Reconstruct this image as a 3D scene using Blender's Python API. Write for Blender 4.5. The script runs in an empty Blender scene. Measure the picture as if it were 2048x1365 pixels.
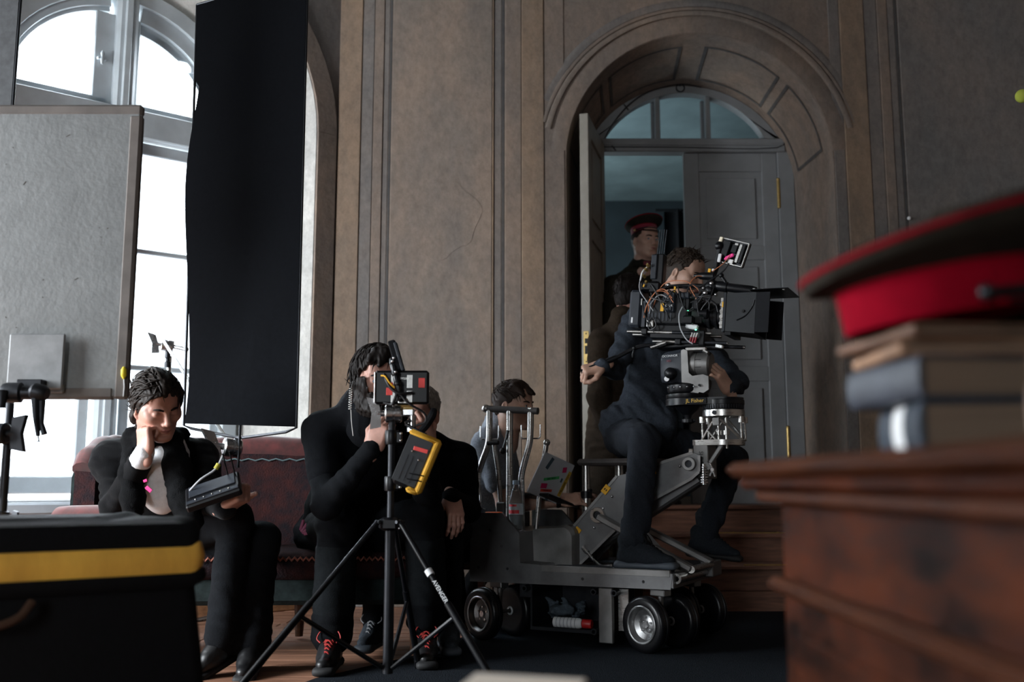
import bpy, bmesh, math, random
import numpy as np
from mathutils import Vector, Matrix, Quaternion
S = bpy.context.scene
COL = S.collection
R = math.radians

# ------------------------------------------------------------------ camera
cam_d = bpy.data.cameras.new('camera')
cam_d.sensor_width = 36.0
cam_d.lens = 36.0 * 1973 / 2048
cam_d.clip_start = .05
cam_d.dof.use_dof = True
cam_d.dof.focus_distance = 4.15
cam_d.dof.aperture_fstop = 1.9
cam = bpy.data.objects.new('camera', cam_d)
cam.location = (0, 0, .72)
cam.rotation_euler = (R(90 + 8.148), 0, 0)
COL.objects.link(cam)
S.camera = cam

# ------------------------------------------------------------------ sky, daylight, added fill, exposure
S.view_settings.view_transform = 'Standard'
S.view_settings.look = 'None'
S.view_settings.gamma = 1.0
S.view_settings.use_curve_mapping = False
S.view_settings.exposure = 0.7
w = bpy.data.worlds.new('overcast_sky')
S.world = w
w.use_nodes = True
w.node_tree.nodes['Background'].inputs[0].default_value = (.88, .95, 1.0, 1)
w.node_tree.nodes['Background'].inputs[1].default_value = 3.4
S.cycles.max_bounces = 6
S.cycles.diffuse_bounces = 4
S.cycles.glossy_bounces = 3
S.cycles.transmission_bounces = 6
S.cycles.transparent_max_bounces = 8
S.cycles.sample_clamp_indirect = 4.0


def daylight(name, loc, direction, sx, sy, watts, col=(.9, .955, 1.0)):
    """area lamp: daylight at a window opening, also used for added fill"""
    l = bpy.data.lights.new(name, 'AREA')
    l.shape = 'RECTANGLE'
    l.size, l.size_y = sx, sy
    l.energy = watts
    l.color = col
    o = bpy.data.objects.new(name, l)
    o.location = loc
    o.rotation_euler = Vector(direction).to_track_quat('-Z', 'Y').to_euler()
    COL.objects.link(o)
    return o


daylight('daylight_window_side', (-4.42, 2.5, 1.5), (1, .42, -.62), 1.5, 1.75, 250)
daylight('added_front_fill', (-2.5, -3.72, 1.5), (.1, 1, -.4), 1.6, 1.75, 42)  # fill lamp added behind the camera for frontal light
daylight('daylight_window_bay', (-2.62, 5.85, 2.05), (.606, -.795, -.45), 1.3, 2.6, 80)
daylight('added_next_room_fill', (-.15, 8.3, 2.0), (.6, .15, .8), 1.2, 1.4, 24, (.8, .95, 1.0))  # lamp added inside the next room to light its ceiling, no window there

# ------------------------------------------------------------------ helpers
def link(o, parent=None):
    COL.objects.link(o)
    if parent is not None:
        o.parent = parent
    return o


def tag(o, label=None, cat=None, group=None, kind=None):
    if label:
        o['label'] = label
    if cat:
        o['category'] = cat
    if group:
        o['group'] = group
    if kind:
        o['kind'] = kind
    return o


def empty(name, loc=(0, 0, 0), rz=0.0, label=None, cat=None, group=None):
    o = bpy.data.objects.new(name, None)
    o.empty_display_size = .05
    o.location = loc
    o.rotation_euler = (0, 0, rz)
    COL.objects.link(o)
    tag(o, label, cat, group)
    return o


def V(*a):
    return Vector(a[0] if len(a) == 1 else a)


def frame(z, x=None):
    """3x3 matrix with local z along z and local x near x"""
    z = Vector(z).normalized()
    x = Vector(x) if x is not None else (Vector((1, 0, 0)) if abs(z.x) < .9 else Vector((0, 1, 0)))
    x = (x - z * x.dot(z)).normalized()
    y = z.cross(x)
    return Matrix((x, y, z)).transposed()


class MB:
    """collects shapes into one mesh"""

    def __init__(self):
        self.v, self.f = [], []

    def add(self, vs, fs):
        n = len(self.v)
        self.v.extend([tuple(p) for p in vs])
        self.f.extend([tuple(i + n for i in f) for f in fs])
        return self

    def box(self, c, s, rot=None, bev=0.0):
        hx, hy, hz = s[0] / 2, s[1] / 2, s[2] / 2
        M = rot if rot is not None else Matrix.Identity(3)
        c = Vector(c)
        if bev <= 0:
            vs = [c + M @ Vector((x, y, z)) for x in (-hx, hx) for y in (-hy, hy) for z in (-hz, hz)]
            return self.add(vs, [(0, 1, 3, 2), (4, 6, 7, 5), (0, 4, 5, 1), (2, 3, 7, 6), (0, 2, 6, 4), (1, 5, 7, 3)])
        b = min(bev, hx * .95, hy * .95, hz * .95)
        idx, vs = {}, []
        for sx in (-1, 1):
            for sy in (-1, 1):
                for sz in (-1, 1):
                    for ax in range(3):
                        q = [sx * (hx - b), sy * (hy - b), sz * (hz - b)]
                        q[ax] = (sx * hx, sy * hy, sz * hz)[ax]
                        idx[(sx, sy, sz, ax)] = len(vs)
                        vs.append(c + M @ Vector(q))
        fs = []
        for ax in range(3):
            o1, o2 = (ax + 1) % 3, (ax + 2) % 3
            for s_ in (-1, 1):
                q = []
                for a, bb in ((-1, -1), (1, -1), (1, 1), (-1, 1)):
                    k = [0, 0, 0]
                    k[ax], k[o1], k[o2] = s_, a, bb
                    q.append(idx[(*k, ax)])
                fs.append(tuple(q if s_ > 0 else q[::-1]))
        for ax in range(3):
            o1, o2 = (ax + 1) % 3, (ax + 2) % 3
            for s1 in (-1, 1):
                for s2 in (-1, 1):
                    k0, k1 = [0] * 3, [0] * 3
                    k0[ax], k0[o1], k0[o2] = -1, s1, s2
                    k1[ax], k1[o1], k1[o2] = 1, s1, s2
                    q = [idx[(*k0, o1)], idx[(*k1, o1)], idx[(*k1, o2)], idx[(*k0, o2)]]
                    fs.append(tuple(q if s1 * s2 < 0 else q[::-1]))
        for sx in (-1, 1):
            for sy in (-1, 1):
                for sz in (-1, 1):
                    q = [idx[(sx, sy, sz, a)] for a in range(3)]
                    fs.append(tuple(q if sx * sy * sz > 0 else q[::-1]))
        return self.add(vs, fs)

    def bx(self, x0, x1, y0, y1, z0, z1, bev=0.0):
        return self.box(((x0 + x1) / 2, (y0 + y1) / 2, (z0 + z1) / 2), (abs(x1 - x0), abs(y1 - y0), abs(z1 - z0)), None, bev)

    def beam(self, p0, p1, w, h, up=(0, 0, 1), bev=0.0):
        p0, p1 = Vector(p0), Vector(p1)
        d = p1 - p0
        M = frame(d, Vector(up).cross(d) if abs(Vector(up).normalized().dot(d.normalized())) < .98 else (1, 0, 0))
        return self.box((p0 + p1) / 2, (w, h, d.length), M, bev)

    def cyl(self, p0, p1, r0, r1=None, n=20, cap=True):
        return self.lathe(p0, p1, [(r0, 0.0), (r1 if r1 is not None else r0, 1.0)], n, cap)

    def lathe(self, p0, p1, prof, n=24, cap=True):
        """profile (radius, t) along p0 -> p1"""
        p0, p1 = Vector(p0), Vector(p1)
        M = frame(p1 - p0)
        L = (p1 - p0).length
        vs, fs = [], []
        for r, t in prof:
            for i in range(n):
                a = 2 * math.pi * i / n
                vs.append(p0 + M @ Vector((r * math.cos(a), r * math.sin(a), t * L)))
        m = len(prof)
        for j in range(m - 1):
            for i in range(n):
                k = (i + 1) % n
                fs.append((j * n + i, j * n + k, (j + 1) * n + k, (j + 1) * n + i))
        if cap:
            if prof[0][0] > 1e-6:
                fs.append(tuple(range(n - 1, -1, -1)))
            if prof[-1][0] > 1e-6:
                fs.append(tuple((m - 1) * n + i for i in range(n)))
        return self.add(vs, fs)

    def ring(self, c, axis, ro, ri, h, n=32):
        c, a = Vector(c), Vector(axis).normalized()
        p0, p1 = c - a * h / 2, c + a * h / 2
        e = min(.12 * (ro - ri), .2 * h)
        L = h
        return self.lathe(p0, p1, [(ri, e / L), (ri + e, 0), (ro - e, 0), (ro, e / L), (ro, 1 - e / L), (ro - e, 1), (ri + e, 1), (ri, 1 - e / L), (ri, e / L)], n, False)

    def tube(self, pts, r, n=8, cap=True, smooth=0):
        pts = [Vector(p) for p in pts]
        if smooth:
            pts = spline(pts, smooth)
        m = len(pts)
        rs = r if isinstance(r, (list, tuple)) else None
        if rs is not None and len(rs) != m:
            rs = [rs[min(len(rs) - 1, int(i * (len(rs) - 1) / max(1, m - 1) + 1e-6))] * (1 - ((i * (len(rs) - 1) / max(1, m - 1)) % 1)) + rs[min(len(rs) - 1, int(i * (len(rs) - 1) / max(1, m - 1)) + 1)] * ((i * (len(rs) - 1) / max(1, m - 1)) % 1) for i in range(m)]
        vs, fs = [], []
        t0 = (pts[1] - pts[0]).normalized()
        M = frame(t0)
        x = M.col[0].copy()
        for i, p in enumerate(pts):
            t = (pts[min(i + 1, m - 1)] - pts[max(i - 1, 0)]).normalized()
            x = (x - t * x.dot(t))
            x = x.normalized() if x.length > 1e-6 else frame(t).col[0].copy()
            y = t.cross(x)
            rr = rs[i] if rs is not None else r
            for k in range(n):
                a = 2 * math.pi * k / n
                vs.append(p + x * (rr * math.cos(a)) + y * (rr * math.sin(a)))
        for j in range(m - 1):
            for i in range(n):
                k = (i + 1) % n
                fs.append((j * n + i, j * n + k, (j + 1) * n + k, (j + 1) * n + i))
        if cap:
            fs.append(tuple(range(n - 1, -1, -1)))
            fs.append(tuple((m - 1) * n + i for i in range(n)))
        return self.add(vs, fs)

    def ball(self, c, r, n=16, m=10, rot=None):
        c = Vector(c)
        r = (r, r, r) if not isinstance(r, (list, tuple)) else r
        M = rot if rot is not None else Matrix.Identity(3)
        vs = [c + M @ Vector((0, 0, -r[2]))]
        for j in range(1, m):
            ph = -math.pi / 2 + math.pi * j / m
            for i in range(n):
                a = 2 * math.pi * i / n
                vs.append(c + M @ Vector((r[0] * math.cos(ph) * math.cos(a), r[1] * math.cos(ph) * math.sin(a), r[2] * math.sin(ph))))
        vs.append(c + M @ Vector((0, 0, r[2])))
        fs = []
        for i in range(n):
            fs.append((0, 1 + (i + 1) % n, 1 + i))
            fs.append((len(vs) - 1, 1 + (m - 2) * n + i, 1 + (m - 2) * n + (i + 1) % n))
        for j in range(m - 2):
            for i in range(n):
                a, b = 1 + j * n + i, 1 + j * n + (i + 1) % n
                fs.append((a, b, b + n, a + n))
        return self.add(vs, fs)

    def prism(self, poly, axis_o, ex, ey, depth):
        """extrude a 2-D polygon (in ex, ey about axis_o) by depth along ex x ey"""
        o, ex, ey = Vector(axis_o), Vector(ex), Vector(ey)
        nz = ex.cross(ey).normalized() * depth
        a = [o + ex * p[0] + ey * p[1] for p in poly]
        b = [q + nz for q in a]
        n = len(poly)
        ar = sum(poly[i][0] * poly[(i + 1) % n][1] - poly[(i + 1) % n][0] * poly[i][1] for i in range(n))
        fs = [tuple(range(n - 1, -1, -1)), tuple(range(n, 2 * n))] + [(i, (i + 1) % n, n + (i + 1) % n, n + i) for i in range(n)]
        if (ar < 0) != (depth < 0):
            fs = [f[::-1] for f in fs]
        return self.add(a + b, fs)

    def loft(self, rings, cap=True, closed=True):
        n = len(rings[0])
        vs = [p for r in rings for p in r]
        fs = []
        for j in range(len(rings) - 1):
            for i in range(n if closed else n - 1):
                k = (i + 1) % n
                fs.append((j * n + i, j * n + k, (j + 1) * n + k, (j + 1) * n + i))
        if cap and closed:
            fs.append(tuple(range(n - 1, -1, -1)))
            fs.append(tuple((len(rings) - 1) * n + i for i in range(n)))
        return self.add(vs, fs)

    def build(self, name, mat, parent=None, smooth=35, world=True):
        me = bpy.data.meshes.new(name)
        vs = self.v
        if parent is not None and world:
            Mi = WM(parent).inverted()
            vs = [tuple(Mi @ Vector(p)) for p in vs]
        me.from_pydata(vs, [], self.f)
        if mat is not None:
            me.materials.append(mat)
        if smooth:
            me.polygons.foreach_set('use_smooth', [True] * len(me.polygons))
            me.set_sharp_from_angle(angle=R(smooth))
        me.update()
        o = bpy.data.objects.new(name, me)
        return link(o, parent)


def WM(o):
    M = Matrix.LocRotScale(o.location, o.rotation_euler, o.scale)
    return WM(o.parent) @ M if o.parent else M


def spline(pts, k):
    P = [Vector(p) for p in pts]
    P = [P[0] * 2 - P[1]] + P + [P[-1] * 2 - P[-2]]
    out = []
    for i in range(1, len(P) - 2):
        for j in range(k):
            t = j / k
            a, b, c, d = P[i - 1], P[i], P[i + 1], P[i + 2]
            out.append(.5 * ((2 * b) + (c - a) * t + (2 * a - 5 * b + 4 * c - d) * t * t + (3 * b - a - 3 * c + d) * t ** 3))
    out.append(P[-2])
    return out


def text_mesh(name, s, size, mat, M, parent=None, ext=.0006, align='CENTER'):
    """flat lettering as a mesh; M = 4x4 placing text plane (x right, y up)"""
    cu = bpy.data.curves.new('t', 'FONT')
    cu.body = s
    cu.size = size
    cu.extrude = ext
    cu.align_x = align
    cu.align_y = 'CENTER'
    cu.resolution_u = 3
    o = bpy.data.objects.new('t', cu)
    COL.objects.link(o)
    dg = bpy.context.evaluated_depsgraph_get()
    me = bpy.data.meshes.new_from_object(o.evaluated_get(dg))
    bpy.data.objects.remove(o)
    bpy.data.curves.remove(cu)
    if parent is not None:
        M = WM(parent).inverted() @ M
    me.transform(M)
    me.materials.clear()
    me.materials.append(mat)
    me.name = name
    ob = bpy.data.objects.new(name, me)
    return link(ob, parent)


def m4(o, ex, ey):
    ex, ey = Vector(ex).normalized(), Vector(ey).normalized()
    ez = ex.cross(ey)
    M = Matrix((ex, ey, ez)).transposed().to_4x4()
    M.translation = Vector(o)
    return M


def sub(parts, root):
    return [MBp for MBp in parts]


# ------------------------------------------------------------------ materials
def mat(name, col, rough=.6, metal=0.0, var=.0, scale=8.0, col2=None, bump=.0, bscale=None, streak=None, spec=.5, coat=0.0, trans=0.0, sheen=0.0, emit=None, rvar=0.0, detail=6.0, alpha=None):
    m = bpy.data.materials.new(name)
    m.use_nodes = True
    nt = m.node_tree
    b = nt.nodes['Principled BSDF']
    b.inputs['Base Color'].default_value = (*col, 1)
    b.inputs['Roughness'].default_value = rough
    b.inputs['Metallic'].default_value = metal
    b.inputs['Specular IOR Level'].default_value = spec
    b.inputs['Coat Weight'].default_value = coat
    b.inputs['Sheen Weight'].default_value = sheen
    b.inputs['Transmission Weight'].default_value = trans
    if alpha is not None:
        b.inputs['Alpha'].default_value = alpha
    if emit:
        b.inputs['Emission Color'].default_value = (*emit[0], 1)
        b.inputs['Emission Strength'].default_value = emit[1]
    if var > 0 or bump > 0 or rvar > 0:
        tc = nt.nodes.new('ShaderNodeTexCoord')
        mp = nt.nodes.new('ShaderNodeMapping')
        if streak:
            mp.inputs['Scale'].default_value = streak
        nt.links.new(tc.outputs['Object'], mp.inputs['Vector'])
        nz = nt.nodes.new('ShaderNodeTexNoise')
        nz.inputs['Scale'].default_value = scale
        nz.inputs['Detail'].default_value = detail
        nz.inputs['Roughness'].default_value = .6
        nt.links.new(mp.outputs['Vector'], nz.inputs['Vector'])
        if var > 0:
            rp = nt.nodes.new('ShaderNodeValToRGB')
            c2 = col2 if col2 else tuple(c * (1 - var) for c in col)
            c1 = col if col2 else tuple(min(1, c * (1 + var * .6)) for c in col)
            rp.color_ramp.elements[0].position = .34
            rp.color_ramp.elements[0].color = (*c2, 1)
            rp.color_ramp.elements[1].position = .66
            rp.color_ramp.elements[1].color = (*c1, 1)
            nt.links.new(nz.outputs['Fac'], rp.inputs['Fac'])
            nt.links.new(rp.outputs['Color'], b.inputs['Base Color'])
        if rvar > 0:
            mr = nt.nodes.new('ShaderNodeMapRange')
            mr.inputs['From Min'].default_value = .3
            mr.inputs['From Max'].default_value = .7
            mr.inputs['To Min'].default_value = max(.02, rough - rvar)
            mr.inputs['To Max'].default_value = min(1, rough + rvar)
            nt.links.new(nz.outputs['Fac'], mr.inputs['Value'])
            nt.links.new(mr.outputs['Result'], b.inputs['Roughness'])
        if bump > 0:
            n2 = nz
            if bscale:
                n2 = nt.nodes.new('ShaderNodeTexNoise')
                n2.inputs['Scale'].default_value = bscale
                n2.inputs['Detail'].default_value = 4
                nt.links.new(mp.outputs['Vector'], n2.inputs['Vector'])
            bp = nt.nodes.new('ShaderNodeBump')
            bp.inputs['Strength'].default_value = bump
            bp.inputs['Distance'].default_value = .01
            nt.links.new(n2.outputs['Fac'], bp.inputs['Height'])
            nt.links.new(bp.outputs['Normal'], b.inputs['Normal'])
    return m


def plaster(name, c1, c2, c3, dark=(.05, .045, .045)):
    """old distempered plaster: broad cloudy stains, vertical run marks, fine grain and scratches"""
    m = bpy.data.materials.new(name)
    m.use_nodes = True
    nt = m.node_tree
    L = nt.links.new
    b = nt.nodes['Principled BSDF']
    b.inputs['Roughness'].default_value = .85
    b.inputs['Specular IOR Level'].default_value = .25
    tc = nt.nodes.new('ShaderNodeTexCoord')

    def noise(scale, sc=(1, 1, 1), det=8, rough=.62):
        mp = nt.nodes.new('ShaderNodeMapping')
        mp.inputs['Scale'].default_value = sc
        L(tc.outputs['Object'], mp.inputs['Vector'])
        n = nt.nodes.new('ShaderNodeTexNoise')
        n.inputs['Scale'].default_value = scale
        n.inputs['Detail'].default_value = det
        n.inputs['Roughness'].default_value = rough
        L(mp.outputs['Vector'], n.inputs['Vector'])
        return n.outputs['Fac']

    def ramp(fac, a, b_, ca, cb):
        r = nt.nodes.new('ShaderNodeValToRGB')
        r.color_ramp.elements[0].position = a
        r.color_ramp.elements[1].position = b_
        r.color_ramp.elements[0].color = (*ca, 1)
        r.color_ramp.elements[1].color = (*cb, 1)
        L(fac, r.inputs['Fac'])
        return r.outputs['Color']

    def mix(f, a, b_, mode='MIX'):
        x = nt.nodes.new('ShaderNodeMix')
        x.data_type = 'RGBA'
        x.blend_type = mode
        if isinstance(f, float):
            x.inputs[0].default_value = f
        else:
            L(f, x.inputs[0])
        L(a, x.inputs[6])
        if isinstance(b_, tuple):
            x.inputs[7].default_value = (*b_, 1)
        else:
            L(b_, x.inputs[7])
        return x.outputs[2]

    base = ramp(noise(1.7, (1, 1, .6)), .38, .62, c1, c2)
    st = nt.nodes.new('ShaderNodeMapRange')
    st.inputs['From Min'].default_value = .42
    st.inputs['From Max'].default_value = .7
    st.inputs['To Max'].default_value = .65
    L(noise(5, (1, 1, .4)), st.inputs['Value'])
    base = mix(st.outputs['Result'], base, c3)
    fine = nt.nodes.new('ShaderNodeMapRange')
    fine.inputs['From Min'].default_value = .3
    fine.inputs['From Max'].default_value = .7
    fine.inputs['To Min'].default_value = .66
    fine.inputs['To Max'].default_value = 1.32
    L(noise(15, (1.3, 1.3, .8), 15, .84), fine.inputs['Value'])
    cc = nt.nodes.new('ShaderNodeCombineColor')
    for i in range(3):
        L(fine.outputs['Result'], cc.inputs[i])
    base = mix(1.0, base, cc.outputs['Color'], 'MULTIPLY')
    sc = nt.nodes.new('ShaderNodeMapRange')
    sc.inputs['From Min'].default_value = .66
    sc.inputs['From Max'].default_value = .74
    sc.inputs['To Max'].default_value = .75
    L(noise(28, (1, 1, .5), 6, .8), sc.inputs['Value'])
    base = mix(sc.outputs['Result'], base, dark)
    L(base, b.inputs['Base Color'])
    bp = nt.nodes.new('ShaderNodeBump')
    bp.inputs['Strength'].default_value = .25
    bp.inputs['Distance'].default_value = .01
    L(noise(40), bp.inputs['Height'])
    L(bp.outputs['Normal'], b.inputs['Normal'])
    return m


def wood(name, c1, c2, scale=(1.2, 14, 14), rough=.45, coat=.0, spec=.4):
    m = mat(name, c1, rough, spec=spec, var=.5, scale=4.0, col2=c2, streak=scale, bump=.08, coat=coat, rvar=.1)
    return m


BLACK = mat('black_plastic', (.0045, .005, .0065), .36, var=.3, scale=30, spec=.3)
MATTE = mat('matte_black', (.005, .0055, .0075), .75, var=.3, scale=40, spec=.2)
GUNM = mat('gunmetal', (.03, .032, .037), .42, .7, var=.2, scale=25)
CHROME = mat('chrome', (.66, .66, .67), .27, 1.0, rvar=.06, scale=12)
STEEL = mat('brushed_steel', (.5, .49, .47), .32, 1.0, var=.12, scale=30, streak=(1, 1, 12), rvar=.08)
ALU = mat('grey_aluminium', (.24, .235, .23), .45, .75, var=.25, scale=9, rvar=.12)
ALUD = mat('dark_aluminium', (.17, .17, .172), .48, .75, var=.25, scale=9, rvar=.1)
RUBBER = mat('black_rubber', (.0045, .0045, .0055), .32, var=.2, scale=20, spec=.35)
YEL = mat('yellow_tape', (.75, .38, .01), .6, var=.15, scale=30)
REDT = mat('red_tape', (.85, .07, .06), .55)
PINKT = mat('pink_tape', (.95, .05, .3), .5)
WHITE = mat('white_paint', (.75, .76, .77), .5, var=.06, scale=10)
BLUELBL = mat('dark_grey_plastic', (.018, .022, .03), .5, var=.2, scale=30, spec=.3)
CABLE = mat('black_cable', (.01, .01, .012), .5)
CABO = mat('orange_cable', (.5, .17, .07), .5)
CABG = mat('grey_cable', (.35, .36, .38), .5)
GLASSD = mat('dark_lens_glass', (.01, .012, .02), .05, coat=.5)
GOLD = mat('gold_lettering', (.6, .38, .06), .4, .3)

# ================================================================== the room
F_WALL = plaster('wall_plaster', (0.264, 0.196, 0.152), (0.196, 0.16, 0.136), (0.164, 0.144, 0.132))
F_WARM = plaster('wall_plaster_ochre', (0.288, 0.2, 0.136), (0.232, 0.168, 0.124), (0.184, 0.148, 0.12))
F_GREY = plaster('wall_plaster_bluegrey', (0.2232, 0.1852, 0.1615), (0.1662, 0.1548, 0.1472), (0.1425, 0.1358, 0.133))
F_DARK = plaster('wall_plaster_dark', (0.102, 0.0918, 0.085), (0.0765, 0.0748, 0.0765), (0.0595, 0.0612, 0.0646))
F_PALE = plaster('wall_plaster_pale', (0.2738, 0.2072, 0.1628), (0.2072, 0.1739, 0.148), (0.1702, 0.1465, 0.1317))
F_LIME = plaster('limewash', (.62, .6, .56), (.5, .49, .46), (.45, .44, .43), (.3, .28, .26))
F_CEIL = plaster('ceiling_plaster', (0.09, 0.08, 0.072), (0.07, 0.065, 0.06), (0.06, 0.058, 0.055))
WINP = mat('window_paint', (.52, .57, .6), .5, var=.12, scale=6)
DOORP = mat('door_paint', (.215, .22, .228), .48, var=.12, scale=5, bump=.05, bscale=40)
DOORE = mat('door_paint_warm', (.3, .275, .235), .5, var=.15, scale=6)
GLASS = mat('window_glass', (.9, .95, 1), .02, trans=1.0)
GLASS.node_tree.nodes['Principled BSDF'].inputs['IOR'].default_value = 1.02
FLOORW = wood('floor_boards', (.34, .17, .105), (.19, .09, .056), (1.3, 12, 12), .5)
STEPW = wood('step_boards', (.27, .13, .085), (.14, .07, .05), (1.2, 12, 12), .5)
BRASS = mat('brass', (.6, .42, .16), .35, .9, var=.2, scale=30)

YB, YD = 5.9, 6.5          # back wall face, door plane
NF = (1.165, .83, 2.70)    # niche front: centre x, half width, spring height
NB = (1.18, .735, 2.685)   # niche back
ZT = .58                   # threshold height


def arch_pts(cx, r, spring, n=28, r2=None):
    """outline from left foot over the arch to the right foot: (x, z)"""
    return [(cx - r * math.cos(math.pi * i / n), spring + (r2 or r) * math.sin(math.pi * i / n)) for i in range(n + 1)]


def arch_wall(mb, fn, x0, x1, z0, z1, cx, r, spring, zsill, n=28):
    """flat wall with a round-arched opening; fn(x, z) -> 3-D point"""
    vs = [fn(x0, z0), fn(cx - r, z0), fn(cx - r, z1), fn(x0, z1), fn(cx + r, z0), fn(x1, z0), fn(x1, z1), fn(cx + r, z1)]
    mb.add(vs, [(0, 1, 2, 3), (4, 5, 6, 7)])
    a = arch_pts(cx, r, spring, n)
    for (xa, za), (xb, zb) in zip(a[:-1], a[1:]):
        mb.add([fn(xa, za), fn(xb, zb), fn(xb, z1), fn(xa, z1)], [(0, 1, 2, 3)])
    if zsill > z0:
        mb.add([fn(cx - r, z0), fn(cx + r, z0), fn(cx + r, zsill), fn(cx - r, zsill)], [(0, 1, 2, 3)])


def arch_reveal(mb, fa, fb, A, B, zsill, n=28):
    a = [(A[0] - A[1], zsill)] + arch_pts(*A, n) + [(A[0] + A[1], zsill)]
    b = [(B[0] - B[1], zsill)] + arch_pts(*B, n) + [(B[0] + B[1], zsill)]
    mb.loft([[fa(*p) for p in a], [fb(*p) for p in b]], cap=False, closed=False)


ZC = 4.35
CW, WD, WO = Vector((-1.085, 5.9, 0)), Vector((-.795, -.606, 0)), Vector((-.606, .795, 0))


def bw(y):
    return lambda x, z: (x, y, z)


def ww(d):
    """point on the angled window wall: t along the wall, d outwards"""
    return lambda t, z: tuple(CW + WD * t + WO * d + Vector((0, 0, z)))


mb = MB()
arch_wall(mb, bw(YB), -1.085, 4.2, 0, ZC, NF[0], NF[1], NF[2], 0)
wall_back = tag(mb.build('wall_back', F_WALL, None, 0), kind='structure')
mb = MB()
arch_reveal(mb, bw(YB), bw(YD), NF, NB, 0)
mb.build('door_niche_reveal', F_WALL, wall_back, 40)
# soffit: raised border bands of the niche's painted coffers
for (a0, a1) in ((8, 42), (48, 84), (96, 132), (138, 172)):
    m2 = MB()
    for (s0, s1, aa, ab) in ((.2, .225, a0, a1), (.8, .825, a0, a1)):
        ring0, ring1 = [], []
        k = 10
        for i in range(k + 1):
            an = R(180 - (aa + (ab - aa) * i / k))
            for s_, rg in ((s0, ring0), (s1, ring1)):
                cx, rr, sp = [NF[j] + (NB[j] - NF[j]) * s_ for j in range(3)]
                rr -= .006
                rg.append((cx + rr * math.cos(an), YB + (YD - YB) * s_, sp + rr * math.sin(an)))
        m2.loft([ring0, ring1], cap=False, closed=False)
    for aa in (a0, a1):
        r0, r1 = [], []
        for s_ in (.2, .825):
            cx, rr, sp = [NF[j] + (NB[j] - NF[j]) * s_ for j in range(3)]
            rr -= .006
            for d_, rg in ((-.8, r0), (.8, r1)):
                an = R(180 - aa + d_)
                rg.append((cx + rr * math.cos(an), YB + (YD - YB) * s_, sp + rr * math.sin(an)))
        m2.loft([r0, r1], cap=False, closed=False)
    m2.build('soffit_coffer_line', F_DARK, wall_back, 40)


def arch_band(name, material, r0, r1, proud, a0=0, a1=180, n=36):
    m2 = MB()
    prof = [(r0, 0), (r0, -proud), (r0 + (r1 - r0) * .3, -proud * 1.25), (r1 - (r1 - r0) * .25, -proud), (r1, 0)]
    rings = []
    for i in range(n + 1):
        an = R(180 - (a0 + (a1 - a0) * i / n))
        rings.append([(NF[0] + r * math.cos(an), YB + y, NF[2] + r * math.sin(an)) for r, y in prof])
    m2.loft(rings, cap=False, closed=False)
    return m2.build(name, material, wall_back, 40)


arch_band('archivolt', F_WALL, .832, .945, .008, 4, 176)
arch_band('archivolt', F_PALE, .945, .985, .02, 12, 168)
arch_band('archivolt', F_WALL, .985, 1.01, .012, 14, 166)
arch_band('archivolt', F_GREY, 1.01, 1.06, .006, 22, 158)
# pilaster strips, each its own relief band
for (x0, x1, proud, m_) in ((-1.083, -.94, .013, F_WARM), (-.94, -.865, .007, F_GREY), (-.865, -.803, .01, F_WALL), (-.803, -.77, .003, F_GREY), (-.77, -.753, .002, F_DARK),
                            (-.753, -.122, .009, F_PALE), (-.122, -.112, .012, F_WARM), (-.112, -.065, .003, F_GREY), (-.065, -.045, .002, F_DARK), (-.045, .06, .009, F_WALL), (.06, .2, .013, F_WARM), (.2, .328, .006, F_WALL),
                            (2.07, 2.225, .013, F_WARM), (2.225, 2.31, .006, F_GREY), (2.31, 2.375, .01, F_WALL), (2.375, 2.42, .004, F_GREY), (2.42, 2.44, .002, F_DARK), (2.44, 4.15, .008, F_GREY), (2.0, 2.07, .005, F_GREY)):
    m2 = MB()
    m2.bx(x0 + .001, x1 - .001, YB - proud, YB + .002, 0, ZC, .004)
    m2.build('pilaster_strip', m_, wall_back, 0)
# painted stone medallion and small plugs on the plaster
m2 = MB()
pts = []
rng = random.Random(3)
for i in range(40):
    a = 2 * math.pi * i / 40
    rr = .235 * (1 + .07 * math.sin(3 * a + 1) + .05 * math.sin(7 * a) + rng.uniform(-.03, .03))
    pts.append((-.44 + rr * math.cos(a), 2.33 + 1.05 * rr * math.sin(a)))
m2.prism(pts, (0, YB - .0085, 0), (1, 0, 0), (0, 0, 1), .003)
m2.build('plaster_patch', F_PALE, wall_back, 0)
m2 = MB()
m2.ball((2.43, YB - .03, 2.32), (.012, .012, .012), 10, 6)
m2.build('wall_plug', WHITE, wall_back)

# -------- angled wall with the big window
WT = 1.215                 # window centre along the wall
WF = (WT, 1.07, 2.85)
WB = (WT, .735, 2.83)
ZS = .61
mb = MB()
arch_wall(mb, ww(0), 0, 4.05, 0, ZC, WT, 1.07, 2.85, ZS)
wall_left = tag(mb.build('wall_left', F_GREY, None, 0), kind='structure')
mb = MB()
arch_reveal(mb, ww(0), ww(.38), WF, WB, ZS)
mb.build('window_niche_reveal', F_LIME, wall_left, 40)
m2 = MB()
fn = ww(-.02)
prof = [(1.075, 0), (1.075, -.018), (1.2, -.018), (1.2, 0)]
rings = []
for i in range(33):
    an = R(180 - 180 * i / 32)
    rings.append([ww(d)(WT + r * math.cos(an), 2.85 + r * math.sin(an)) for r, d in prof])
m2.loft(rings, cap=False, closed=False)
m2.build('window_archivolt', F_WALL, wall_left, 40)
for s_ in (-1, 1):
    m2 = MB()
    a = CW + WD * (WT + s_ * 1.1375) + Vector((0, 0, 1.425)) - WO * .009
    m2.box(a, (.125, .018, 2.85), Matrix((WD, WO, Vector((0, 0, 1)))).transposed(), .002)
    m2.build('window_architrave', F_WALL, wall_left, 0)

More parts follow.
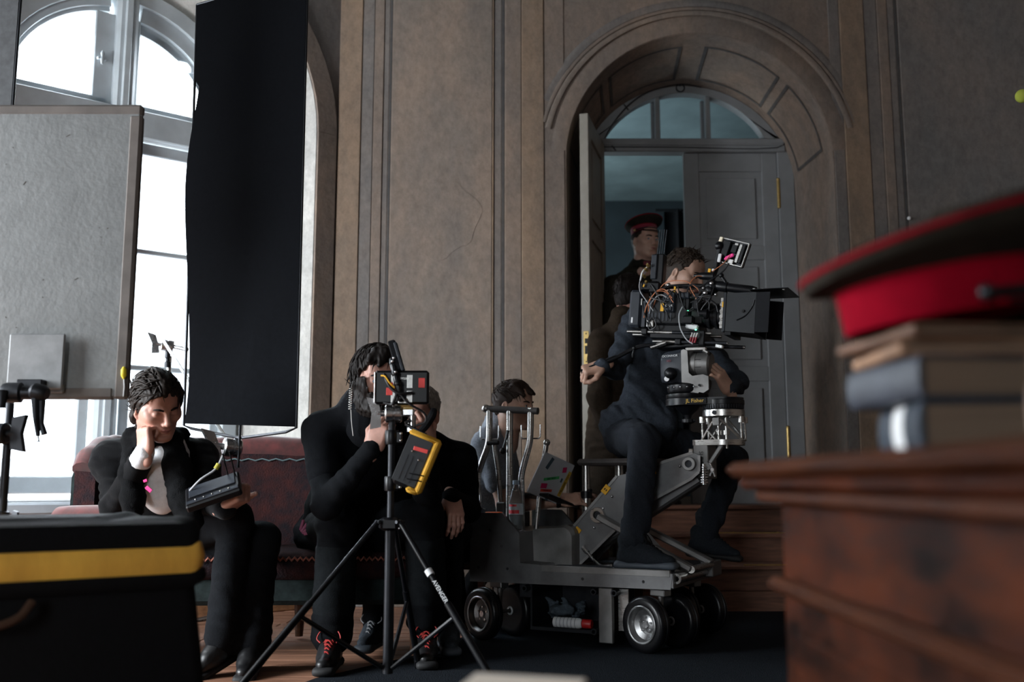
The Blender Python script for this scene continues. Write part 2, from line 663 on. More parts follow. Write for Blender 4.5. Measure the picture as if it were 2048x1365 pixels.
win = tag(empty('window_1'), kind='structure')
Gd = .35


def wbox(mb, t0, t1, z0, z1, d0, d1, bev=.006):
    a = CW + WD * ((t0 + t1) / 2) + WO * ((d0 + d1) / 2) + Vector((0, 0, (z0 + z1) / 2))
    mb.box(a, (abs(t1 - t0), abs(d1 - d0), abs(z1 - z0)), Matrix((WD, WO, Vector((0, 0, 1)))).transposed(), bev)


def warc(mb, r0, r1, d0, d1, a0, a1, zc=2.83, n=28, off=0):
    prof = [(r0, d0), (r0, d1), (r1, d1), (r1, d0)]
    rings = []
    for i in range(n + 1):
        an = R(a0 + (a1 - a0) * i / n)
        rings.append([ww(d)(WT - off + r * math.cos(an), zc + r * math.sin(an)) for r, d in prof])
    mb.loft(rings, cap=True, closed=True)


m2 = MB()
warc(m2, .66, .75, Gd - .06, Gd + .06, 0, 180)
wbox(m2, WT - .75, WT - .66, ZS, 2.83, Gd - .06, Gd + .06)
wbox(m2, WT + .66, WT + .75, ZS, 2.83, Gd - .06, Gd + .06)
m2.build('frame', WINP, win, 30)
m2 = MB()
wbox(m2, WT - .68, WT + .68, 2.68, 2.84, Gd - .085, Gd + .05)
m2.build('transom', WINP, win, 30)
m2 = MB()
wbox(m2, WT - .06, WT + .06, ZS, 3.55, Gd - .09, Gd + .05, .02)
wbox(m2, WT - .02, WT + .02, ZS, 3.55, Gd - .11, Gd - .08, .006)
m2.build('mullion', WINP, win, 30)
for s_, a0, a1 in ((1, 8, 82), (-1, 98, 172)):
    m2 = MB()
    # s_ = +1 is the half on the photograph's left
    rg = (.62, .6, .165) if s_ > 0 else (.57, .51, .085)
    warc(m2, rg[0], .665, Gd - .03, Gd + .035, a0, a1)
    warc(m2, rg[1], rg[0] + .005, Gd + .0, Gd + .03, a0, a1)
    lo, hi = sorted((WT + s_ * .055, WT + s_ * rg[2]))
    wbox(m2, lo, hi, 2.84, 3.4, Gd - .03, Gd + .035)
    lo, hi = sorted((WT + s_ * .08, WT + s_ * .655))
    wbox(m2, lo, hi, 2.84, 2.89, Gd - .03, Gd + .035)
    m2.build('arched_sash', WINP, win, 30)
    m2 = MB()
    lo, hi = sorted((WT + s_ * .08, WT + s_ * .65))
    for a_, b_ in ((lo, lo + .055), (hi - .055, hi)):
        wbox(m2, a_, b_, ZS + .05, 2.67, Gd - .03, Gd + .035)
    for z0, z1 in ((ZS + .05, ZS + .14), (2.6, 2.67), (2.015, 2.045), (1.345, 1.375)):
        wbox(m2, lo, hi, z0, z1, Gd - .028, Gd + .03)
    m2.build('casement', WINP, win, 30)
    for z0, z1 in ((ZS + .14, 1.35), (1.37, 2.02), (2.04, 2.61)):
        m2 = MB()
        wbox(m2, lo + .05, hi - .05, z0, z1, Gd - .002, Gd + .002, 0)
        m2.build('pane', GLASS, win, 0)
    m2 = MB()
    g = [ww(Gd)(WT + s_ * .13, 2.88)]
    for i in range(13):
        an = R(4 + 74 * i / 12) if s_ > 0 else R(176 - 74 * i / 12)
        g.append(ww(Gd)(WT + .55 * math.cos(an), 2.83 + .55 * math.sin(an)))
    m2.add(g, [tuple(range(len(g)))])
    m2.build('pane', GLASS, win, 0)
m2 = MB()
wbox(m2, WT + .1, WT + .15, 3.1, 3.115, Gd - .06, Gd - .03, .004)
m2.lathe(ww(Gd - .06)(WT + .125, 3.07), ww(Gd - .06)(WT + .125, 3.15), [(.006, 0), (.011, .3), (.006, .5), (.011, .8), (.005, 1)], 10)
m2.build('window_latch', WINP, win)
m2 = MB()
wbox(m2, WT - .95, WT + .95, ZS - .05, ZS + .012, -.09, Gd - .06, .012)
sill = tag(m2.build('window_sill', mat('sill_paint', (.4, .44, .48), .45, var=.1), None, 30), kind='structure')
m2 = MB()
wbox(m2, WT - 1.2, WT + 1.2, .12, ZS - .06, -.025, 0, .01)
m2.build('apron_panel', F_DARK, wall_left, 0)
m2 = MB()
wbox(m2, .02, 4.0, 0, .13, -.03, .0, .006)
tag(m2.build('baseboard_left', wood('skirting_wood', (.3, .15, .07), (.17, .08, .04)), None, 0), kind='structure')
# rest of the room, out of frame
mb = MB()
A = CW + WD * 4.05
for y0, y1 in ((A.y, 3.35), (1.65, -3.6)):
    mb.add([(A.x, y0, 0), (A.x, y1, 0), (A.x, y1, ZC), (A.x, y0, ZC)], [(0, 1, 2, 3)])
for y0, y1 in ((3.35, 1.65),):
    mb.add([(A.x, y0, 0), (A.x, y1, 0), (A.x, y1, .61), (A.x, y0, .61)], [(0, 1, 2, 3)])
    mb.add([(A.x, y0, 3.6), (A.x, y1, 3.6), (A.x, y1, ZC), (A.x, y0, ZC)], [(0, 1, 2, 3)])
tag(mb.build('wall_side', F_WALL, None, 0), kind='structure')
for k, wc in enumerate((Vector((A.x, 2.5, 0)), Vector((-2.5, -3.6, 0)))):  # second one is unseen, added behind the camera to hold the front fill
    m2 = MB()
    for y0, y1, z0, z1 in ((-.85, -.77, .61, 3.6), (.77, .85, .61, 3.6), (-.05, .05, .61, 3.6), (-.85, .85, 2.7, 2.83), (-.85, .85, .61, .7), (-.85, .85, 3.52, 3.6)):
        if k == 0:
            m2.bx(wc.x - .05, wc.x + .03, wc.y + y0, wc.y + y1, z0, z1, .006)
        else:
            m2.bx(wc.x + y0, wc.x + y1, wc.y - .05, wc.y + .03, z0, z1, .006)
    tag(m2.build('window_%d' % (k + 2), WINP, None, 30), kind='structure')
mb = MB()
mb.add([(4.2, -3.6, 0), (4.2, 5.9, 0), (4.2, 5.9, ZC), (4.2, -3.6, ZC)], [(0, 1, 2, 3)])
tag(mb.build('wall_right', F_WALL, None, 0), kind='structure')
mb = MB()
for x0, x1, z0, z1 in ((A.x, -3.35, 0, ZC), (-1.65, 4.2, 0, ZC), (-3.35, -1.65, 0, .61), (-3.35, -1.65, 3.6, ZC)):
    mb.add([(x0, -3.6, z0), (x1, -3.6, z0), (x1, -3.6, z1), (x0, -3.6, z1)], [(0, 1, 2, 3)])
tag(mb.build('wall_front', F_WALL, None, 0), kind='structure')
mb = MB()
mb.add([(A.x - .1, -3.7, ZC), (4.3, -3.7, ZC), (4.3, 6, ZC), (-1.085, 5.95, ZC), (A.x - .1, A.y, ZC)], [(0, 1, 2, 3, 4)])
tag(mb.build('ceiling', F_CEIL, None, 0), kind='structure')

# -------- floor: boards laid one by one, a carpet over the right half
mb = MB()
mb.bx(A.x - .1, 4.3, -3.7, 6.7, -.06, -.022)
floor = tag(mb.build('floor', mat('sub_floor', (.05, .03, .022), .8), None, 0), kind='structure')
rng = random.Random(11)
bwid = .118
y = 2.35
shared = {}
while y < 6.0:
    x = -2.7 + rng.uniform(-.8, 0)
    while x < 1.0:
        L_ = rng.choice((1.3, 1.6, 2.0))
        key = round(L_, 1)
        if key not in shared:
            b_ = MB()
            b_.box((0, 0, 0), (L_ - .004, bwid - .005, .022), None, .003)
            ob = b_.build('floorboard', FLOORW, None, 0)
            shared[key] = ob.data
            bpy.data.objects.remove(ob)
        ob = bpy.data.objects.new('floorboard', shared[key])
        ob.location = (x + L_ / 2, y, -.011 + rng.uniform(-.001, .001))
        link(ob, floor)
        x += L_
    y += bwid
mb = MB()
mb.bx(A.x - .1, 4.3, -3.7, 2.29, -.022, 0)
mb.bx(1.6, 4.3, 2.29, 6.0, -.022, 0)
mb.bx(A.x - .1, -2.9, 2.29, 6.0, -.022, 0)
mb.build('floor_margin', FLOORW, floor, 0)
CARP = mat('carpet_dark', (.016, .02, .026), .95, var=.45, scale=160, bump=.9, bscale=210, spec=.1)
mb = MB()
mb.prism([(-1.0, 2.3), (3.6, 2.3), (3.6, 5.64), (.02, 5.64), (-.16, 4.95), (-.36, 4.3), (-.72, 3.75), (-.9, 3.2)], (0, 0, .001), (1, 0, 0), (0, 1, 0), .008)
rug = mb.build('carpet', CARP, None, 0)
tag(rug, 'charcoal ribbed carpet spread under the camera dolly', 'carpet')

# -------- steps up to the door
steps = tag(empty('steps', (1.165, 5.7, 0)), kind='structure')
for (z0, z1, y0, y1, x0, x1) in ((.0, .115, 5.66, 5.69, .0, 2.6), (.118, .235, 5.66, 5.69, .0, 2.6), (.255, .4, 5.9, 5.93, .335, 1.995), (.42, .555, 6.13, 6.16, .4, 1.93)):
    m2 = MB()
    m2.bx(x0, x1, y0, y1, z0, z1, .003)
    m2.build('riser', STEPW, steps, 0)
for (z, y0, y1, x0, x1) in ((.245, 5.635, 5.93, -.02, 2.62), (.41, 5.875, 6.16, .335, 1.995), (.568, 6.1, 6.55, .41, 1.92)):
    m2 = MB()
    m2.bx(x0, x1, y0, y1, z - .013, z + .012, .006)
    m2.build('tread', STEPW, steps, 0)
for (z, y0, x0, x1) in ((.262, 5.645, 1.3, 2.6), (.427, 5.885, 1.2, 1.99)):
    m2 = MB()
    m2.bx(x0, x1, y0, y0 + .02, z - .006, z + .002, .002)
    for i in range(5):
        m2.cyl((x0 + .1 + i * .13, y0 + .01, z + .002), (x0 + .1 + i * .13, y0 + .01, z + .004), .006, n=8)
    m2.build('edge_trim', BRASS, steps)

mb = MB()
mb.bx(-.6, 4.2, 6.2, 6.62, -.05, .53)
mb.bx(-1.2, .2, 5.93, 6.6, -.05, ZC)
mb.bx(2.15, 4.3, 5.93, 6.6, -.05, ZC)
mb.bx(-1.2, 4.3, 6.3, 6.6, 3.8, ZC)
mb.build('masonry_core', F_DARK, wall_back, 0)

# -------- door in the niche
door = tag(empty('door_1', (NB[0], YD, ZT)), kind='structure')
m2 = MB()
o_ = [(NB[0] - NB[1], ZT)] + arch_pts(*NB) + [(NB[0] + NB[1], ZT)]
i_ = [(.565, ZT)] + [(.565, 2.95)] + [(.565 + (1.805 - .565) * k / 27, 2.95) for k in range(1, 27)] + [(1.805, 2.95)] + [(1.805, ZT)]
fan = (1.18, 3.05, .535, .31)


def farc(w_, h_, n=28):
    Rr = (w_ * w_ + h_ * h_) / (2 * h_)
    half = math.asin(min(1, w_ / Rr))
    return [(fan[0] + Rr * math.sin(-half + 2 * half * k / n), fan[1] + h_ - Rr + Rr * math.cos(-half + 2 * half * k / n)) for k in range(n + 1)]


# lunette panel above the door leaf: frame ring around the fanlight
oa = arch_pts(*NB)
zb = 2.95
left_i = [p for p in oa]
out = [(x, max(z, 3.0)) for x, z in oa]
ins = farc(.545, .32)
for yy0, yy1 in ((YD - .03, YD + .05),):
    rings = [[(x, yy0, z) for x, z in out], [(x, yy0, z) for x, z in ins], [(x, yy1, z) for x, z in ins], [(x, yy1, z) for x, z in out]]
    m2.loft(rings, cap=False, closed=False)
m2.bx(NB[0] - .735, .565, YD - .03, YD + .05, ZT, 3.05, .004)
m2.bx(1.805, NB[0] + .735, YD - .03, YD + .05, ZT, 3.05, .004)
m2.bx(.5, 1.86, YD - .05, YD + .05, 2.945, 3.04, .008)
m2.bx(.52, 1.84, YD - .062, YD + .0, 2.985, 3.0, .004)
m2.build('frame', DOORP, door, 30)
for xb in (1.0, 1.345):
    m2 = MB()
    m2.bx(xb - .016, xb + .016, YD - .02, YD + .04, 3.04, 3.37, .005)
    m2.build('glazing_bar', DOORP, door, 0)
    m2 = MB()
    m2.bx(xb - .035, xb - .012, YD + .055, YD + .09, 3.04, 3.35, .004)
    m2.build('glazing_bar', DOORP, door, 0)
fa = farc(.55, .325, 44)
for x0, x1 in ((0, 1.0), (1.0, 1.345), (1.345, 3)):
    sel = [(x, z) for x, z in fa if x0 - .004 <= x <= x1 + .004]
    g = [(x, YD + .012, z) for x, z in sel]
    if sel[0][1] > 3.06:
        g = [(sel[0][0], YD + .012, 3.045)] + g
    if sel[-1][1] > 3.06:
        g = g + [(sel[-1][0], YD + .012, 3.045)]
    m2 = MB()
    m2.add(g, [tuple(range(len(g)))])
    m2.build('fanlight_pane', GLASS, door, 0)
m2 = MB()
m2.ring((1.155, YD - .045, 3.4), (0, 1, 0), .032, .024, .008, 20)
m2.cyl((1.155, YD - .05, 3.43), (1.155, YD - .02, 3.43), .012, n=10)
m2.build('iron_ring', GUNM, door)
m2 = MB()
m2.tube([(.62, YD - .036, 2.99), (.66, YD - .04, 3.1), (.78, YD - .042, 3.26), (.93, YD - .045, 3.37), (1.15, YD - .048, 3.425), (1.3, YD - .045, 3.405)], .004, 6, smooth=5)
m2.tube([(.6, YD - .056, 2.975), (1.1, YD - .056, 2.973), (1.8, YD - .056, 2.97), (1.81, YD - .05, 3.1)], .003, 6, smooth=4)
for x_, z_ in ((.78, 3.26), (.69, 2.97)):
    m2.beam((x_ - .015, YD - .05, z_ + .02), (x_ + .015, YD - .05, z_ - .02), .008, .008)
m2.build('bell_wire', CABLE, door)


def door_leaf(name, o, ex, ey, w_, h_, thick, material, emat=None):
    """leaf with three sunk panels; o = hinge-side lower corner, ex along width, ey = face normal"""
    o, ex, ey = Vector(o), Vector(ex).normalized(), Vector(ey).normalized()
    M = Matrix((ex, ey, Vector((0, 0, 1)))).transposed()
    root = empty(name)

    def B(mb, x0, x1, y0, y1, z0, z1, bev=.004):
        c = o + M @ Vector(((x0 + x1) / 2, (y0 + y1) / 2, (z0 + z1) / 2))
        mb.box(c, (x1 - x0, y1 - y0, z1 - z0), M, bev)

    st = .105
    rails = [(0, .16), (.80, .9), (1.62, 1.72), (h_ - .13, h_)]
    f_ = MB()
    B(f_, 0, st, 0, thick, 0, h_)
    B(f_, w_ - st, w_, 0, thick, 0, h_)
    for a, b_ in rails:
        B(f_, st - .002, w_ - st + .002, .001, thick - .001, a, b_)
    fr = f_.build('leaf_frame', material, root, 0)
    for (a, _), (b_, _) in zip([(r[1], 0) for r in rails[:-1]], [(r[0], 0) for r in rails[1:]]):
        p_ = MB()
        B(p_, st - .004, w_ - st + .004, .014, thick - .014, a - .004, b_ + .004, 0)
        for s_ in (0, 1):
            y0, y1 = ((.004, .014) if s_ == 0 else (thick - .014, thick - .004))
            B(p_, st + .045, w_ - st - .045, y0, y1, a + .045, b_ - .045, .008)
        p_.build('panel', material, root, 0)
    return root, M, o, B


leaf, M_, o_, B_ = door_leaf('door_leaf', (1.168, YD - .015, ZT), (1, 0, 0), (0, 1, 0), .636, 2.365, .045, DOORP)
for ch in list(leaf.children):
    ch.parent = door
    ch.matrix_parent_inverse = Matrix.Translation(-Vector((NB[0], YD, ZT)))
bpy.data.objects.remove(leaf)
m2 = MB()
for zc in (2.66, .98):
    m2.cyl((1.806, YD - .026, zc - .09), (1.806, YD - .026, zc + .09), .011, n=12)
    m2.ball((1.806, YD - .026, zc + .096), .012, 10, 6)
    m2.ball((1.806, YD - .026, zc - .096), .012, 10, 6)
m2.build('hinge', BRASS, door)
ex = Vector((.40, 5.885, 0)) - Vector((.555, 6.48, 0))
leaf, M_, o_, B_ = door_leaf('open_leaf', (.575, 6.47, ZT + .01), ex, (.967, -.252, 0), .62, 2.4, .055, DOORE)
for ch in list(leaf.children):
    ch.parent = door
    ch.matrix_parent_inverse = Matrix.Translation(-Vector((NB[0], YD, ZT)))
bpy.data.objects.remove(leaf)
# lock plate on the open leaf's edge
m2 = MB()
B_(m2, .6195, .6235, .012, .044, .83, 1.03, .001)
m2.build('lock_plate', BRASS, door, 0)
m2 = MB()
for z0, z1, y0, y1 in ((.955, .985, .02, .036), (.89, .94, .02, .036), (1.01, 1.018, .024, .032), (.84, .848, .024, .032)):
    B_(m2, .6225, .6245, y0, y1, z0, z1, 0)
m2.build('lock_slot', BLACK, door, 0)

# -------- the room beyond the door
TEAL = mat('next_room_distemper', (.2, .265, .28), .9, var=.2, scale=2.5, bump=.1, bscale=20)
TEALD = mat('next_room_dado', (.035, .05, .06), .7, var=.2, scale=3)
mb = MB()
X0, X1, Y0, Y1, ZF, ZN = -.6, 4.0, 6.62, 10.4, .57, 3.75
mb.add([(X0, Y1, ZF), (X1, Y1, ZF), (X1, Y1, ZN), (X0, Y1, ZN)], [(0, 1, 2, 3)])
mb.add([(X0, Y0, ZF), (X0, Y1, ZF), (X0, Y1, ZN), (X0, Y0, ZN)], [(0, 1, 2, 3)])
mb.add([(X1, Y0, ZF), (X1, Y1, ZF), (X1, Y1, ZN), (X1, Y0, ZN)], [(0, 1, 2, 3)])
tag(mb.build('wall_far', TEALD, None, 0), kind='structure')
mb = MB()
mb.bx(X0, X1, Y0 - .1, Y1, ZN, ZN + .05)
tag(mb.build('ceiling_far', TEAL, None, 0), kind='structure')
mb = MB()
mb.bx(X0, X1, Y0 - .08, Y1, ZF - .05, ZF)
tag(mb.build('floor_far', FLOORW, None, 0), kind='structure')
mb = MB()
arch_wall(mb, bw(Y0 - .01), X0, X1, ZF, ZN, NB[0], NB[1], NB[2], ZF)
tag(mb.build('wall_far_near', TEALD, None, 0), kind='structure')
for i in range(14):
    mb = MB()
    mb.bx(X0 + .002, X1 - .002, Y1 - .03, Y1 - .005, ZF + .12 * i, ZF + .12 * i + .112, .006)
    mb.build('wall_plank', TEALD, bpy.data.objects['wall_far'], 0)
# black drape on its bar in the next room
t = empty('black_drape', (1.55, 8.2, ZF), 0, 'black cloth drape hung on a bar in the room beyond the door', 'drape')
mb = MB()
rings = []
for j in range(2):
    z = (ZF + .1, 3.02)[j]
    rings.append([(1.3 + .9 * i / 40, 8.2 + .03 * math.sin(i * .9) + .015 * math.sin(i * 2.1), z + (.02 * math.sin(i * .5) if j else 0)) for i in range(41)])
mb.loft(rings, cap=False, closed=False)
mb.build('cloth', MATTE, t, 60)
mb = MB()
mb.cyl((1.22, 8.18, 3.02), (2.3, 8.18, 3.03), .014, n=10)
mb.cyl((2.25, 8.22, ZF), (2.25, 8.22, 3.05), .018, n=10)
mb.cyl((2.0, 8.22, ZF + .01), (2.5, 8.22, ZF + .01), .018, n=10)
mb.build('stand', GUNM, t)

# -------- pale house across the street
PALEH = mat('pale_house_render', (.8, .81, .82), .9, var=.05)
PALEW = mat('house_window', (.25, .28, .3), .3)
c0 = CW + WO * 11 + WD * 1.0
M3 = Matrix((-WD, -WO, Vector((0, 0, 1)))).transposed()
hs = empty('house_facade', (c0.x, c0.y, -4), 0, 'pale rendered house front across the street beyond the big window', 'building')
m2 = MB()
m2.box(c0 + Vector((0, 0, 3)), (20, .4, 14), M3)
m2.build('wall', PALEH, hs, 0)
for k in range(-3, 4):
    for zf in (1.0, 6.2):
        cc = c0 - WD * (k * 2.6 + .35) - WO * .21
        m2 = MB()
        pts = [(-.55, -1.4)] + [(.55 * -math.cos(math.pi * i / 12), .9 + .55 * math.sin(math.pi * i / 12)) for i in range(13)] + [(.55, -1.4)]
        m2.prism(pts, cc + Vector((0, 0, zf)), -WD, (0, 0, 1), .04)
        wn = m2.build('window', PALEW, hs, 0)
        m2 = MB()
        pp = []
        for i in range(13):
            a = math.pi * i / 12
            pp.append(cc - WO * .06 + (-WD) * (.7 * -math.cos(a)) + Vector((0, 0, zf + .9 + .7 * math.sin(a))))
        m2.tube(pp, .07, 6)
        m2.build('moulding', PALEH, wn, 40)
        m2 = MB()
        m2.box(cc - WO * .06 + Vector((0, 0, zf - 1.45)), (1.5, .25, .12), M3, .02)
        m2.build('ledge', PALEH, wn, 40)

# ================================================================== camera dolly (local x = forward, y = away from camera)
DC, DA = Vector((.374, 4.776, 0)), math.atan2(-.452, .892)
dolly = empty('camera_dolly', DC, DA, 'grey metal camera dolly with fat black wheels and push bar', 'dolly')


def pl(mb, name, m_, parent, smooth=35):
    return mb.build(name, m_, parent, smooth, world=False)


# chassis
mb = MB()
side = [(-.465, .265), (.5, .272), (.51, .338), (-.09, .334), (-.1, .352), (-.205, .358), (-.21, .49), (-.3, .578), (-.465, .58)]
inner = [(-.465, .265), (.5, .272), (.51, .338), (-.09, .334), (-.1, .352), (-.205, .358), (-.21, .495), (-.465, .495)]
mb.prism(inner, (0, .32, 0), (1, 0, 0), (0, 0, 1), .65)
pl(mb, 'chassis', ALUD, dolly, 0)
for y0 in (-.322, .342):
    mb = MB()
    mb.prism(side, (0, y0, 0), (1, 0, 0), (0, 0, 1), .02)
    pl(mb, 'side_plate', ALUD, dolly, 0)
mb = MB()
mb.box((-.47, 0, .42), (.012, .6, .3), None, .004)
pl(mb, 'rear_plate', ALUD, dolly, 0)
# rounded motor cover on the deck
mb = MB()
rings = []
for yy in (-.2, -.185, .2, .215):
    e = .012 if yy in (-.2, .215) else 0
    pr_ = [(-.21, .34)] + [(-.21, .5)]
    k = 8
    for i in range(k + 1):
        a = R(90 - 90 * i / k)
        pr_.append((-.05 - e + .05 * math.cos(a), .475 - e + .05 * math.sin(a)))
    pr_ += [(-.0 - e, .34)]
    rings.append([(x, yy, z) for x, z in pr_])
mb.loft(rings)
cover = pl(mb, 'motor_cover', ALU, dolly, 40)
mb = MB()
mb.bx(-.03, .01, -.1, .215, .345, .5, .006)
pl(mb, 'rubber_seal', RUBBER, cover, 0)
# deck mats and edges
mb = MB()
mb.bx(-.08, .46, -.325, -.15, .334, .346, .004)
pl(mb, 'deck_mat', mat('deck_grip', (.045, .055, .07), .85, var=.3, scale=90, bump=.5), dolly, 0)
mb = MB()
mb.bx(-.08, .46, .13, .325, .334, .346, .004)
pl(mb, 'deck_mat', bpy.data.materials['deck_grip'], dolly, 0)
mb = MB()
mb.bx(-.1, .5, -.343, -.328, .322, .352, .003)
pl(mb, 'deck_edge', ALU, dolly, 0)
for x, z in ((-.3, .43), (-.42, .33), (-.27, .33), (-.36, .5), (.1, .3), (.38, .3)):
    mb = MB()
    mb.cyl((x, -.342, z), (x, -.338, z), .007, n=10)
    pl(mb, 'screw', BLACK, dolly)
# steering wheels: every wheel of every pair
st = R(-23)
ax = Vector((-math.sin(st), math.cos(st), 0))     # axle direction, away from the camera
WR = .117
RIM = mat('worn_rim', (.3, .3, .3), .35, .9, var=.2, scale=20, rvar=.1)


def wheel(c, dish):
    c = Vector(c)
    root = empty('wheel')
    root.parent = dolly
    root.location = c
    n = -ax
    m_ = MB()
    h = .031
    m_.lathe(-ax * h, ax * h, [(.078, .04), (.1, 0), (.112, .1), (WR, .3), (WR, .42), (WR - .005, .46), (WR - .005, .54), (WR, .58), (WR, .7), (.112, .9), (.1, 1), (.078, .96)], 40, False)
    tyre = pl(m_, 'tyre', RUBBER, root, 50)
    if dish:
        m_ = MB()
        m_.lathe(n * (h + .001), -n * h, [(.08, 0), (.074, -.03), (.07, .0), (.062, .42), (.04, .55), (.036, .5), (.0001, .5)], 36, False)
        m_.lathe(n * (h + .003), n * (h - .004), [(.078, .9), (.08, .3), (.077, 0), (.073, .3), (.072, 1)], 36, False)
        rim = pl(m_, 'rim', RIM, root, 50)
        m_ = MB()
        m_.lathe(n * .012, n * -.012, [(.0001, 0), (.014, 0), (.017, .2), (.017, 1)], 6, False)
        for i in range(5):
            a = 2 * math.pi * i / 5
            u_ = Vector((0, 0, 1))
            v_ = n.cross(u_)
            q = u_ * (.03 * math.cos(a)) + v_ * (.03 * math.sin(a))
            m_.cyl(q + n * -.002, q + n * .008, .005, n=6)
        pl(m_, 'hub_nut', CHROME, rim)
    else:
        m_ = MB()
        m_.lathe(n * (h - .004), n * (h - .02), [(.0001, 0), (.085, 0), (.09, 1)], 32, False)
        m_.lathe(-n * (h - .004), -n * (h - .02), [(.0001, 0), (.085, 0), (.09, 1)], 32, False)
        disc = pl(m_, 'disc', RUBBER, root, 40)
        m_ = MB()
        m_.ring(n * (h + .001), n, .02, .012, .006, 24)
        pl(m_, 'white_ring', WHITE, disc)
        m_ = MB()
        m_.cyl(n * (h - .006), n * (h + .001), .008, n=6)
        pl(m_, 'axle_bolt', GUNM, disc)
    return root


for kx, ky, sgn in ((.43, -.265, 1), (-.35, -.265, 1), (.43, .19, 1), (-.35, .19, 1)):
    k = Vector((kx, ky, WR + .009))
    wheel(k - ax * .095, True)
    wheel(k + ax * .095, False)
    mb = MB()
    mb.cyl(k + Vector((0, 0, .0)), k + Vector((0, 0, .165)), .012, n=14)
    mb.cyl(k - ax * .07, k + ax * .06, .008, n=12)
    mb.box(k + Vector((0, 0, .125)), (.08, .05, .03), Matrix.Rotation(st, 3, 'Z'), .004)
    pl(mb, 'kingpin', ALU, dolly)
# under-slung tray
mb = MB()
mb.bx(-.17, .2, -.3, .05, .062, .07, .002)
mb.bx(-.17, .2, .04, .05, .062, .265, .002)
mb.bx(-.175, -.165, -.3, .05, .062, .24, .002)
mb.bx(.155, .165, -.3, .05, .062, .265, .002)
mb.bx(-.17, .2, -.303, -.298, .062, .078, .001)
mb.bx(-.23, -.165, -.3, .0, .2, .265, .004)
pl(mb, 'tray', GUNM, dolly, 0)
mb = MB()
mb.bx(.166, .232, -.325, -.3, .03, .265, .004)
pl(mb, 'post_plate', ALU, dolly, 0)
for x, z in ((-.185, .246), (.15, .246), (.245, .246), (.15, .078)):
    mb = MB()
    mb.ring((x, -.318, z), (0, 1, 0), .014, .008, .05, 16)
    pl(mb, 'tube_end', GUNM, dolly)
mb = MB()
mb.bx(.24, .29, -.28, -.27, .08, .26, .002)
pl(mb, 'skid_plate', STEEL, dolly, 0)
# lifting boom: two cheek plates and what runs between them
boom = [(-.2, .335), (-.01, .335), (.22, .545), (.3, .61), (.54, .735), (.575, .765), (.578, .838), (.55, .85), (.235, .758), (.19, .748)]
for y0 in (-.135, .05):
    mb = MB()
    mb.prism(boom, (0, y0 + .014, 0), (1, 0, 0), (0, 0, 1), .014)
    b_ = pl(mb, 'boom_plate', ALUD, dolly, 0)
    if y0 < 0:
        mb = MB()
        for a, c in zip(boom, boom[1:] + boom[:1]):
            if abs(a[0] - c[0]) + abs(a[1] - c[1]) > .06 and not (a[1] < .34 and c[1] < .34):
                mb.beam((a[0], y0 - .001, a[1]), (c[0], y0 - .001, c[1]), .012, .006, (0, 1, 0))
        pl(mb, 'plate_rim', ALU, b_, 0)
        for x, z, rz in ((-.012, .492, -38), (.135, .686, -40), (.36, .775, 12)):
            mb = MB()
            rot = Matrix.Rotation(R(-rz), 3, 'Y')
            mb.box((x, y0 - .004, z), (.03, .005, .042), rot, .001)
            tg = pl(mb, 'yellow_tag', YEL, b_, 0)
            tg.data.materials[0] = YEL
            for dx in (-.005, .005):
                mb = MB()
                p = Vector((x, y0 - .007, z)) + rot @ Vector((dx, 0, 0))
                mb.box(p, (.005, .001, .009), rot)
                pl(mb, 'tag_print', BLACK, b_, 0)
mb = MB()
mb.bx(-.15, -.02, -.12, .05, .335, .42, .004)
mb.beam((.05, -.04, .48), (.54, -.04, .78), .14, .1, (0, 1, 0), .01)
pl(mb, 'boom_core', ALUD, dolly, 0)
mb = MB()
for x, z, r_ in ((.098, .57, .036), (.535, .8, .03)):
    mb = MB()
    mb.ring((x, -.145, z), (0, 1, 0), r_, r_ * .5, .03, 28)
    pl(mb, 'pivot_collar', STEEL if z < .7 else ALU, dolly)
    mb = MB()
    mb.cyl((x, -.15, z), (x, .06, z), .016, n=16)
    pl(mb, 'pivot_pin', GUNM, dolly)
for x, z in ((.165, .655), (.075, .512), (.3, .74), (.12, .6), (.49, .79)):
    mb = MB()
    mb.ball((x, -.138, z), .007, 10, 6)
    pl(mb, 'boom_screw', CHROME, dolly)
# drag struts down to the front cross tube
mb = MB()
mb.beam((.11, -.17, .565), (.545, -.17, .345), .03, .052, (0, 1, 0), .006)
pl(mb, 'drag_strut', ALU, dolly, 0)
mb = MB()
mb.beam((.26, -.1, .54), (.5, -.215, .335), .012, .06, (0, 1, 0), .003)
pl(mb, 'drag_strut', STEEL, dolly, 0)
mb = MB()
mb.beam((.11, .09, .565), (.56, .09, .355), .03, .046, (0, 1, 0), .006)
pl(mb, 'drag_strut', ALU, dolly, 0)
mb = MB()
mb.lathe((.515, -.31, .315), (.515, .3, .315), [(.012, 0), (.022, 0), (.022, 1), (.012, 1)], 20, False)
mb.lathe((.515, -.31, .315), (.515, -.2, .315), [(.014, 0), (.012, .9), (.0001, .9)], 20, False)
mb.cyl((.545, -.19, .345), (.545, .12, .345), .016, n=16)
pl(mb, 'cross_tube', STEEL, dolly)
mb = MB()
mb.cyl((.02, -.146, .425), (.045, -.15, .4), .012, n=14)
mb.cyl((.045, -.15, .4), (.075, -.155, .37), .008, n=12)
mb.tube([(.075, -.155, .37), (.12, -.17, .345), (.18, -.2, .35)], .006, 8, smooth=5)
pl(mb, 'hydraulic_coupling', CHROME, dolly)
mb = MB()
mb.bx(.47, .515, -.34, -.16, .275, .336, .004)
pl(mb, 'nose_block', ALUD, dolly, 0)
mb = MB()
mb.bx(.5, .56, .1, .25, .29, .36, .004)
pl(mb, 'nose_block', ALUD, dolly, 0)
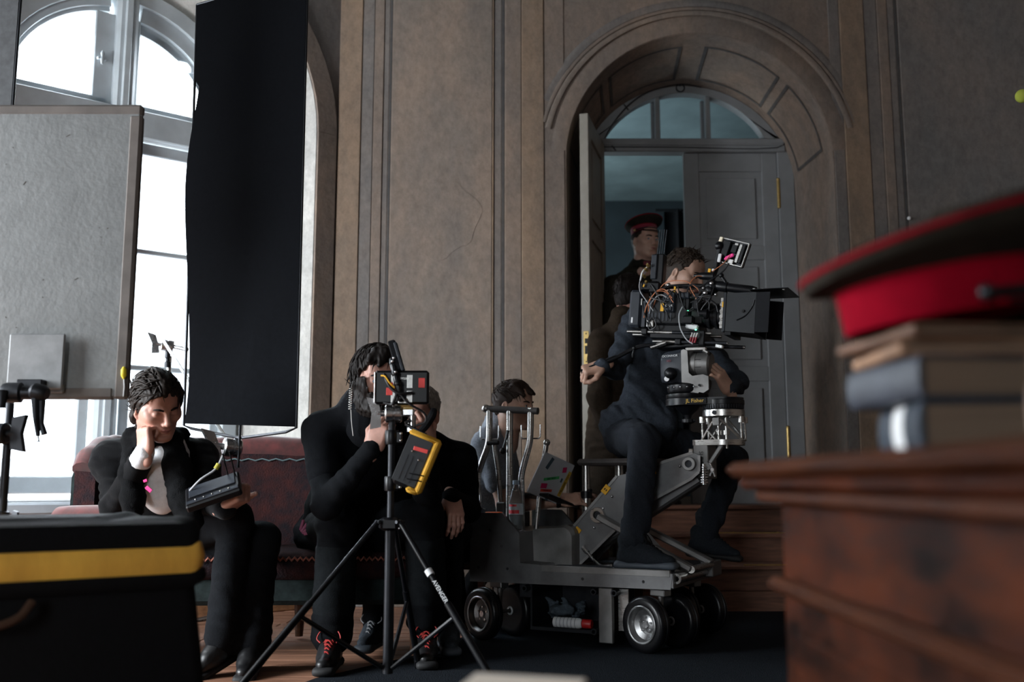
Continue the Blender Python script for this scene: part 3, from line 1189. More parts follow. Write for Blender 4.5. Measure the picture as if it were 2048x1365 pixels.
# push bar and controls at the rear, steering turned along the chassis
yb = -.2
mb = MB()
mb.cyl((-.455, yb, 1.074), (-.18, yb, 1.054), .0165, n=20)
pl(mb, 'handle_bar', mat('bar_grip', (.09, .085, .085), .4, .3), dolly)
mb = MB()
mb.ball((-.46, yb, 1.075), (.022, .02, .02))
pl(mb, 'bar_end', STEEL, dolly)
for x0, dx in ((-.44, -.062), (-.218, -.05)):
    mb = MB()
    mb.tube([(x0, yb, 1.07), (x0 - .002, yb, .97), (x0 - .008, yb, .9), (x0 + dx * .7, yb, .81), (x0 + dx, yb, .75), (x0 + dx, yb, .69), (x0 + dx, yb, .49)], .0155, 14, smooth=5)
    up = pl(mb, 'upright', STEEL, dolly)
    for s_ in (-1, 1):
        mb = MB()
        mb.tube([(x0 + s_ * .012, yb, .925), (x0 + s_ * .043, yb, .925), (x0 + s_ * .05, yb, .935), (x0 + s_ * .05, yb, .99)], .0035, 8)
        pl(mb, 'cable_hook', CHROME, up)
mb = MB()
mb.cyl((-.333, yb, .49), (-.33, yb, 1.06), .0165, n=18)
pl(mb, 'upright', STEEL, dolly)
mb = MB()
mb.tube([(-.22, yb + .06, .5), (-.19, yb + .06, .76), (-.165, yb + .06, .9)], [.011, .013, .012], 12)
mb.ball((-.163, yb + .06, .907), .017)
pl(mb, 'boom_lever', STEEL, dolly)
mb = MB()
mb.tube([(-.4, yb + .05, .58), (-.415, yb + .04, .78), (-.43, yb + .03, .9)], .012, 12)
pl(mb, 'steering_shaft', STEEL, dolly)
mb = MB()
mb.box((-.395, yb + .05, .56), (.05, .05, .13), None, .006)
pl(mb, 'shaft_socket', ALU, dolly)
mb = MB()
mb.tube([(-.33, yb - .02, .965), (-.335, yb - .025, .93), (-.35, yb - .03, .88)], [.008, .006, .006], 8)
mb.ball((-.352, yb - .03, .868), .016)
pl(mb, 'knob_lever', BLACK, dolly)
mb = MB()
mb.cyl((-.44, yb - .02, .905), (-.38, yb - .02, .908), .01, n=12)
pl(mb, 't_handle', BLACK, dolly)
for y0 in (-.32, -.2):
    mb = MB()
    mb.tube([(-.475, y0 + .02, .59), (-.475, y0 - .02, .6), (-.475, y0 - .028, .61), (-.475, y0 - .028, .66)], .0035, 8)
    pl(mb, 'cable_hook', CHROME, dolly)
mb = MB()
mb.bx(-.4, -.32, -.32, -.29, .575, .583, .003)
pl(mb, 'orange_label', mat('orange_label', (.9, .12, .02), .5), dolly, 0)
# seat on its post
mb = MB()
mb.bx(-.08, .32, .02, .33, .8, .832, .012)
pl(mb, 'seat', mat('seat_board', (.06, .05, .048), .6, var=.3, scale=12), dolly, 0)
mb = MB()
mb.cyl((-.045, .06, .35), (-.045, .06, .8), .018, n=16)
mb.cyl((-.045, .06, .35), (-.045, .06, .66), .022, n=16)
mb.cyl((.1, .13, .35), (.1, .13, .8), .02, n=16)
pl(mb, 'seat_post', STEEL, dolly)
mb = MB()
mb.ring((-.045, .06, .66), (0, 0, 1), .028, .018, .035, 18)
mb.cyl((-.02, .03, .68), (0, .01, .68), .008, n=10)
pl(mb, 'clamp', BLACK, dolly)

# ---------------- riser with offset plate (things that stand on the boom)
riser = empty('camera_riser', DC, DA, 'silver truss riser with black offset plate on the dolly boom end', 'riser')
mb = MB()
mb.bx(.535, .605, -.085, .05, .735, .905, .004)
blk = pl(mb, 'bracket', ALU, riser, 0)
mb = MB()
mb.bx(.515, .536, -.09, .05, .72, .87, .003)
pl(mb, 'bracket_flange', STEEL, blk, 0)
text_mesh('bracket_lettering', 'SLE-368', .026, BLACK, WM(riser) @ m4((.572, -.0856, .815), (0, 0, -1), (1, 0, 0)), blk)
mb = MB()
pts = [(.535, -.085), (.535, .07)] + [(.655 + .095 * math.cos(R(a)), -.005 + .095 * math.sin(R(a))) for a in range(90, -91, -12)]
mb.prism(pts[::-1], (0, 0, .884), (1, 0, 0), (0, 1, 0), .024)
pl(mb, 'base_plate', STEEL, riser, 40)
mb = MB()
mb.lathe((.657, 0, 1.012), (.657, 0, 1.044), [(.09, 0), (.094, .06), (.094, .94), (.09, 1)], 44)
tp = pl(mb, 'top_plate', STEEL, riser, 30)
mb = MB()
mb.cyl((.64, -.097, 1.028), (.64, -.09, 1.028), .01, n=16)
pl(mb, 'socket_screw', GUNM, tp)
mb = MB()
mb.lathe((.657, 0, 1.044), (.657, 0, 1.09), [(.088, 0), (.09, .1), (.09, .5), (.095, .52), (.095, .93), (.091, 1)], 44)
pl(mb, 'turntable', BLACK, riser, 30)
mb = MB()
for i in range(48):
    a = 2 * math.pi * i / 48
    q = Vector((.657 + .0905 * math.cos(a), .0905 * math.sin(a), 1.057))
    mb.box(q, (.004, .004, .018), Matrix.Rotation(a, 3, 'Z'))
tag(pl(mb, 'scale_marks', GUNM, riser, 0), kind='stuff')
for (a, b_) in (((.57, -.06, .905), (.635, -.075, 1.0)), ((.745, -.03, .905), (.66, -.08, 1.0)), ((.57, .06, .905), (.635, .075, 1.0)), ((.745, .03, .905), (.66, .08, 1.0)), ((.64, -.07, .905), (.6, -.07, .95))):
    mb = MB()
    mb.beam(a, b_, .009, .016, (0, 1, 0), .002)
    pl(mb, 'truss_bar', STEEL, riser, 0)
for x, y in ((.572, -.05), (.74, -.02), (.572, .05), (.74, .05)):
    mb = MB()
    mb.cyl((x, y, .905), (x, y, .955), .0065, n=12)
    mb.cyl((x, y, .955), (x, y, .985), .0045, n=10)
    mb.cyl((x, y, .985), (x, y, 1.012), .014, n=16)
    pl(mb, 'levelling_screw', STEEL, riser)
for x in (.64, .675):
    mb = MB()
    mb.cyl((x, -.03, .87), (x, -.03, .93), .007, n=12)
    mb.cyl((x, -.03, .93), (x, -.03, .95), .016, n=18)
    mb.cyl((x, -.03, .95), (x, -.03, 1.01), .006, n=12)
    pl(mb, 'thumb_screw', STEEL, riser)
mb = MB()
mb.box((.645, -.085, .988), (.03, .012, .035), None, .002)
pl(mb, 'truss_node', ALU, riser, 0)
mb = MB()
mb.beam((.66, -.05, .884), (.6, -.07, .79), .02, .03, (0, 1, 0), .004)
mb.lathe((.6, -.095, .79), (.6, -.02, .79), [(.018, 0), (.02, .1), (.02, .9), (.018, 1)], 18)
pl(mb, 'tilt_arm', ALU, riser)
mb = MB()
for k in range(7):
    mb.lathe((.585, -.1, .715 + .011 * k), (.585, -.1, .724 + .011 * k), [(.016, 0), (.021, .3), (.021, .7), (.016, 1)], 18)
mb.cyl((.585, -.1, .71), (.585, -.1, .8), .013, n=14)
pl(mb, 'worm_screw', CHROME, riser)
mb = MB()
for dz, dx in ((.03, -.012), (-.03, .012), (-.028, -.012)):
    mb.tube([(.628, -.105, .775), (.628 + dx * .6, -.108, .775 + dz * .6), (.628 + dx, -.108, .775 + dz)], [.006, .004, .005], 8)
mb.cyl((.628, -.09, .775), (.628, -.112, .775), .008, n=10)
pl(mb, 'star_knob', CHROME, riser)
# black offset arm carrying the bowl
mb = MB()
pts = [(.657 + .092 * math.cos(R(a)), .092 * math.sin(R(a))) for a in range(-75, 76, 15)] + [(.49 + .1 * math.cos(R(a)), .1 * math.sin(R(a))) for a in range(75, 286, 15)]
mb.prism(pts, (0, 0, 1.068), (1, 0, 0), (0, 1, 0), .03)
pl(mb, 'offset_plate', BLACK, riser, 30)
text_mesh('plate_lettering', 'JL Fisher', .024, GOLD, WM(riser) @ m4((.555, -.1035, 1.083), (1, 0, 0), (0, 0, 1)), riser)
mb = MB()
mb.bx(.5, .61, -.103, -.08, 1.07, 1.097, .002)
pl(mb, 'name_bar', BLACK, riser, 0)
mb = MB()
mb.lathe((.49, 0, 1.098), (.49, 0, 1.125), [(.095, 0), (.098, .2), (.098, .8), (.08, 1)], 40)
pl(mb, 'bowl', BLACK, riser, 30)
mb = MB()
mb.lathe((.49, 0, 1.068), (.49, 0, .985), [(.06, 0), (.05, .2), (.02, .5), (.016, .7), (.03, .74), (.03, .92), (.012, 1)], 24)
for s_ in (-1, 1):
    mb.cyl((.49, 0, 1.0), (.49 + s_ * .04, -.01, 1.0), .007, n=8)
pl(mb, 'tie_down', BLACK, riser, 30)

# ---------------- fluid head
hd = empty('fluid_head', DC, DA, 'grey fluid head with round drum and long pan handle on the black bowl', 'camera head')
cx = .485
mb = MB()
mb.lathe((cx, 0, 1.122), (cx, 0, 1.175), [(.07, 0), (.082, .12), (.086, .3), (.086, .75), (.07, .9), (.06, 1)], 36)
pl(mb, 'pan_base', BLACK, hd, 30)
for i in range(5):
    mb = MB()
    mb.ball((cx - .06 + .03 * i, -.084 + .004 * abs(i - 2), 1.15), .005, 8, 6)
    pl(mb, 'base_knob', CHROME, hd)
mb = MB()
rings = []
for k, (xx, w_) in enumerate(((-.115, .02), (-.105, .045), (-.08, .055), (.0, .06))):
    rr = []
    top = (1.285, 1.31, 1.325, 1.335)[k]
    bot = (1.19, 1.175, 1.17, 1.17)[k]
    for i in range(12):
        a = 2 * math.pi * i / 12
        rr.append((cx + xx, w_ * math.copysign(abs(math.cos(a)) ** .5, math.cos(a)), (top + bot) / 2 + (top - bot) / 2 * math.copysign(abs(math.sin(a)) ** .5, math.sin(a))))
    rings.append(rr)
mb.loft(rings)
bd = pl(mb, 'body', BLUELBL, hd, 30)
text_mesh('maker_lettering', "OCONNOR", .014, WHITE, WM(hd) @ m4((cx - .055, -.0615, 1.298), (1, 0, .02), (0, 0, 1)), bd)
text_mesh('model_lettering', 'HD', .014, mat('dark_red_print', (.25, .02, .04), .5), WM(hd) @ m4((cx - .06, -.0615, 1.275), (1, 0, .02), (0, 0, 1)), bd)
mb = MB()
mb.lathe((cx - .05, -.062, 1.215), (cx - .05, -.095, 1.215), [(.028, 0), (.028, .5), (.022, .8), (.006, 1)], 24)
pl(mb, 'drag_knob', BLACK, hd, 40)
mb = MB()
mb.lathe((cx - .065, -.06, 1.19), (cx - .065, -.085, 1.19), [(.012, 0), (.016, .4), (.012, 1)], 14)
pl(mb, 'chrome_knob', CHROME, hd, 40)
mb = MB()
mb.lathe((cx + .03, 0, 1.262), (cx + .125, 0, 1.255), [(.05, 0), (.057, .06), (.058, .3), (.056, .32), (.056, .36), (.058, .38), (.058, .9), (.05, 1)], 36)
dr = pl(mb, 'tilt_drum', ALU, hd, 30)
for z in (1.275, 1.24):
    mb = MB()
    mb.beam((cx + .06, -.0575, z), (cx + .09, -.0575, z), .003, .002)
    pl(mb, 'index_mark', BLACK, dr, 0)
mb = MB()
pts = [(.0, .165), (.012, .17), (.03, .165), (.034, .06), (.05, .045), (.1, .05), (.125, .04), (.125, -.02), (.1, -.035), (.08, -.03), (.06, -.055), (.02, -.05), (0, .02)]
mb.prism([(cx + .0 + x, 1.135 + z + .02) for x, z in pts], (0, -.05, 0), (1, 0, 0), (0, 0, 1), .016)
fk = pl(mb, 'yoke', ALU, hd, 0)
for x in (.035, .085):
    mb = MB()
    mb.cyl((cx + x, -.068, 1.155), (cx + x, -.076, 1.155), .006, n=8)
    pl(mb, 'yoke_screw', BLACK, fk)
mb = MB()
mb.lathe((cx + .02, -.01, 1.178), (cx + .11, -.02, 1.15), [(.02, 0), (.035, .2), (.035, 1)], 20)
pl(mb, 'rear_foot', ALUD, hd, 30)
mb = MB()
mb.bx(cx - .125, cx + .1, -.05, .05, 1.337, 1.353, .004)
pl(mb, 'top_plate', BLACK, hd, 0)
mb = MB()
mb.beam((cx + .02, -.06, 1.325), (cx + .12, -.06, 1.322), .016, .022, (0, 0, 1), .006)
mb.beam((cx + .1, -.06, 1.318), (cx + .13, -.06, 1.3), .016, .018, (0, 0, 1), .006)
pl(mb, 'plate_lever', STEEL, hd)
mb = MB()
mb.cyl((cx - .14, -.075, 1.34), (cx - .07, -.075, 1.36), .011, n=14)
pl(mb, 'handle_rosette', STEEL, hd)
mb = MB()
mb.tube([(cx - .1, -.075, 1.348), (cx - .16, -.08, 1.352), (cx - .22, -.085, 1.34), (cx - .3, -.105, 1.3), (cx - .36, -.132, 1.272)], .0095, 10, smooth=5)
mb.tube([(cx - .3, -.105, 1.3), (cx - .36, -.132, 1.272), (cx - .455, -.166, 1.232)], .0135, 12)
pl(mb, 'pan_handle', BLACK, hd)
mb = MB()
mb.tube([(cx - .215, -.095, 1.335), (cx - .22, -.105, 1.31), (cx - .222, -.105, 1.295)], [.005, .006, .003], 8)
mb.ball((cx - .215, -.097, 1.34), .009, 10, 6)
pl(mb, 'handle_clamp', BLACK, hd)

# ================================================================== film camera with its accessories (local x = lens direction)
fc = empty('film_camera', DC + Matrix.Rotation(DA, 3, 'Z') @ Vector((.5, 0, 1.5)), 0, 'black film camera rig with matte box, cables and monitor above the grey head', 'camera')
fc.rotation_euler = (Matrix.Rotation(DA, 3, 'Z') @ Matrix.Rotation(R(5.2), 3, 'Y')).to_euler()
mb = MB()
mb.bx(-.165, .03, -.06, .06, -.06, .075, .008)
body = pl(mb, 'camera_body', BLACK, fc, 0)
mb = MB()
mb.bx(-.1, -.04, -.075, -.058, -.005, .095, .006)
mb.bx(-.095, -.05, -.08, -.07, .0, .06, .006)
pl(mb, 'side_module', BLUELBL, body, 0)
text_mesh('module_lettering', 'CAM', .016, WHITE, WM(fc) @ m4((-.066, -.0812, .025), (1, 0, 0), (0, 0, 1)), body)
mb = MB()
mb.box((-.096, -.084, .018), (.016, .003, .04), None, .001)
pl(mb, 'yellow_tag', YEL, body, 0)
mb = MB()
mb.bx(-.05, .05, -.055, .055, .07, .085, .004)
mb.bx(.03, .09, -.05, .05, -.055, .06, .006)
pl(mb, 'lens_mount_block', BLACK, fc, 0)
mb = MB()
for i in range(6):
    mb.bx(-.155 + i * .018, -.145 + i * .018, -.0625, -.0595, -.045, -.005, .001)
pl(mb, 'vent_grille', GUNM, body, 0)
# battery slab behind
mb = MB()
mb.bx(-.272, -.21, -.055, .055, -.075, .105, .012)
bat = pl(mb, 'battery', BLUELBL, fc, 0)
mb = MB()
mb.bx(-.255, -.246, -.0575, -.054, -.055, -.028, .001)
pl(mb, 'charge_window', WHITE, bat, 0)
mb = MB()
mb.bx(-.209, -.185, -.05, .05, -.075, .055, .004)
mb.bx(-.19, -.16, -.04, .04, -.07, .06, .003)
pl(mb, 'battery_plate', GUNM, fc, 0)
mb = MB()
mb.bx(-.212, -.206, -.056, -.05, .03, .062, .001)
mb.bx(-.175, -.14, -.0655, -.06, -.075, -.04, .004)
pl(mb, 'steel_latch', STEEL, fc, 0)
# lens with gear rings
mb = MB()
prof = [(.05, 0), (.055, .02), (.055, .18), (.058, .2), (.058, .34), (.052, .36), (.052, .5), (.057, .52), (.057, .66), (.054, .68), (.056, .98), (.052, 1)]
mb.lathe((.085, 0, -.01), (.19, 0, -.01), prof, 40)
lens = pl(mb, 'lens', BLACK, fc, 30)
mb = MB()
for x, r_ in ((.112, .0585), (.146, .0575)):
    for i in range(60):
        a = 2 * math.pi * i / 60
        mb.box((x, r_ * math.cos(a), -.01 + r_ * math.sin(a)), (.012, .003, .003), Matrix.Rotation(a, 3, 'X'))
tag(pl(mb, 'gear_teeth', GUNM, lens, 0), kind='stuff')
mb = MB()
mb.lathe((.187, 0, -.01), (.194, 0, -.01), [(.05, 0), (.03, .8), (.0001, 1)], 30, False)
pl(mb, 'front_glass', GLASSD, lens, 50)
mb = MB()
for z in (.035, .005, -.02, -.05):
    mb.cyl((.178, -.056, z), (.178, -.066, z), .008, n=12)
mb.bx(.17, .19, -.06, -.05, -.075, .07, .003)
pl(mb, 'lens_support', STEEL, fc)
# matte box: frame, bellows box, side flags, french flag
mb = MB()
mb.bx(.19, .205, -.085, .085, -.092, .09, .003)
mf = pl(mb, 'matte_frame', GUNM, fc, 0)
mb = MB()
mb.bx(.186, .192, -.0865, -.0845, .02, .045, .0005)
pl(mb, 'yellow_tag', YEL, mf, 0)
CARB = mat('carbon_weave', (.011, .013, .0155), .55, var=.5, scale=220, streak=(1, 1, 1), col2=(.005, .006, .007), spec=.2)
mb = MB()
o0 = [(.205, -.083, -.088), (.205, .083, -.088), (.205, .083, .085), (.205, -.083, .085)]
o1 = [(.345, -.115, -.1), (.345, .115, -.1), (.345, .115, .085), (.345, -.115, .085)]
i1 = [(.345, -.111, -.096), (.345, .111, -.096), (.345, .111, .081), (.345, -.111, .081)]
i0 = [(.207, -.079, -.084), (.207, .079, -.084), (.207, .079, .081), (.207, -.079, .081)]
mb.loft([o0, o1, i1, i0], cap=False)
mx = pl(mb, 'matte_box', CARB, fc, 0)
mb = MB()
mb.tube([(.26, -.0985, -.04), (.3, -.106, -.02), (.33, -.1125, .02), (.338, -.1145, .05)], .003, 6, smooth=4)
mb.cyl((.288, -.103, .0), (.288, -.11, .0), .006, n=8)
pl(mb, 'side_cord', BLACK, mx)
mb = MB()
mb.beam((.345, -.118, -.006), (.41, -.13, -.006), .18, .004, (0, 1, 0), .001)
pl(mb, 'side_flag', MATTE, fc, 0)
mb = MB()
mb.beam((.345, .118, -.006), (.41, .15, -.006), .18, .004, (0, 1, 0), .001)
pl(mb, 'side_flag', MATTE, fc, 0)
mb = MB()
mb.box((.4, 0, .098), (.17, .26, .003), Matrix.Rotation(R(-3), 3, 'Y'), .001)
ff = pl(mb, 'top_flag', GUNM, fc, 0)
mb = MB()
for x in (.33, .37, .46):
    mb.box((x, -.1, .1), (.012, .01, .01), None, .002)
pl(mb, 'flag_hinge', STEEL, ff, 0)
mb = MB()
mb.bx(.205, .235, -.09, .09, -.108, -.09, .002)
pl(mb, 'bottom_clamp', BLACK, fc, 0)
# rods, each one a part
for x0, x1, y, z, m_ in ((-.272, .135, -.05, -.096, STEEL), (-.272, .16, .03, -.1, STEEL), (-.14, .215, -.055, -.14, STEEL), (-.14, .275, .02, -.148, STEEL)):
    mb = MB()
    mb.lathe((x0, y, z), (x1, y, z), [(.0001, 0), (.0078, 0), (.0078, 1), (.0055, 1), (.0055, .97), (.0001, .97)], 16, False)
    pl(mb, 'support_rod', STEEL if x0 > -.2 else STEEL, fc)
for x0, x1, y, z in ((-.015, .215, -.055, -.14), (.03, .27, .02, -.148), (-.05, .09, -.05, -.096)):
    mb = MB()
    mb.cyl((x0, y, z), (x1 - .004, y, z), .0084, n=14)
    pl(mb, 'rod_sleeve', GUNM, fc)
mb = MB()
mb.bx(-.2, -.17, -.065, .045, -.11, -.08, .004)
mb.bx(-.03, .0, -.07, .04, -.155, -.125, .005)
mb.bx(.08, .11, -.07, .04, -.155, -.085, .005)
mb.bx(-.16, .08, -.05, .05, -.125, -.06, .004)
mb.bx(-.18, .16, -.04, .04, -.165, -.15, .003)
pl(mb, 'baseplate', BLACK, fc, 0)
mb = MB()
mb.beam((.16, -.055, -.152), (.2, -.075, -.16), .014, .02, (0, 0, 1), .004)
pl(mb, 'plate_lock', STEEL, fc)
# top handle, viewfinder and its long tube
mb = MB()
mb.tube([(-.13, 0, .085), (-.12, 0, .12), (-.06, 0, .13), (.06, 0, .132), (.1, 0, .12), (.11, 0, .09)], .011, 10, smooth=5)
pl(mb, 'top_handle', BLACK, fc)
mb = MB()
mb.lathe((.03, -.03, .175), (.13, -.03, .172), [(.008, 0), (.01, .2), (.016, .3), (.018, .6), (.02, .95), (.016, 1)], 18)
mb.cyl((.1, -.03, .175), (.11, .0, .1), .013, n=14)
pl(mb, 'viewfinder', BLACK, fc)
mb = MB()
mb.lathe((.09, -.04, .11), (.15, -.05, .125), [(.02, 0), (.03, .3), (.034, .7), (.024, 1)], 20)
mb.lathe((.14, -.05, .125), (.33, -.06, .098), [(.02, 0), (.024, .1), (.024, .3), (.02, .32), (.022, .9), (.018, 1)], 20)
mb.ball((.12, -.06, .1), .026)
pl(mb, 'finder_tube', BLACK, fc)
mb = MB()
mb.tube([(.2, -.06, .12), (.185, -.062, .145), (.17, -.062, .165)], .007, 8)
mb.ball((.168, -.062, .17), .012)
pl(mb, 'tilt_knob', BLACK, fc)
mb = MB()
for p, r_ in (((.105, -.085, .085), .012), ((.07, -.06, .075), .009), ((.13, -.08, .13), .01), ((.09, -.07, .11), .008), ((-.08, -.06, .125), .011), ((.02, -.07, .085), .008), ((.15, -.07, .08), .009), ((-.02, -.065, .09), .007)):
    mb = MB()
    mb.ball(p, r_, 12, 8)
    pl(mb, 'bracket_bolt', CHROME, fc)
mb = MB()
mb.cyl((.0, -.06, .07), (.1, -.06, .068), .006, n=10)
mb.bx(.05, .08, -.068, -.05, .04, .066, .003)
pl(mb, 'accessory_rod', STEEL, fc)
# lens motor and small boxes
for c, s_, m_ in (((.07, -.075, .03), (.035, .04, .05), BLACK), ((.03, -.072, -.04), (.05, .03, .04), BLACK), ((.0, -.07, .075), (.06, .02, .03), BLUELBL), ((-.14, -.06, .11), (.05, .06, .05), BLACK), ((.06, -.06, .075), (.05, .03, .03), BLACK)):
    mb = MB()
    mb.box(c, s_, None, .006)
    pl(mb, 'control_unit', m_, fc, 0)
mb = MB()
mb.cyl((.085, -.085, -.01), (.12, -.085, -.01), .016, n=18)
mb.cyl((.105, -.078, -.012), (.118, -.078, -.012), .022, n=24)
pl(mb, 'focus_motor', BLACK, fc)
LED = mat('green_led', (.1, .8, .3), .4, emit=((.1, 1, .4), 3.0))
for p in ((.03, -.09, .0), (.07, -.08, -.085)):
    mb = MB()
    mb.ball(p, (.005, .003, .003), 8, 6)
    pl(mb, 'status_light', LED, fc)
mb = MB()
mb.box((.045, -.06, -.068), (.06, .012, .024), Matrix.Rotation(R(8), 3, 'Y'), .008)
pl(mb, 'clear_pad', WHITE, fc)
REDC = mat('dark_red_cable', (.25, .01, .02), .5)
for k in range(3):
    mb = MB()
    mb.tube([(.045 + .012 * k, -.08, -.145), (.052 + .012 * k, -.085, -.12)], .0045, 8)
    cb_ = pl(mb, 'cable_plug', REDC, fc)
    mb = MB()
    mb.tube([(.052 + .012 * k, -.085, -.12), (.058 + .012 * k, -.085, -.1)], .005, 8)
    pl(mb, 'plug_sleeve', STEEL, cb_)
# transmitter with antennas
mb = MB()
mb.bx(-.18, -.125, -.02, .03, .1, .285, .006)
tx = pl(mb, 'transmitter', BLACK, fc, 0)
mb = MB()
mb.bx(-.185, -.155, -.03, -.018, .16, .28, .004)
pl(mb, 'transmitter_label', BLUELBL, tx, 0)
for k in range(4):
    mb = MB()
    x = -.165 + .011 * k
    mb.cyl((x, -.0, .28), (x + .006, -.002, .405), .0028, n=8)
    pl(mb, 'antenna', GUNM, tx)
mb = MB()
for p in ((-.21, -.03, .17), (-.2, -.035, .2), (-.195, -.03, .14), (-.19, -.04, .22)):
    mb.lathe(Vector(p), Vector(p) + Vector((-.004, -.018, .006)), [(.008, 0), (.008, .6), (.006, 1)], 10)
pl(mb, 'connector', BRASS, tx)
mb = MB()
mb.bx(-.23, -.14, -.04, .03, .1, .15, .01)
pl(mb, 'transmitter_cage', BLACK, fc, 0)
# monitor on its post, turned back towards the operator
mon_root = empty('monitor')
mon_root.parent = fc
mon_root.location = (.205, -.02, .285)
mon_root.rotation_euler = (Matrix.Rotation(R(16), 3, 'Y') @ Matrix.Rotation(R(-12), 3, 'Z')).to_euler()
mb = MB()
mb.bx(-.075, .07, .002, .016, -.06, .058, .004)
pl(mb, 'screen_shell', GUNM, mon_root, 0)
mb = MB()
for x0, x1, z0, z1 in ((-.075, .07, .05, .058), (-.075, .07, -.06, -.052), (.062, .07, -.06, .058), (-.075, -.067, -.06, .058)):
    mb.bx(x0, x1, -.006, .004, z0, z1, .002)
pl(mb, 'frame', STEEL, mon_root, 0)
mb = MB()
mb.bx(-.055, -.015, -.022, .002, -.03, .045, .003)
mb.bx(-.01, .02, -.014, .002, -.005, .035, .003)
mb.bx(.044, .06, -.016, .002, -.045, .045, .003)
pl(mb, 'back_module', BLACK, mon_root, 0)
mb = MB()
for p, s_ in (((.032, -.006, .0), (.016, .008, .09)), ((.01, -.012, -.045), (.03, .01, .022)), ((.012, -.014, .038), (.02, .006, .012)), ((-.005, -.008, .02), (.01, .01, .03))):
    mb.box(p, s_, None, .002)
pl(mb, 'steel_bracket', STEEL, mon_root, 0)
mb = MB()
mb.box((.0, -.02, -.025), (.045, .01, .016), Matrix.Rotation(R(-38), 3, 'Y'), .004)
mb.box((-.012, -.02, -.038), (.02, .01, .012), Matrix.Rotation(R(-20), 3, 'Y'), .004)
pl(mb, 'pink_tape', PINKT, mon_root, 0)
mb = MB()
mb.box((-.078, -.004, .035), (.018, .016, .045), None, .003)
pl(mb, 'tag', mat('cream_tag', (.75, .66, .5), .6), mon_root, 0)
mb = MB()
mb.tube([(.115, -.02, .18), (.13, -.02, .22), (.145, -.025, .31)], [.018, .015, .014], 12)
mb.ball((.14, -.025, .315), .022)
mb.cyl((.14, -.03, .315), (.17, -.02, .3), .01, n=10)
pl(mb, 'monitor_post', BLACK, fc)
mb = MB()
mb.box((.15, -.045, .255), (.016, .008, .04), Matrix.Rotation(R(8), 3, 'Y'), .003)
mb.box((.122, -.04, .2), (.012, .006, .012), None, .002)
pl(mb, 'post_tag', WHITE, fc)
mb = MB()
mb.box((.105, -.04, .198), (.014, .004, .018), Matrix.Rotation(R(12), 3, 'Y'), .002)
mb.box((-.045, -.07, .105), (.01, .004, .03), None, .001)
mb.box((-.205, -.05, .125), (.007, .006, .014), Matrix.Rotation(R(20), 3, 'Y'), .001)
pl(mb, 'yellow_tag', YEL, fc)
# cables looping over the body
rng = random.Random(5)
cab = [([(-.19, -.06, -.03), (-.17, -.09, .02), (-.13, -.095, .085), (-.09, -.09, .1), (-.05, -.085, .06)], CABO, .0026),
       ([(-.17, -.06, .0), (-.16, -.085, .05), (-.12, -.09, .09), (-.08, -.085, .085), (-.045, -.08, .04)], CABO, .0022),
       ([(-.165, -.06, -.01), (-.15, -.08, .04), (-.11, -.085, .075), (-.07, -.08, .06)], CABG, .003),
       ([(-.15, -.06, .02), (-.1, -.08, .125), (0, -.09, .14), (.06, -.08, .11), (.08, -.07, .08)], CABO, .0022),
       ([(.06, -.07, .06), (.03, -.085, .12), (.05, -.06, .165), (.08, -.04, .17)], CABO, .0024),
       ([(-.14, -.06, .09), (-.06, -.085, .12), (.04, -.07, .105), (.12, -.06, .15), (.17, -.03, .2), (.2, -.03, .26)], CABLE, .004),
       ([(-.2, -.04, .2), (-.225, -.05, .15), (-.22, -.06, .1), (-.18, -.075, .05), (-.14, -.08, .0)], CABG, .0025),
       ([(.0, -.08, .02), (-.01, -.09, -.02), (.0, -.09, -.08), (.03, -.085, -.13), (.06, -.08, -.15)], CABG, .0035),
       ([(.04, -.085, .04), (.1, -.095, .06), (.15, -.08, .04), (.165, -.07, .0)], CABLE, .004),
       ([(.14, -.07, .12), (.13, -.09, .06), (.1, -.09, .02), (.08, -.085, -.02)], CABLE, .0035),
       ([(-.17, -.065, -.06), (-.14, -.08, -.03), (-.12, -.085, -.07), (-.15, -.08, -.09), (-.17, -.07, -.05)], CABLE, .0035),
       ([(-.2, -.06, .04), (-.18, -.08, -.02), (-.15, -.085, -.06), (-.13, -.08, -.1)], CABLE, .003),
       ([(.12, -.05, .19), (.17, -.045, .23), (.2, -.045, .27)], CABO, .002),
       ([(-.2, -.04, .215), (-.215, -.055, .19), (-.225, -.05, .15)], mat('white_cable', (.7, .7, .7), .4), .004)]
for k in range(10):
    x0 = rng.uniform(-.15, .1)
    cab.append(([(x0, -.065, rng.uniform(.0, .1)), (x0 + rng.uniform(-.03, .05), -.095, rng.uniform(.03, .13)), (x0 + rng.uniform(.0, .1), -.095, rng.uniform(-.03, .1)), (x0 + rng.uniform(.03, .1), -.07, rng.uniform(-.05, .07))], CABLE, .003))
for pts, m_, r_ in cab:
    mb = MB()
    mb.tube(pts, r_, 6, smooth=6)
    pl(mb, 'cable', m_, fc)

# ================================================================== sofa along the window
VELR = mat('red_velvet', (.085, .012, .011), .85, var=.45, scale=18, sheen=.3)
CARPR = mat('kilim_red', (.045, .014, .013), .95, var=.8, scale=14, col2=(.012, .01, .013), bump=.4, bscale=120, spec=.15)
GRNF = mat('dark_green_cloth', (.014, .022, .022), .9, var=.4, scale=30, spec=.2)
TRIM = mat('pale_braid', (.1, .15, .16), .8)
LEGW = wood('sofa_leg_wood', (.16, .075, .035), (.08, .035, .02))
SF = empty('sofa', (-1.135, 4.45, 0), R(3), 'old sofa covered in dark red kilim with red velvet top roll', 'sofa')
W2 = .78


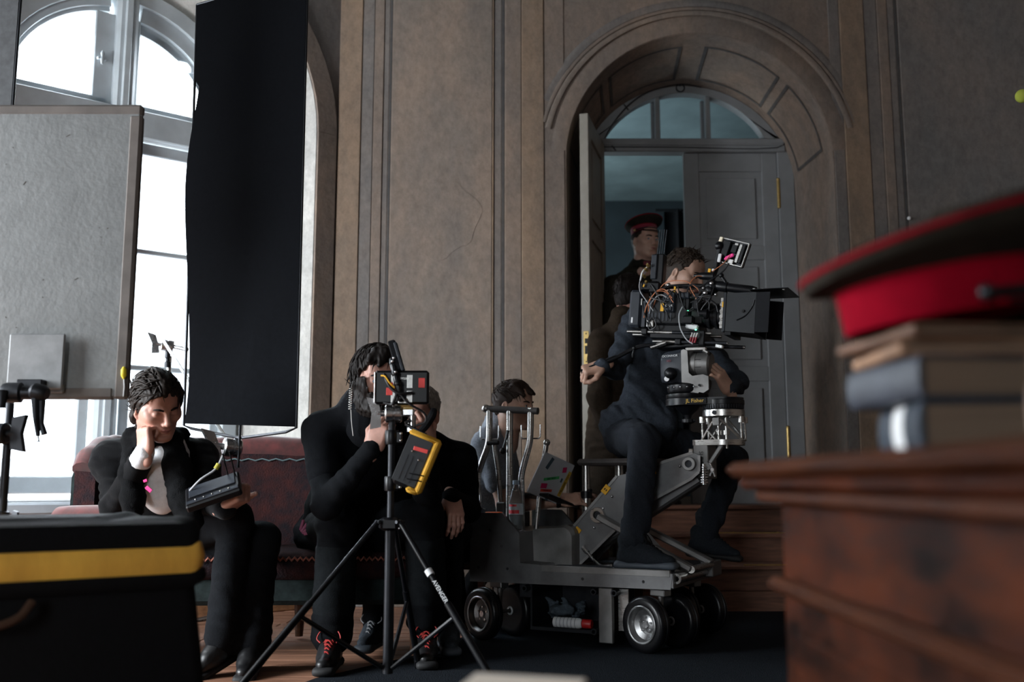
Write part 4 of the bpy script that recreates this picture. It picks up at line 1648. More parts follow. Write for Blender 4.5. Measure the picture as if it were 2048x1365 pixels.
def sofa_outline(k, off=0.0):
    """plan curve of the back: left side wing, back, right side wing"""
    pts = [(-W2 - off, -.06), (-W2 - off, .1), (-W2 + .03 - off * .8, .22), (-W2 + .13 - off * .5, .3 + off * .6), (-W2 + .3, .335 + off), (0, .34 + off), (W2 - .3, .335 + off), (W2 - .13 + off * .5, .3 + off * .6), (W2 - .03 + off * .8, .22), (W2 + off, .1), (W2 + off, -.06)]
    return spline([Vector((x, y, 0)) for x, y in pts], k)


oi, oo = sofa_outline(4, -.09), sofa_outline(4, .0)
n_ = len(oi)


def wing(i):
    t = min(i, n_ - 1 - i) / 6.0
    return .8 + .11 * min(1, t) ** .5


mb = MB()
rings = []
for i in range(n_):
    h = wing(i)
    a, b_ = oi[i], oo[i]
    rings.append([(a.x, a.y, .3), (b_.x, b_.y, .23), (b_.x, b_.y, h - .03), (a.x, a.y, h - .05)])
mb.loft(rings)
bk = pl(mb, 'back', CARPR, SF, 50)
mb = MB()
rings = []
for i in range(n_):
    b_ = oo[i]
    q = sofa_outline(4, .012)[i]
    rings.append([(b_.x, b_.y, .23), (q.x, q.y, .23), (q.x, q.y, wing(i) - .06), (b_.x, b_.y, wing(i) - .06)])
mb.loft(rings)
pl(mb, 'outer_cover', GRNF, SF, 50)
mb = MB()
pts = [((oi[i].x + oo[i].x) / 2, (oi[i].y + oo[i].y) / 2, wing(i) - .03 + .006 * math.sin(i * 1.7)) for i in range(n_)]
mb.tube(pts, .056, 12)
pl(mb, 'top_roll', VELR, SF, 60)
mb = MB()
zz = []
for i in range(6, n_ - 6):
    for s_ in range(4):
        j = min(i + 1, n_ - 1)
        p = oi[i].lerp(oi[j], s_ / 4)
        zz.append((p.x, p.y - .006, wing(i) - .085 + .0045 * (1 if (i * 4 + s_) % 2 else -1)))
mb.tube(zz, .0033, 5)
pl(mb, 'braid_trim', TRIM, SF)
# seat cushions
for x0, x1 in ((-.72, 0.0), (0.0, .72)):
    mb = MB()
    rings = []
    nx = 10
    for i in range(nx + 1):
        x = x0 + .006 + (x1 - x0 - .012) * i / nx
        e = 1 - max(0, abs(i - nx / 2) / (nx / 2)) ** 6
        prof = []
        for k in range(16):
            a = 2 * math.pi * k / 16
            yy = -.045 + .31 * math.copysign(abs(math.cos(a)) ** .45, math.cos(a)) * (.94 + .06 * e)
            z_ = .375 + .07 * (.6 + .4 * e) * math.copysign(abs(math.sin(a)) ** .6, math.sin(a))
            prof.append((x, yy, z_))
        rings.append(prof)
    mb.loft(rings)
    cu = pl(mb, 'seat_cushion', CARPR, SF, 60)
    mb = MB()
    mb.tube([(x0 + .01 + (x1 - x0 - .02) * i / 60, -.36 - .003 * (i % 2), .41 + .006 * (1 if i % 2 else -1)) for i in range(61)], .006, 5)
    pl(mb, 'cushion_braid', mat('red_braid', (.25, .08, .05), .8), cu)
mb = MB()
mb.bx(-W2 + .02, W2 - .02, -.32, .28, .22, .34, .02)
pl(mb, 'base', GRNF, SF, 0)
for x, y in ((-.72, -.27), (.72, -.27), (-.72, .27), (.72, .27), (.16, .27)):
    mb = MB()
    mb.lathe((x, y, .23), (x, y, .012), [(.028, 0), (.026, .3), (.018, 1)], 10)
    pl(mb, 'leg', LEGW, SF)
bo = empty('bolster_cushion', (-1.66, 4.13, .47), 0, 'red velvet bolster on the sofa arm end beside the scarfed man', 'cushion')
mb = MB()
mb.lathe((-1.9, 4.16, .545), (-1.5, 4.09, .545), [(.0001, 0), (.05, .01), (.075, .06), (.08, .2), (.083, .5), (.08, .8), (.075, .94), (.05, .99), (.0001, 1)], 22)
mb.build('cover', VELR, bo, 60)
mb = MB()
mb.ring((-1.5 - .004, 4.09, .545), (.4, -.07, 0), .052, .046, .01, 20)
mb.build('piping', CARPR, bo)

# ================================================================== grip equipment
CLOTH = mat('flag_cloth', (.0032, .0037, .005), .9, var=.25, scale=60, spec=.06)


def wave_cloth(name, TL, TR, BL, BR, m_, parent, amp=.012, nx=24, nz=48, thick=.012, edge=None):
    TL, TR, BL, BR = map(Vector, (TL, TR, BL, BR))
    nrm = (TR - TL).cross(BL - TL).normalized()
    mb = MB()
    g = []
    for s_ in (1, -1):
        rows = []
        for j in range(nz + 1):
            t = j / nz
            row = []
            for i in range(nx + 1):
                u = i / nx
                p = TL.lerp(TR, u).lerp(BL.lerp(BR, u), t)
                w_ = amp * (math.sin(5 * u + 9 * t) * .5 + math.sin(11 * t - 3 * u + 1) * .35 + .4 * math.sin(2.2 * t * 6 + 8 * u)) * math.sin(math.pi * min(1, max(0, u * .96 + .02)))
                if edge:
                    p = p + (TR - TL).normalized() * (edge(t) * (1 - u) ** 3)
                row.append(p + nrm * (w_ + s_ * thick / 2))
            rows.append(row)
        g.append(rows)
    n1 = nx + 1
    vs = [p for r_ in g[0] for p in r_] + [p for r_ in g[1] for p in r_]
    off = n1 * (nz + 1)
    fs = []
    for j in range(nz):
        for i in range(nx):
            a = j * n1 + i
            fs.append((a, a + n1, a + n1 + 1, a + 1))
            fs.append((off + a, off + a + 1, off + a + n1 + 1, off + a + n1))
    for i in range(nx):
        fs.append((i, i + 1, off + i + 1, off + i))
        a = nz * n1 + i
        fs.append((a + 1, a, off + a, off + a + 1))
    for j in range(nz):
        a = j * n1
        fs.append((a + n1, a, off + a, off + a + n1))
        a = j * n1 + nx
        fs.append((a, a + n1, off + a + n1, off + a))
    mb.add(vs, fs)
    return mb.build(name, m_, parent, 60)


fl = empty('floppy_flag', (-1.16, 4.17, .95), 0, 'tall narrow black cloth flag hanging in front of the window', 'flag')
wave_cloth('cloth', (-1.475, 4.35, 2.93), (-.895, 4.05, 2.93), (-1.445, 4.35, .975), (-.885, 4.05, .945), CLOTH, fl, .014, edge=lambda t: .035 * math.sin(3.0 * t * 3.14) * (t > .2) + .01 * math.sin(14 * t))
mb = MB()
mb.tube([(-1.475, 4.352, 2.935), (-1.445, 4.352, .968), (-1.4, 4.325, .952), (-1.15, 4.19, .905), (-.93, 4.075, .925), (-.885, 4.052, .94), (-.895, 4.052, 2.935), (-1.475, 4.352, 2.935)], .0065, 8)
mb.build('frame_rod', GUNM, fl)
mb = MB()
mb.cyl((-1.15, 4.185, 1.0), (-1.15, 4.175, .78), .0055, n=10)
mb.build('pin', GUNM, fl)


def grip_head(c, axis, knob_dir, parent, m_=CHROME, s_=1.0, tang=.07):
    """disc clamp with a T handle"""
    c, axis = Vector(c), Vector(axis).normalized()
    mb = MB()
    mb.lathe(c - axis * .03 * s_, c + axis * .03 * s_, [(.026 * s_, 0), (.032 * s_, .08), (.032 * s_, .44), (.028 * s_, .47), (.028 * s_, .53), (.032 * s_, .56), (.032 * s_, .92), (.026 * s_, 1)], 28)
    head = mb.build('grip_head', m_, parent)
    mb = MB()
    mb.cyl(c + axis * .03 * s_, c + axis * .055 * s_, .011 * s_, n=14)
    mb.build('clamp_screw', m_, head)
    mb = MB()
    k = Vector(knob_dir).normalized()
    q = c + axis * .066 * s_
    M = frame(k, axis)
    pts = [(-.018, -.048), (.022, -.056), (.014, -.02), (.01, 0), (.014, .02), (.022, .056), (-.018, .048), (-.022, .0)]
    a_ = axis
    t_ = axis.cross(k)
    mb.prism([(x * s_, y * s_) for x, y in pts], q - t_ * .01 * s_, a_, k, .02 * s_)
    mb.build('t_handle', m_, head, 30)
    return head


def c_stand(name, label, x, y, top, m_=CHROME, leg_h=.24, rot=0):
    t = empty(name, (x, y, 0), 0, label, 'light stand')
    mb = MB()
    mb.cyl((x, y, .02), (x, y, top * .62), .0175, n=16)
    mb.cyl((x, y, top * .6), (x, y, top), .0125, n=14)
    mb.build('column', m_, t)
    mb = MB()
    mb.lathe((x, y, top * .59), (x, y, top * .66), [(.02, 0), (.024, .1), (.024, .6), (.017, .7), (.021, .8), (.021, .95), (.014, 1)], 18)
    mb.cyl((x, y, top * .63), (x + .045, y - .015, top * .635), .006, n=8)
    mb.beam((x + .04, y - .013, top * .615), (x + .05, y - .017, top * .66), .008, .02)
    mb.build('collar', m_, t)
    for k in range(3):
        a = rot + 2 * math.pi * k / 3
        d = Vector((math.cos(a), math.sin(a), 0))
        h = leg_h - .05 * k
        b_ = Vector((x, y, 0))
        mb = MB()
        mb.tube([b_ + Vector((0, 0, h)), b_ + d * .12 + Vector((0, 0, h)), b_ + d * .2 + Vector((0, 0, h * .55)), b_ + d * .27 + Vector((0, 0, .014)), b_ + d * .42 + Vector((0, 0, .013))], .0125, 10, smooth=4)
        mb.build('leg', m_, t)
    return t


s2 = c_stand('c_stand', 'chrome grip stand with diagonal arm standing behind the sofa by the window', -1.757, 5.02, 1.36, CHROME, .2, 1.17)
gh = grip_head((-1.757, 4.985, 1.41), (-.93, -.3, .12), (-.25, 0, 1), s2)
mb = MB()
mb.lathe((-1.757, 5.0, 1.3), (-1.757, 4.99, 1.39), [(.016, 0), (.016, .3), (.011, .35), (.011, .5), (.015, .55), (.012, 1)], 16)
mb.build('spigot', GUNM, s2)
mb = MB()
mb.cyl((-1.725, 4.985, 1.405), (-1.66, 4.965, 1.39), .012, n=12)
mb.ball((-1.655, 4.963, 1.388), .014)
mb.build('wing_screw', CHROME, s2)
mb = MB()
mb.cyl((-1.93, 5.13, 1.6), (-1.165, 4.2, .835), .008, n=12)
mb.build('arm', STEEL, s2)
grip_head((-1.185, 4.2, .865), (-.85, -.45, .1), (-.35, 0, 1), s2, CHROME, 1.25)

# white bounce board with its own stand
bd_ = empty('bounce_board', (-1.55, 3.15, .99), 0, 'large scuffed white bounce board with taped grey edges', 'reflector board')
BOARD = mat('worn_white_board', (.175, .182, .182), .75, var=.14, scale=7, bump=.15, bscale=60)
BTAPE = mat('grey_edge_tape', (.125, .108, .098), .8, var=.25, scale=9)
mb = MB()
mb.bx(-1.93, -1.232, 3.14, 3.165, .985, 1.963, .008)
pb_ = mb.build('panel', BOARD, bd_, 0)
mb = MB()
for x0, x1, z0, z1 in ((-1.932, -1.23, 1.928, 1.966), (-1.272, -1.229, .983, 1.93), (-1.932, -1.272, .982, 1.022)):
    mb.bx(x0, x1, 3.1365, 3.168, z0, z1, .008)
mb.build('edge_tape', BTAPE, pb_, 0)
mb = MB()
rngb = random.Random(8)
for k in range(26):
    x, z = rngb.uniform(-1.9, -1.29), rngb.uniform(1.05, 1.9)
    a = rngb.uniform(0, 3.1)
    L_ = rngb.choice((.003, .003, .004, .004, .014))
    mb.box((x, 3.1395, z), (L_, .0012, .0018), Matrix.Rotation(a, 3, 'Y'))
tag(mb.build('scuff_marks', mat('scuff', (.12, .11, .1), .8), pb_, 0), kind='stuff')
mb = MB()
mb.lathe((-1.238, 3.13, 1.045), (-1.238, 3.127, 1.085), [(.002, 0), (.009, .3), (.009, .75), (.003, 1)], 10)
yt_ = mb.build('yellow_tag', mat('lemon_tag', (.75, .6, .02), .6), bd_, 40)
mb = MB()
mb.tube([(-1.238, 3.13, 1.05), (-1.234, 3.128, 1.02), (-1.236, 3.13, .99)], .0015, 5)
mb.build('string', WHITE, yt_)
s1 = c_stand('grip_stand', 'dark metal grip stand holding the white board with a duckbill clamp', -1.538, 3.02, .96, GUNM, .25, .3)
mb = MB()
mb.bx(-1.603, -1.425, 3.112, 3.122, 1.01, 1.19, .006)
mb.bx(-1.603, -1.425, 3.122, 3.137, 1.0, 1.03, .004)
mb.build('paddle', mat('paddle_paint', (.21, .215, .22), .55, .2, var=.2, scale=14), s1, 0)
mb = MB()
mb.bx(-1.555, -1.475, 3.08, 3.115, 1.005, 1.04, .003)
mb.build('jaw', GUNM, s1, 0)
mb = MB()
mb.lathe((-1.585, 3.05, .995), (-1.485, 3.06, .995), [(.015, 0), (.028, .08), (.032, .2), (.032, .6), (.022, .65), (.022, .9), (.014, 1)], 24)
mb.lathe((-1.565, 3.02, 1.0), (-1.565, 3.02, .945), [(.015, 0), (.018, .1), (.012, 1)], 14)
mb.build('clamp_body', GUNM, s1)
mb = MB()
mb.lathe((-1.49, 3.05, 1.0), (-1.44, 3.05, .99), [(.02, 0), (.028, .2), (.026, .8), (.018, 1)], 18)
mb.tube([(-1.475, 3.045, .99), (-1.467, 3.04, .92), (-1.455, 3.04, .86)], [.014, .009, .007], 10)
mb.tube([(-1.455, 3.05, .97), (-1.45, 3.045, .9), (-1.438, 3.045, .865)], [.011, .008, .01], 10)
mb.cyl((-1.455, 3.04, .862), (-1.452, 3.04, .845), .003, n=8)
mb.cyl((-1.452, 3.04, .846), (-1.452, 3.04, .842), .009, n=12)
mb.build('squeeze_lever', GUNM, s1)
g1 = grip_head((-1.548, 2.98, .865), (1, -.08, 0), (0, 0, 1), s1, GUNM, 1.0)
rp = empty('rope_coil', (-1.6, 3.02, .7), 0, 'brown hemp rope coil hanging at the grip stand', 'rope')
mb = MB()
for k in range(5):
    a0 = k * .13
    mb.tube([(-1.612 + .05 * math.cos(t * .3927 + a0) - .006 * k, 3.0 - .012 * k, .77 + .085 * math.sin(t * .3927)) for t in range(17)], .009, 7)
mb.build('coil', mat('hemp_rope', (.12, .055, .025), .9, var=.5, scale=60, bump=.6), rp)
# grey cloth flag hanging above it at the picture's left edge
f2 = empty('cutter_flag', (-2.1, 3.6, 1.5), 0, 'dark grey cloth flag hanging behind the white board top', 'flag')
wave_cloth('cloth', (-2.63, 3.62, 2.75), (-1.91, 3.6, 2.75), (-2.63, 3.62, 1.55), (-1.91, 3.6, 1.55), mat('grey_flag_cloth', (.05, .052, .055), .9, var=.25, scale=30), f2, .008, 10, 20)
mb = MB()
mb.tube([(-2.63, 3.62, 2.755), (-1.905, 3.6, 2.755), (-1.905, 3.6, 1.545), (-2.63, 3.62, 1.545), (-2.63, 3.62, 2.755)], .006, 8)
mb.cyl((-2.2, 3.61, 1.545), (-2.2, 3.61, .01), .012, n=10)
mb.build('frame_rod', GUNM, f2)
mb = MB()
for k in range(3):
    a = k * 2.094 + .4
    mb.tube([(-2.2, 3.61, .3), (-2.2 + .3 * math.cos(a), 3.61 + .3 * math.sin(a), .013)], .011, 8)
mb.build('stand_leg', GUNM, f2)
# paper on the sill
mb = MB()
a = CW + WD * 1.55 + WO * .1
mb.box((a.x, a.y, ZS + .02), (.45, .2, .012), Matrix.Rotation(R(37), 3, 'Z'), .004)
tag(mb.build('paper_sheaf', mat('white_paper', (.8, .8, .8), .7), None, 0), 'flat sheaf of white paper lying on the window sill', 'paper')

# ================================================================== monitor on tripod stand
ST = Vector((-.42, 3.46, 0))
ms = empty('monitor_stand', ST, 0, 'black tripod stand with chrome grip head holding the small monitor', 'light stand')
mb = MB()
mb.cyl(ST + V(0, 0, .08), ST + V(0, 0, .6), .0175, n=18)
mb.cyl(ST + V(0, 0, .58), ST + V(0, 0, .93), .0125, n=16)
mb.build('column', GUNM, ms)
for z, h in ((.575, .035), (.715, .05), (.875, .05)):
    mb = MB()
    mb.lathe(ST + V(0, 0, z - h / 2), ST + V(0, 0, z + h / 2), [(.022, 0), (.024, .1), (.024, .9), (.022, 1)], 18)
    mb.box(ST + V(.022, -.005, z), (.03, .018, h * .8), None, .003)
    cl = mb.build('collar', BLACK, ms)
    mb = MB()
    for dz in (-.012, .012):
        mb.ball(ST + V(.033, -.014, z + dz), .0055, 10, 6)
    mb.build('collar_screw', CHROME, cl)
feet = [Vector((-.91, 3.2, 0)), Vector((.0, 3.16, 0)), Vector((-.36, 3.95, 0))]
for k, ft in enumerate(feet):
    d = (ft - ST).normalized()
    top = ST + d * .045 + V(0, 0, .585)
    ft2 = ft + V(0, 0, .014)
    mid = top.lerp(ft2, .52)
    mb = MB()
    mb.tube([top, mid], .0095, 12)
    mb.tube([top.lerp(ft2, .45), ft2], .0125, 12)
    lg = mb.build('leg', BLACK, ms)
    mb = MB()
    mb.ball(mid, .012, 10, 6)
    mb.cyl(top - d.cross(V(0, 0, 1)) * .02, top + d.cross(V(0, 0, 1)) * .02, .006, n=10)
    mb.build('leg_joint', GUNM, lg)
    mb = MB()
    mb.tube([mid, ST + d * .02 + V(0, 0, .1)], .008, 8)
    mb.build('brace', BLACK, lg)
    mb = MB()
    mb.cyl(ft2 + V(0, 0, -.01), ft2 + (top - ft2).normalized() * .04, .015, n=12)
    mb.build('rubber_foot', RUBBER, lg)
    if k == 1:
        e = (ft2 - top).normalized()
        nx_ = Vector((0, -1, 0))
        nn = (nx_ - e * nx_.dot(e)).normalized()
        mb = MB()
        mb.cyl(top + e * .2, top + e * .222, .0135, n=14)
        mb.build('white_band', WHITE, lg)
        text_mesh('leg_lettering', 'AVENGER', .02, WHITE, m4(top + e * .29 + nn * .0135, e, nn.cross(e)), lg)
mb = MB()
mb.lathe(ST + V(0, 0, .555), ST + V(0, 0, .6), [(.025, 0), (.04, .2), (.04, .8), (.025, 1)], 6)
mb.build('leg_hub', BLACK, ms)
gh = grip_head(ST + V(.005, -.005, .958), (-1, -.12, 0), (-.12, 0, 1), ms, CHROME, 1.0)
mb = MB()
mb.box(ST + V(.055, 0, .962), (.045, .03, .028), None, .005)
mb.cyl(ST + V(.07, 0, .95), ST + V(.07, 0, .9), .014, n=18)
mb.cyl(ST + V(.07, 0, .91), ST + V(.07, 0, .895), .017, n=18)
mb.build('receiver', CHROME, ms)
mb = MB()
mb.cyl(ST + V(.07, 0, .962), ST + V(.045, -.01, .998), .008, n=10)
mb.cyl(ST + V(.02, -.01, .985), ST + V(.075, -.012, .985), .009, n=10)
mb.build('brass_pin', BRASS, ms)
# on-set monitor seen from behind
mo = empty('field_monitor', ST + V(.03, -.02, 1.0), 0, 'small black field monitor seen from behind with red tape squares', 'monitor')
c = ST + V(.036, -.03, 1.047)
mb = MB()
mb.box(c, (.19, .024, .118), None, .008)
sh = mb.build('shell', BLACK, mo, 30)
mb = MB()
mb.box(c + V(-.093, -.004, 0), (.005, .026, .108), None, .0024)
mb.build('steel_bezel', CHROME, sh, 30)
for dx, w_ in ((.028, .02), (-.03, .014)):
    for i in range(4):
        mb = MB()
        mb.box(c + V(dx - w_ / 2 + w_ * (i + .5) / 4, -.0128, .02), (w_ / 6, .002, .045), None)
        mb.box(c + V(dx - w_ / 2 + w_ * (i + .5) / 4, -.0128, -.033), (w_ / 6, .002, .04), None)
        mb.build('vent_slat', STEEL, sh, 0)
for x, z, w_, h in ((.07, .015, .022, .034), (-.037, .01, .014, .012), (-.042, -.015, .022, .026)):
    mb = MB()
    mb.box(c + V(x, -.0135, z), (w_, .003, h), None, .0005)
    mb.build('red_tape', REDT, sh, 0)
text_mesh('monitor_lettering', 'ODYSSEY', .0105, STEEL, m4(c + V(.005, -.0125, .03), (1, 0, 0), (0, 0, 1)), sh)
mb = MB()
mb.box(c + V(.005, -.014, -.048), (.032, .01, .018), None, .002)
mb.build('mount_plate', STEEL, mo, 0)
mb = MB()
mb.tube([c + V(.0, -.03, -.05), c + V(-.01, -.035, 0), c + V(-.02, -.03, .04), c + V(-.028, -.02, .075), c + V(-.035, -.01, .1)], [.009, .012, .01, .013, .01], 10, smooth=3)
for p in ((-.01, -.036, .01), (-.02, -.03, .045), (-.03, -.02, .085), (.0, -.032, -.04)):
    mb.ball(c + V(*p), .0135, 12, 8)
ja = mb.build('joint_arm', BLACK, mo)
mb = MB()
for p in ((-.03, -.035, .088), (-.026, -.03, .1), (-.018, -.04, .05)):
    mb = MB()
    mb.ball(c + V(*p), .006, 10, 6)
    mb.build('arm_screw', CHROME, ja)
rx = MB()
M = Matrix.Rotation(R(-22), 3, 'Y')
rx.box(c + V(-.022, -.015, .11), (.026, .03, .11), Matrix.Rotation(R(-17), 3, 'Y'), .004)
rxo = rx.build('receiver_box', MATTE, mo, 0)
rx = MB()
rx.box(c + V(-.009, -.018, .106), (.012, .032, .105), Matrix.Rotation(R(-17), 3, 'Y'), .003)
rx.build('receiver_lid', BLUELBL, rxo, 0)
for pts, m_, r_ in (([(-.06, -.02, .045), (-.05, -.04, .02), (-.03, -.045, -.01), (.0, -.045, -.025), (.04, -.03, -.02)], CABLE, .005),
                    ([(-.07, -.02, .04), (-.055, -.035, .035), (-.04, -.045, .015), (-.02, -.045, -.005)], YEL, .003),
                    ([(.0, -.04, -.03), (.03, -.045, -.06), (.08, -.03, -.09), (.085, -.02, -.12), (.05, -.02, -.135)], CABLE, .004),
                    ([(-.01, -.04, -.02), (-.02, -.045, -.045), (-.03, -.03, -.06), (-.06, -.02, -.055)], CABLE, .005)):
    mb = MB()
    mb.tube([c + V(*p) for p in pts], r_, 7, smooth=5)
    mb.build('cable', m_, mo)
# side handle of the monitor held by the bearded man
mb = MB()
mb.tube([c + V(.11, .03, -.075), c + V(.105, .02, -.095), c + V(.085, .02, -.13), c + V(.06, .01, -.16)], [.012, .015, .014, .012], 10, smooth=4)
mb.build('side_handle', MATTE, mo)
# yellow pouch with battery and receiver hanging off the stand
yp = empty('yellow_pouch', ST + V(.07, -.02, .73), 0, 'yellow padded pouch with clear window hanging on the monitor stand', 'pouch')
YCL = mat('yellow_cordura', (.62, .32, .02), .75, var=.2, scale=14, bump=.2, bscale=80)
M = Matrix.Rotation(R(22), 3, 'Y')
pc = ST + V(.085, -.03, .79)
mb = MB()
mb.box(pc, (.1, .04, .19), M, .012)
bag = mb.build('bag', BLACK, yp, 30)
mb = MB()
mb.box(pc + M @ V(.0, -.005, .09), (.115, .05, .022), M, .01)
mb.box(pc + M @ V(.05, -.005, .0), (.026, .05, .2), M, .01)
mb.box(pc + M @ V(.03, -.005, -.095), (.045, .045, .02), M, .008)
mb.build('yellow_rim', YCL, yp, 40)
mb = MB()
mb.box(pc + M @ V(-.008, -.0225, .0), (.085, .003, .165), M, .001)
mb.build('clear_window', mat('clear_vinyl', (.05, .055, .06), .12, coat=.6), yp, 0)
mb = MB()
mb.box(pc + M @ V(.005, -.025, .045), (.05, .003, .014), M @ Matrix.Rotation(R(-6), 3, 'Y'), .001)
mb.build('red_tape', REDT, yp, 0)
for dx in (-.03, -.012, .008):
    mb = MB()
    mb.box(pc + M @ V(dx, -.0245, -.03), (.004, .002, .09), M)
    mb.build('battery_edge', GUNM, yp, 0)
mb = MB()
for p in ((-.02, -.026, .03), (.012, -.026, .01)):
    mb.ball(pc + M @ V(*p), .004, 8, 6)
mb.build('snap', CHROME, yp)
mb = MB()
for dz in (-.035, -.055):
    mb.tube([pc + M @ V(.0, -.028, dz - .008), pc + M @ V(.04, -.034, dz), pc + M @ V(.066, -.01, dz + .004), pc + M @ V(.064, .02, dz + .004)], .0022, 6, smooth=4)
mb.build('elastic_cord', BLACK, yp)
mb = MB()
mb.tube([pc + M @ V(.0, 0, .1), ST + V(.05, -.015, .92), ST + V(.068, -.018, .935)], .006, 8, smooth=3)
mb.build('strap', BLACK, yp)

# ================================================================== soft case with yellow band in the left foreground
FL_, FR_ = Vector((-1.3, 2.02, 0)), Vector((-.75, 2.42, 0))
ed = (FR_ - FL_).normalized()
bkd = Vector((-ed.y, ed.x, 0))
CASE = mat('black_cordura', (.0026, .003, .004), .8, var=.3, scale=70, bump=.3, bscale=200, spec=.2)
YBAND = mat('yellow_canvas', (.95, .5, .07), .8, var=.22, scale=9, streak=(1, 1, .3), bump=.25, bscale=40, sheen=.1)
sc_ = empty('soft_case', (FL_ + FR_) / 2 + bkd * .25, 0, 'big black soft equipment case with yellow band round its rim', 'case')


def rect_ring(z, o, r_=.04, k=5):
    L_ = (FR_ - FL_).length
    pts = []
    for cx_, cy_, a0 in ((L_ - r_ + o, r_ - o, -90), (L_ - r_ + o, .5 - r_ + o, 0), (r_ - o, .5 - r_ + o, 90), (r_ - o, r_ - o, 180)):
        for i in range(k + 1):
            a = R(a0 + 90 * i / k)
            pts.append(FL_ + ed * (cx_ + r_ * math.cos(a)) + bkd * (cy_ + r_ * math.sin(a)) + V(0, 0, z + .006 * math.sin(cx_ * 7 + i)))
    return pts


mb = MB()
mb.loft([rect_ring(.012, .035), rect_ring(.03, .045), rect_ring(.25, .025), rect_ring(.48, .0), rect_ring(.485, -.012)])
cb_ = mb.build('body', CASE, sc_, 40)
mb = MB()
mb.loft([rect_ring(.482, -.01), rect_ring(.478, .012), rect_ring(.49, .022), rect_ring(.512, .02), rect_ring(.515, -.005)])
mb.build('lower_lip', CASE, sc_, 50)
mb = MB()
mb.loft([rect_ring(.505, -.003), rect_ring(.508, .013), rect_ring(.54, .018), rect_ring(.572, .01), rect_ring(.578, -.004)])
mb.build('yellow_band', YBAND, sc_, 50)
mb = MB()
mb.loft([rect_ring(.57, -.006), rect_ring(.572, .006), rect_ring(.6, .008), rect_ring(.628, -.004), rect_ring(.634, -.03), rect_ring(.625, -.12)])
mb.build('top_flap', CASE, sc_, 50)
mb = MB()
h0 = FL_ + ed * .13 - bkd * .03
mb.tube([h0 + V(0, 0, .465), h0 - bkd * .02 + ed * .03 + V(0, 0, .435), h0 - bkd * .025 + ed * .09 + V(0, 0, .42), h0 - bkd * .02 + ed * .15 + V(0, 0, .435), h0 + ed * .18 + V(0, 0, .465)], .009, 8, smooth=4)
mb.build('carry_handle', mat('brown_leather', (.07, .035, .02), .6), sc_)

# ================================================================== desk with books and peaked cap in the right foreground
DW = wood('desk_walnut', (.056, .0115, .0022), (.0045, .0015, .0007), (3.2, 1.2, 4.0), .55, .0, .1)
DWL = wood('desk_walnut_edge', (.068, .018, .0042), (.022, .006, .002), (5, 1, 8), .55, .0, .14)
dk = empty('writing_desk', (.95, .9, 0), 0, 'dark varnished walnut desk with moulded top in the right foreground', 'desk')
mb = MB()
mb.bx(.43, 1.55, .15, 1.6, .0, .69, .006)
bd2 = mb.build('carcass', DW, dk, 0)
mb = MB()
mb.bx(.36, 1.62, .08, 1.68, .728, .752, .01)
mb.build('top_board', DWL, dk, 0)
mb = MB()
mb.bx(.378, 1.6, .1, 1.66, .708, .73, .008)
mb.build('top_moulding', DW, dk, 0)
mb = MB()
mb.bx(.398, 1.58, .12, 1.635, .688, .71, .006)
mb.build('under_moulding', DWL, dk, 0)
mb = MB()
mb.bx(.408, 1.57, .13, 1.62, .548, .572, .009)
mb.build('waist_moulding', DWL, dk, 0)
mb = MB()
mb.bx(.422, .434, .45, 1.5, .09, .5, .006)
mb.build('side_panel', DW, dk, 0)
mb = MB()
mb.bx(.4, 1.57, .13, 1.62, .0, .08, .01)
mb.build('plinth', DW, dk, 0)


def book(name, label, c, s_, rz, cover, page, grp='books stacked on the desk', spine_x=-1, tilt=0, band=None):
    t = empty(name, (c[0], c[1], c[2] - s_[2] / 2), 0, label, 'book', grp)
    t.rotation_euler = (0, 0, R(rz))
    h = s_[2]
    mb = MB()
    mb.bx(-s_[0] / 2, s_[0] / 2, -s_[1] / 2, s_[1] / 2, 0, .004, .001)
    mb.bx(-s_[0] / 2, s_[0] / 2, -s_[1] / 2, s_[1] / 2, h - .004, h, .001)
    k = 8
    pr_ = []
    for i in range(k + 1):
        a = R(-90 + 180 * i / k)
        pr_.append((spine_x * (s_[0] / 2 + .007 * math.cos(a)), h / 2 + h / 2 * math.sin(a)))
    rings = [[(x, y, z) for x, z in pr_] for y in (-s_[1] / 2, s_[1] / 2)]
    mb.loft(rings)
    pl(mb, 'cover', cover, t, 40)
    mb = MB()
    mb.bx(-s_[0] / 2 + .002, s_[0] / 2 - .006, -s_[1] / 2 + .006, s_[1] / 2 - .006, .004, h - .004)
    pl(mb, 'page_block', page, t, 0)
    if band:
        mb = MB()
        rings = [[(x + spine_x * .0012, y, z) for x, z in pr_] for y in band[:2]]
        mb.loft(rings)
        pl(mb, 'spine_label', band[2], t, 40)
    return t


PAGE = mat('old_pages', (.16, .11, .075), .85, var=.3, scale=3, streak=(1, 1, 60))
NAVY = mat('navy_cloth_cover', (.02, .03, .045), .6, var=.3, scale=25)
BRN = mat('brown_cover', (.14, .07, .04), .6, var=.4, scale=12)
TANC = mat('tan_cover', (.3, .17, .1), .7, var=.35, scale=10)
book('thick_book', 'dark blue book with white spine label at the bottom of the stack', (.575, 1.15, .7805), (.23, .2, .055), -8, NAVY, PAGE, band=(-.03, .02, WHITE))
bk2 = book('thick_book', 'thick slate blue book lying across the stack middle', (.562, 1.16, .8335), (.25, .19, .048), 4, mat('slate_cover', (.032, .038, .052), .5, var=.2, scale=20), PAGE)
book('paper_folder', 'tan worn folder with frayed pages on the slate blue book', (.56, 1.15, .8665), (.25, .18, .016), -3, TANC, PAGE)
book('paper_folder', 'brown loose-leaf folder directly beneath the red banded cap', (.555, 1.15, .8825), (.26, .19, .014), 6, BRN, PAGE)
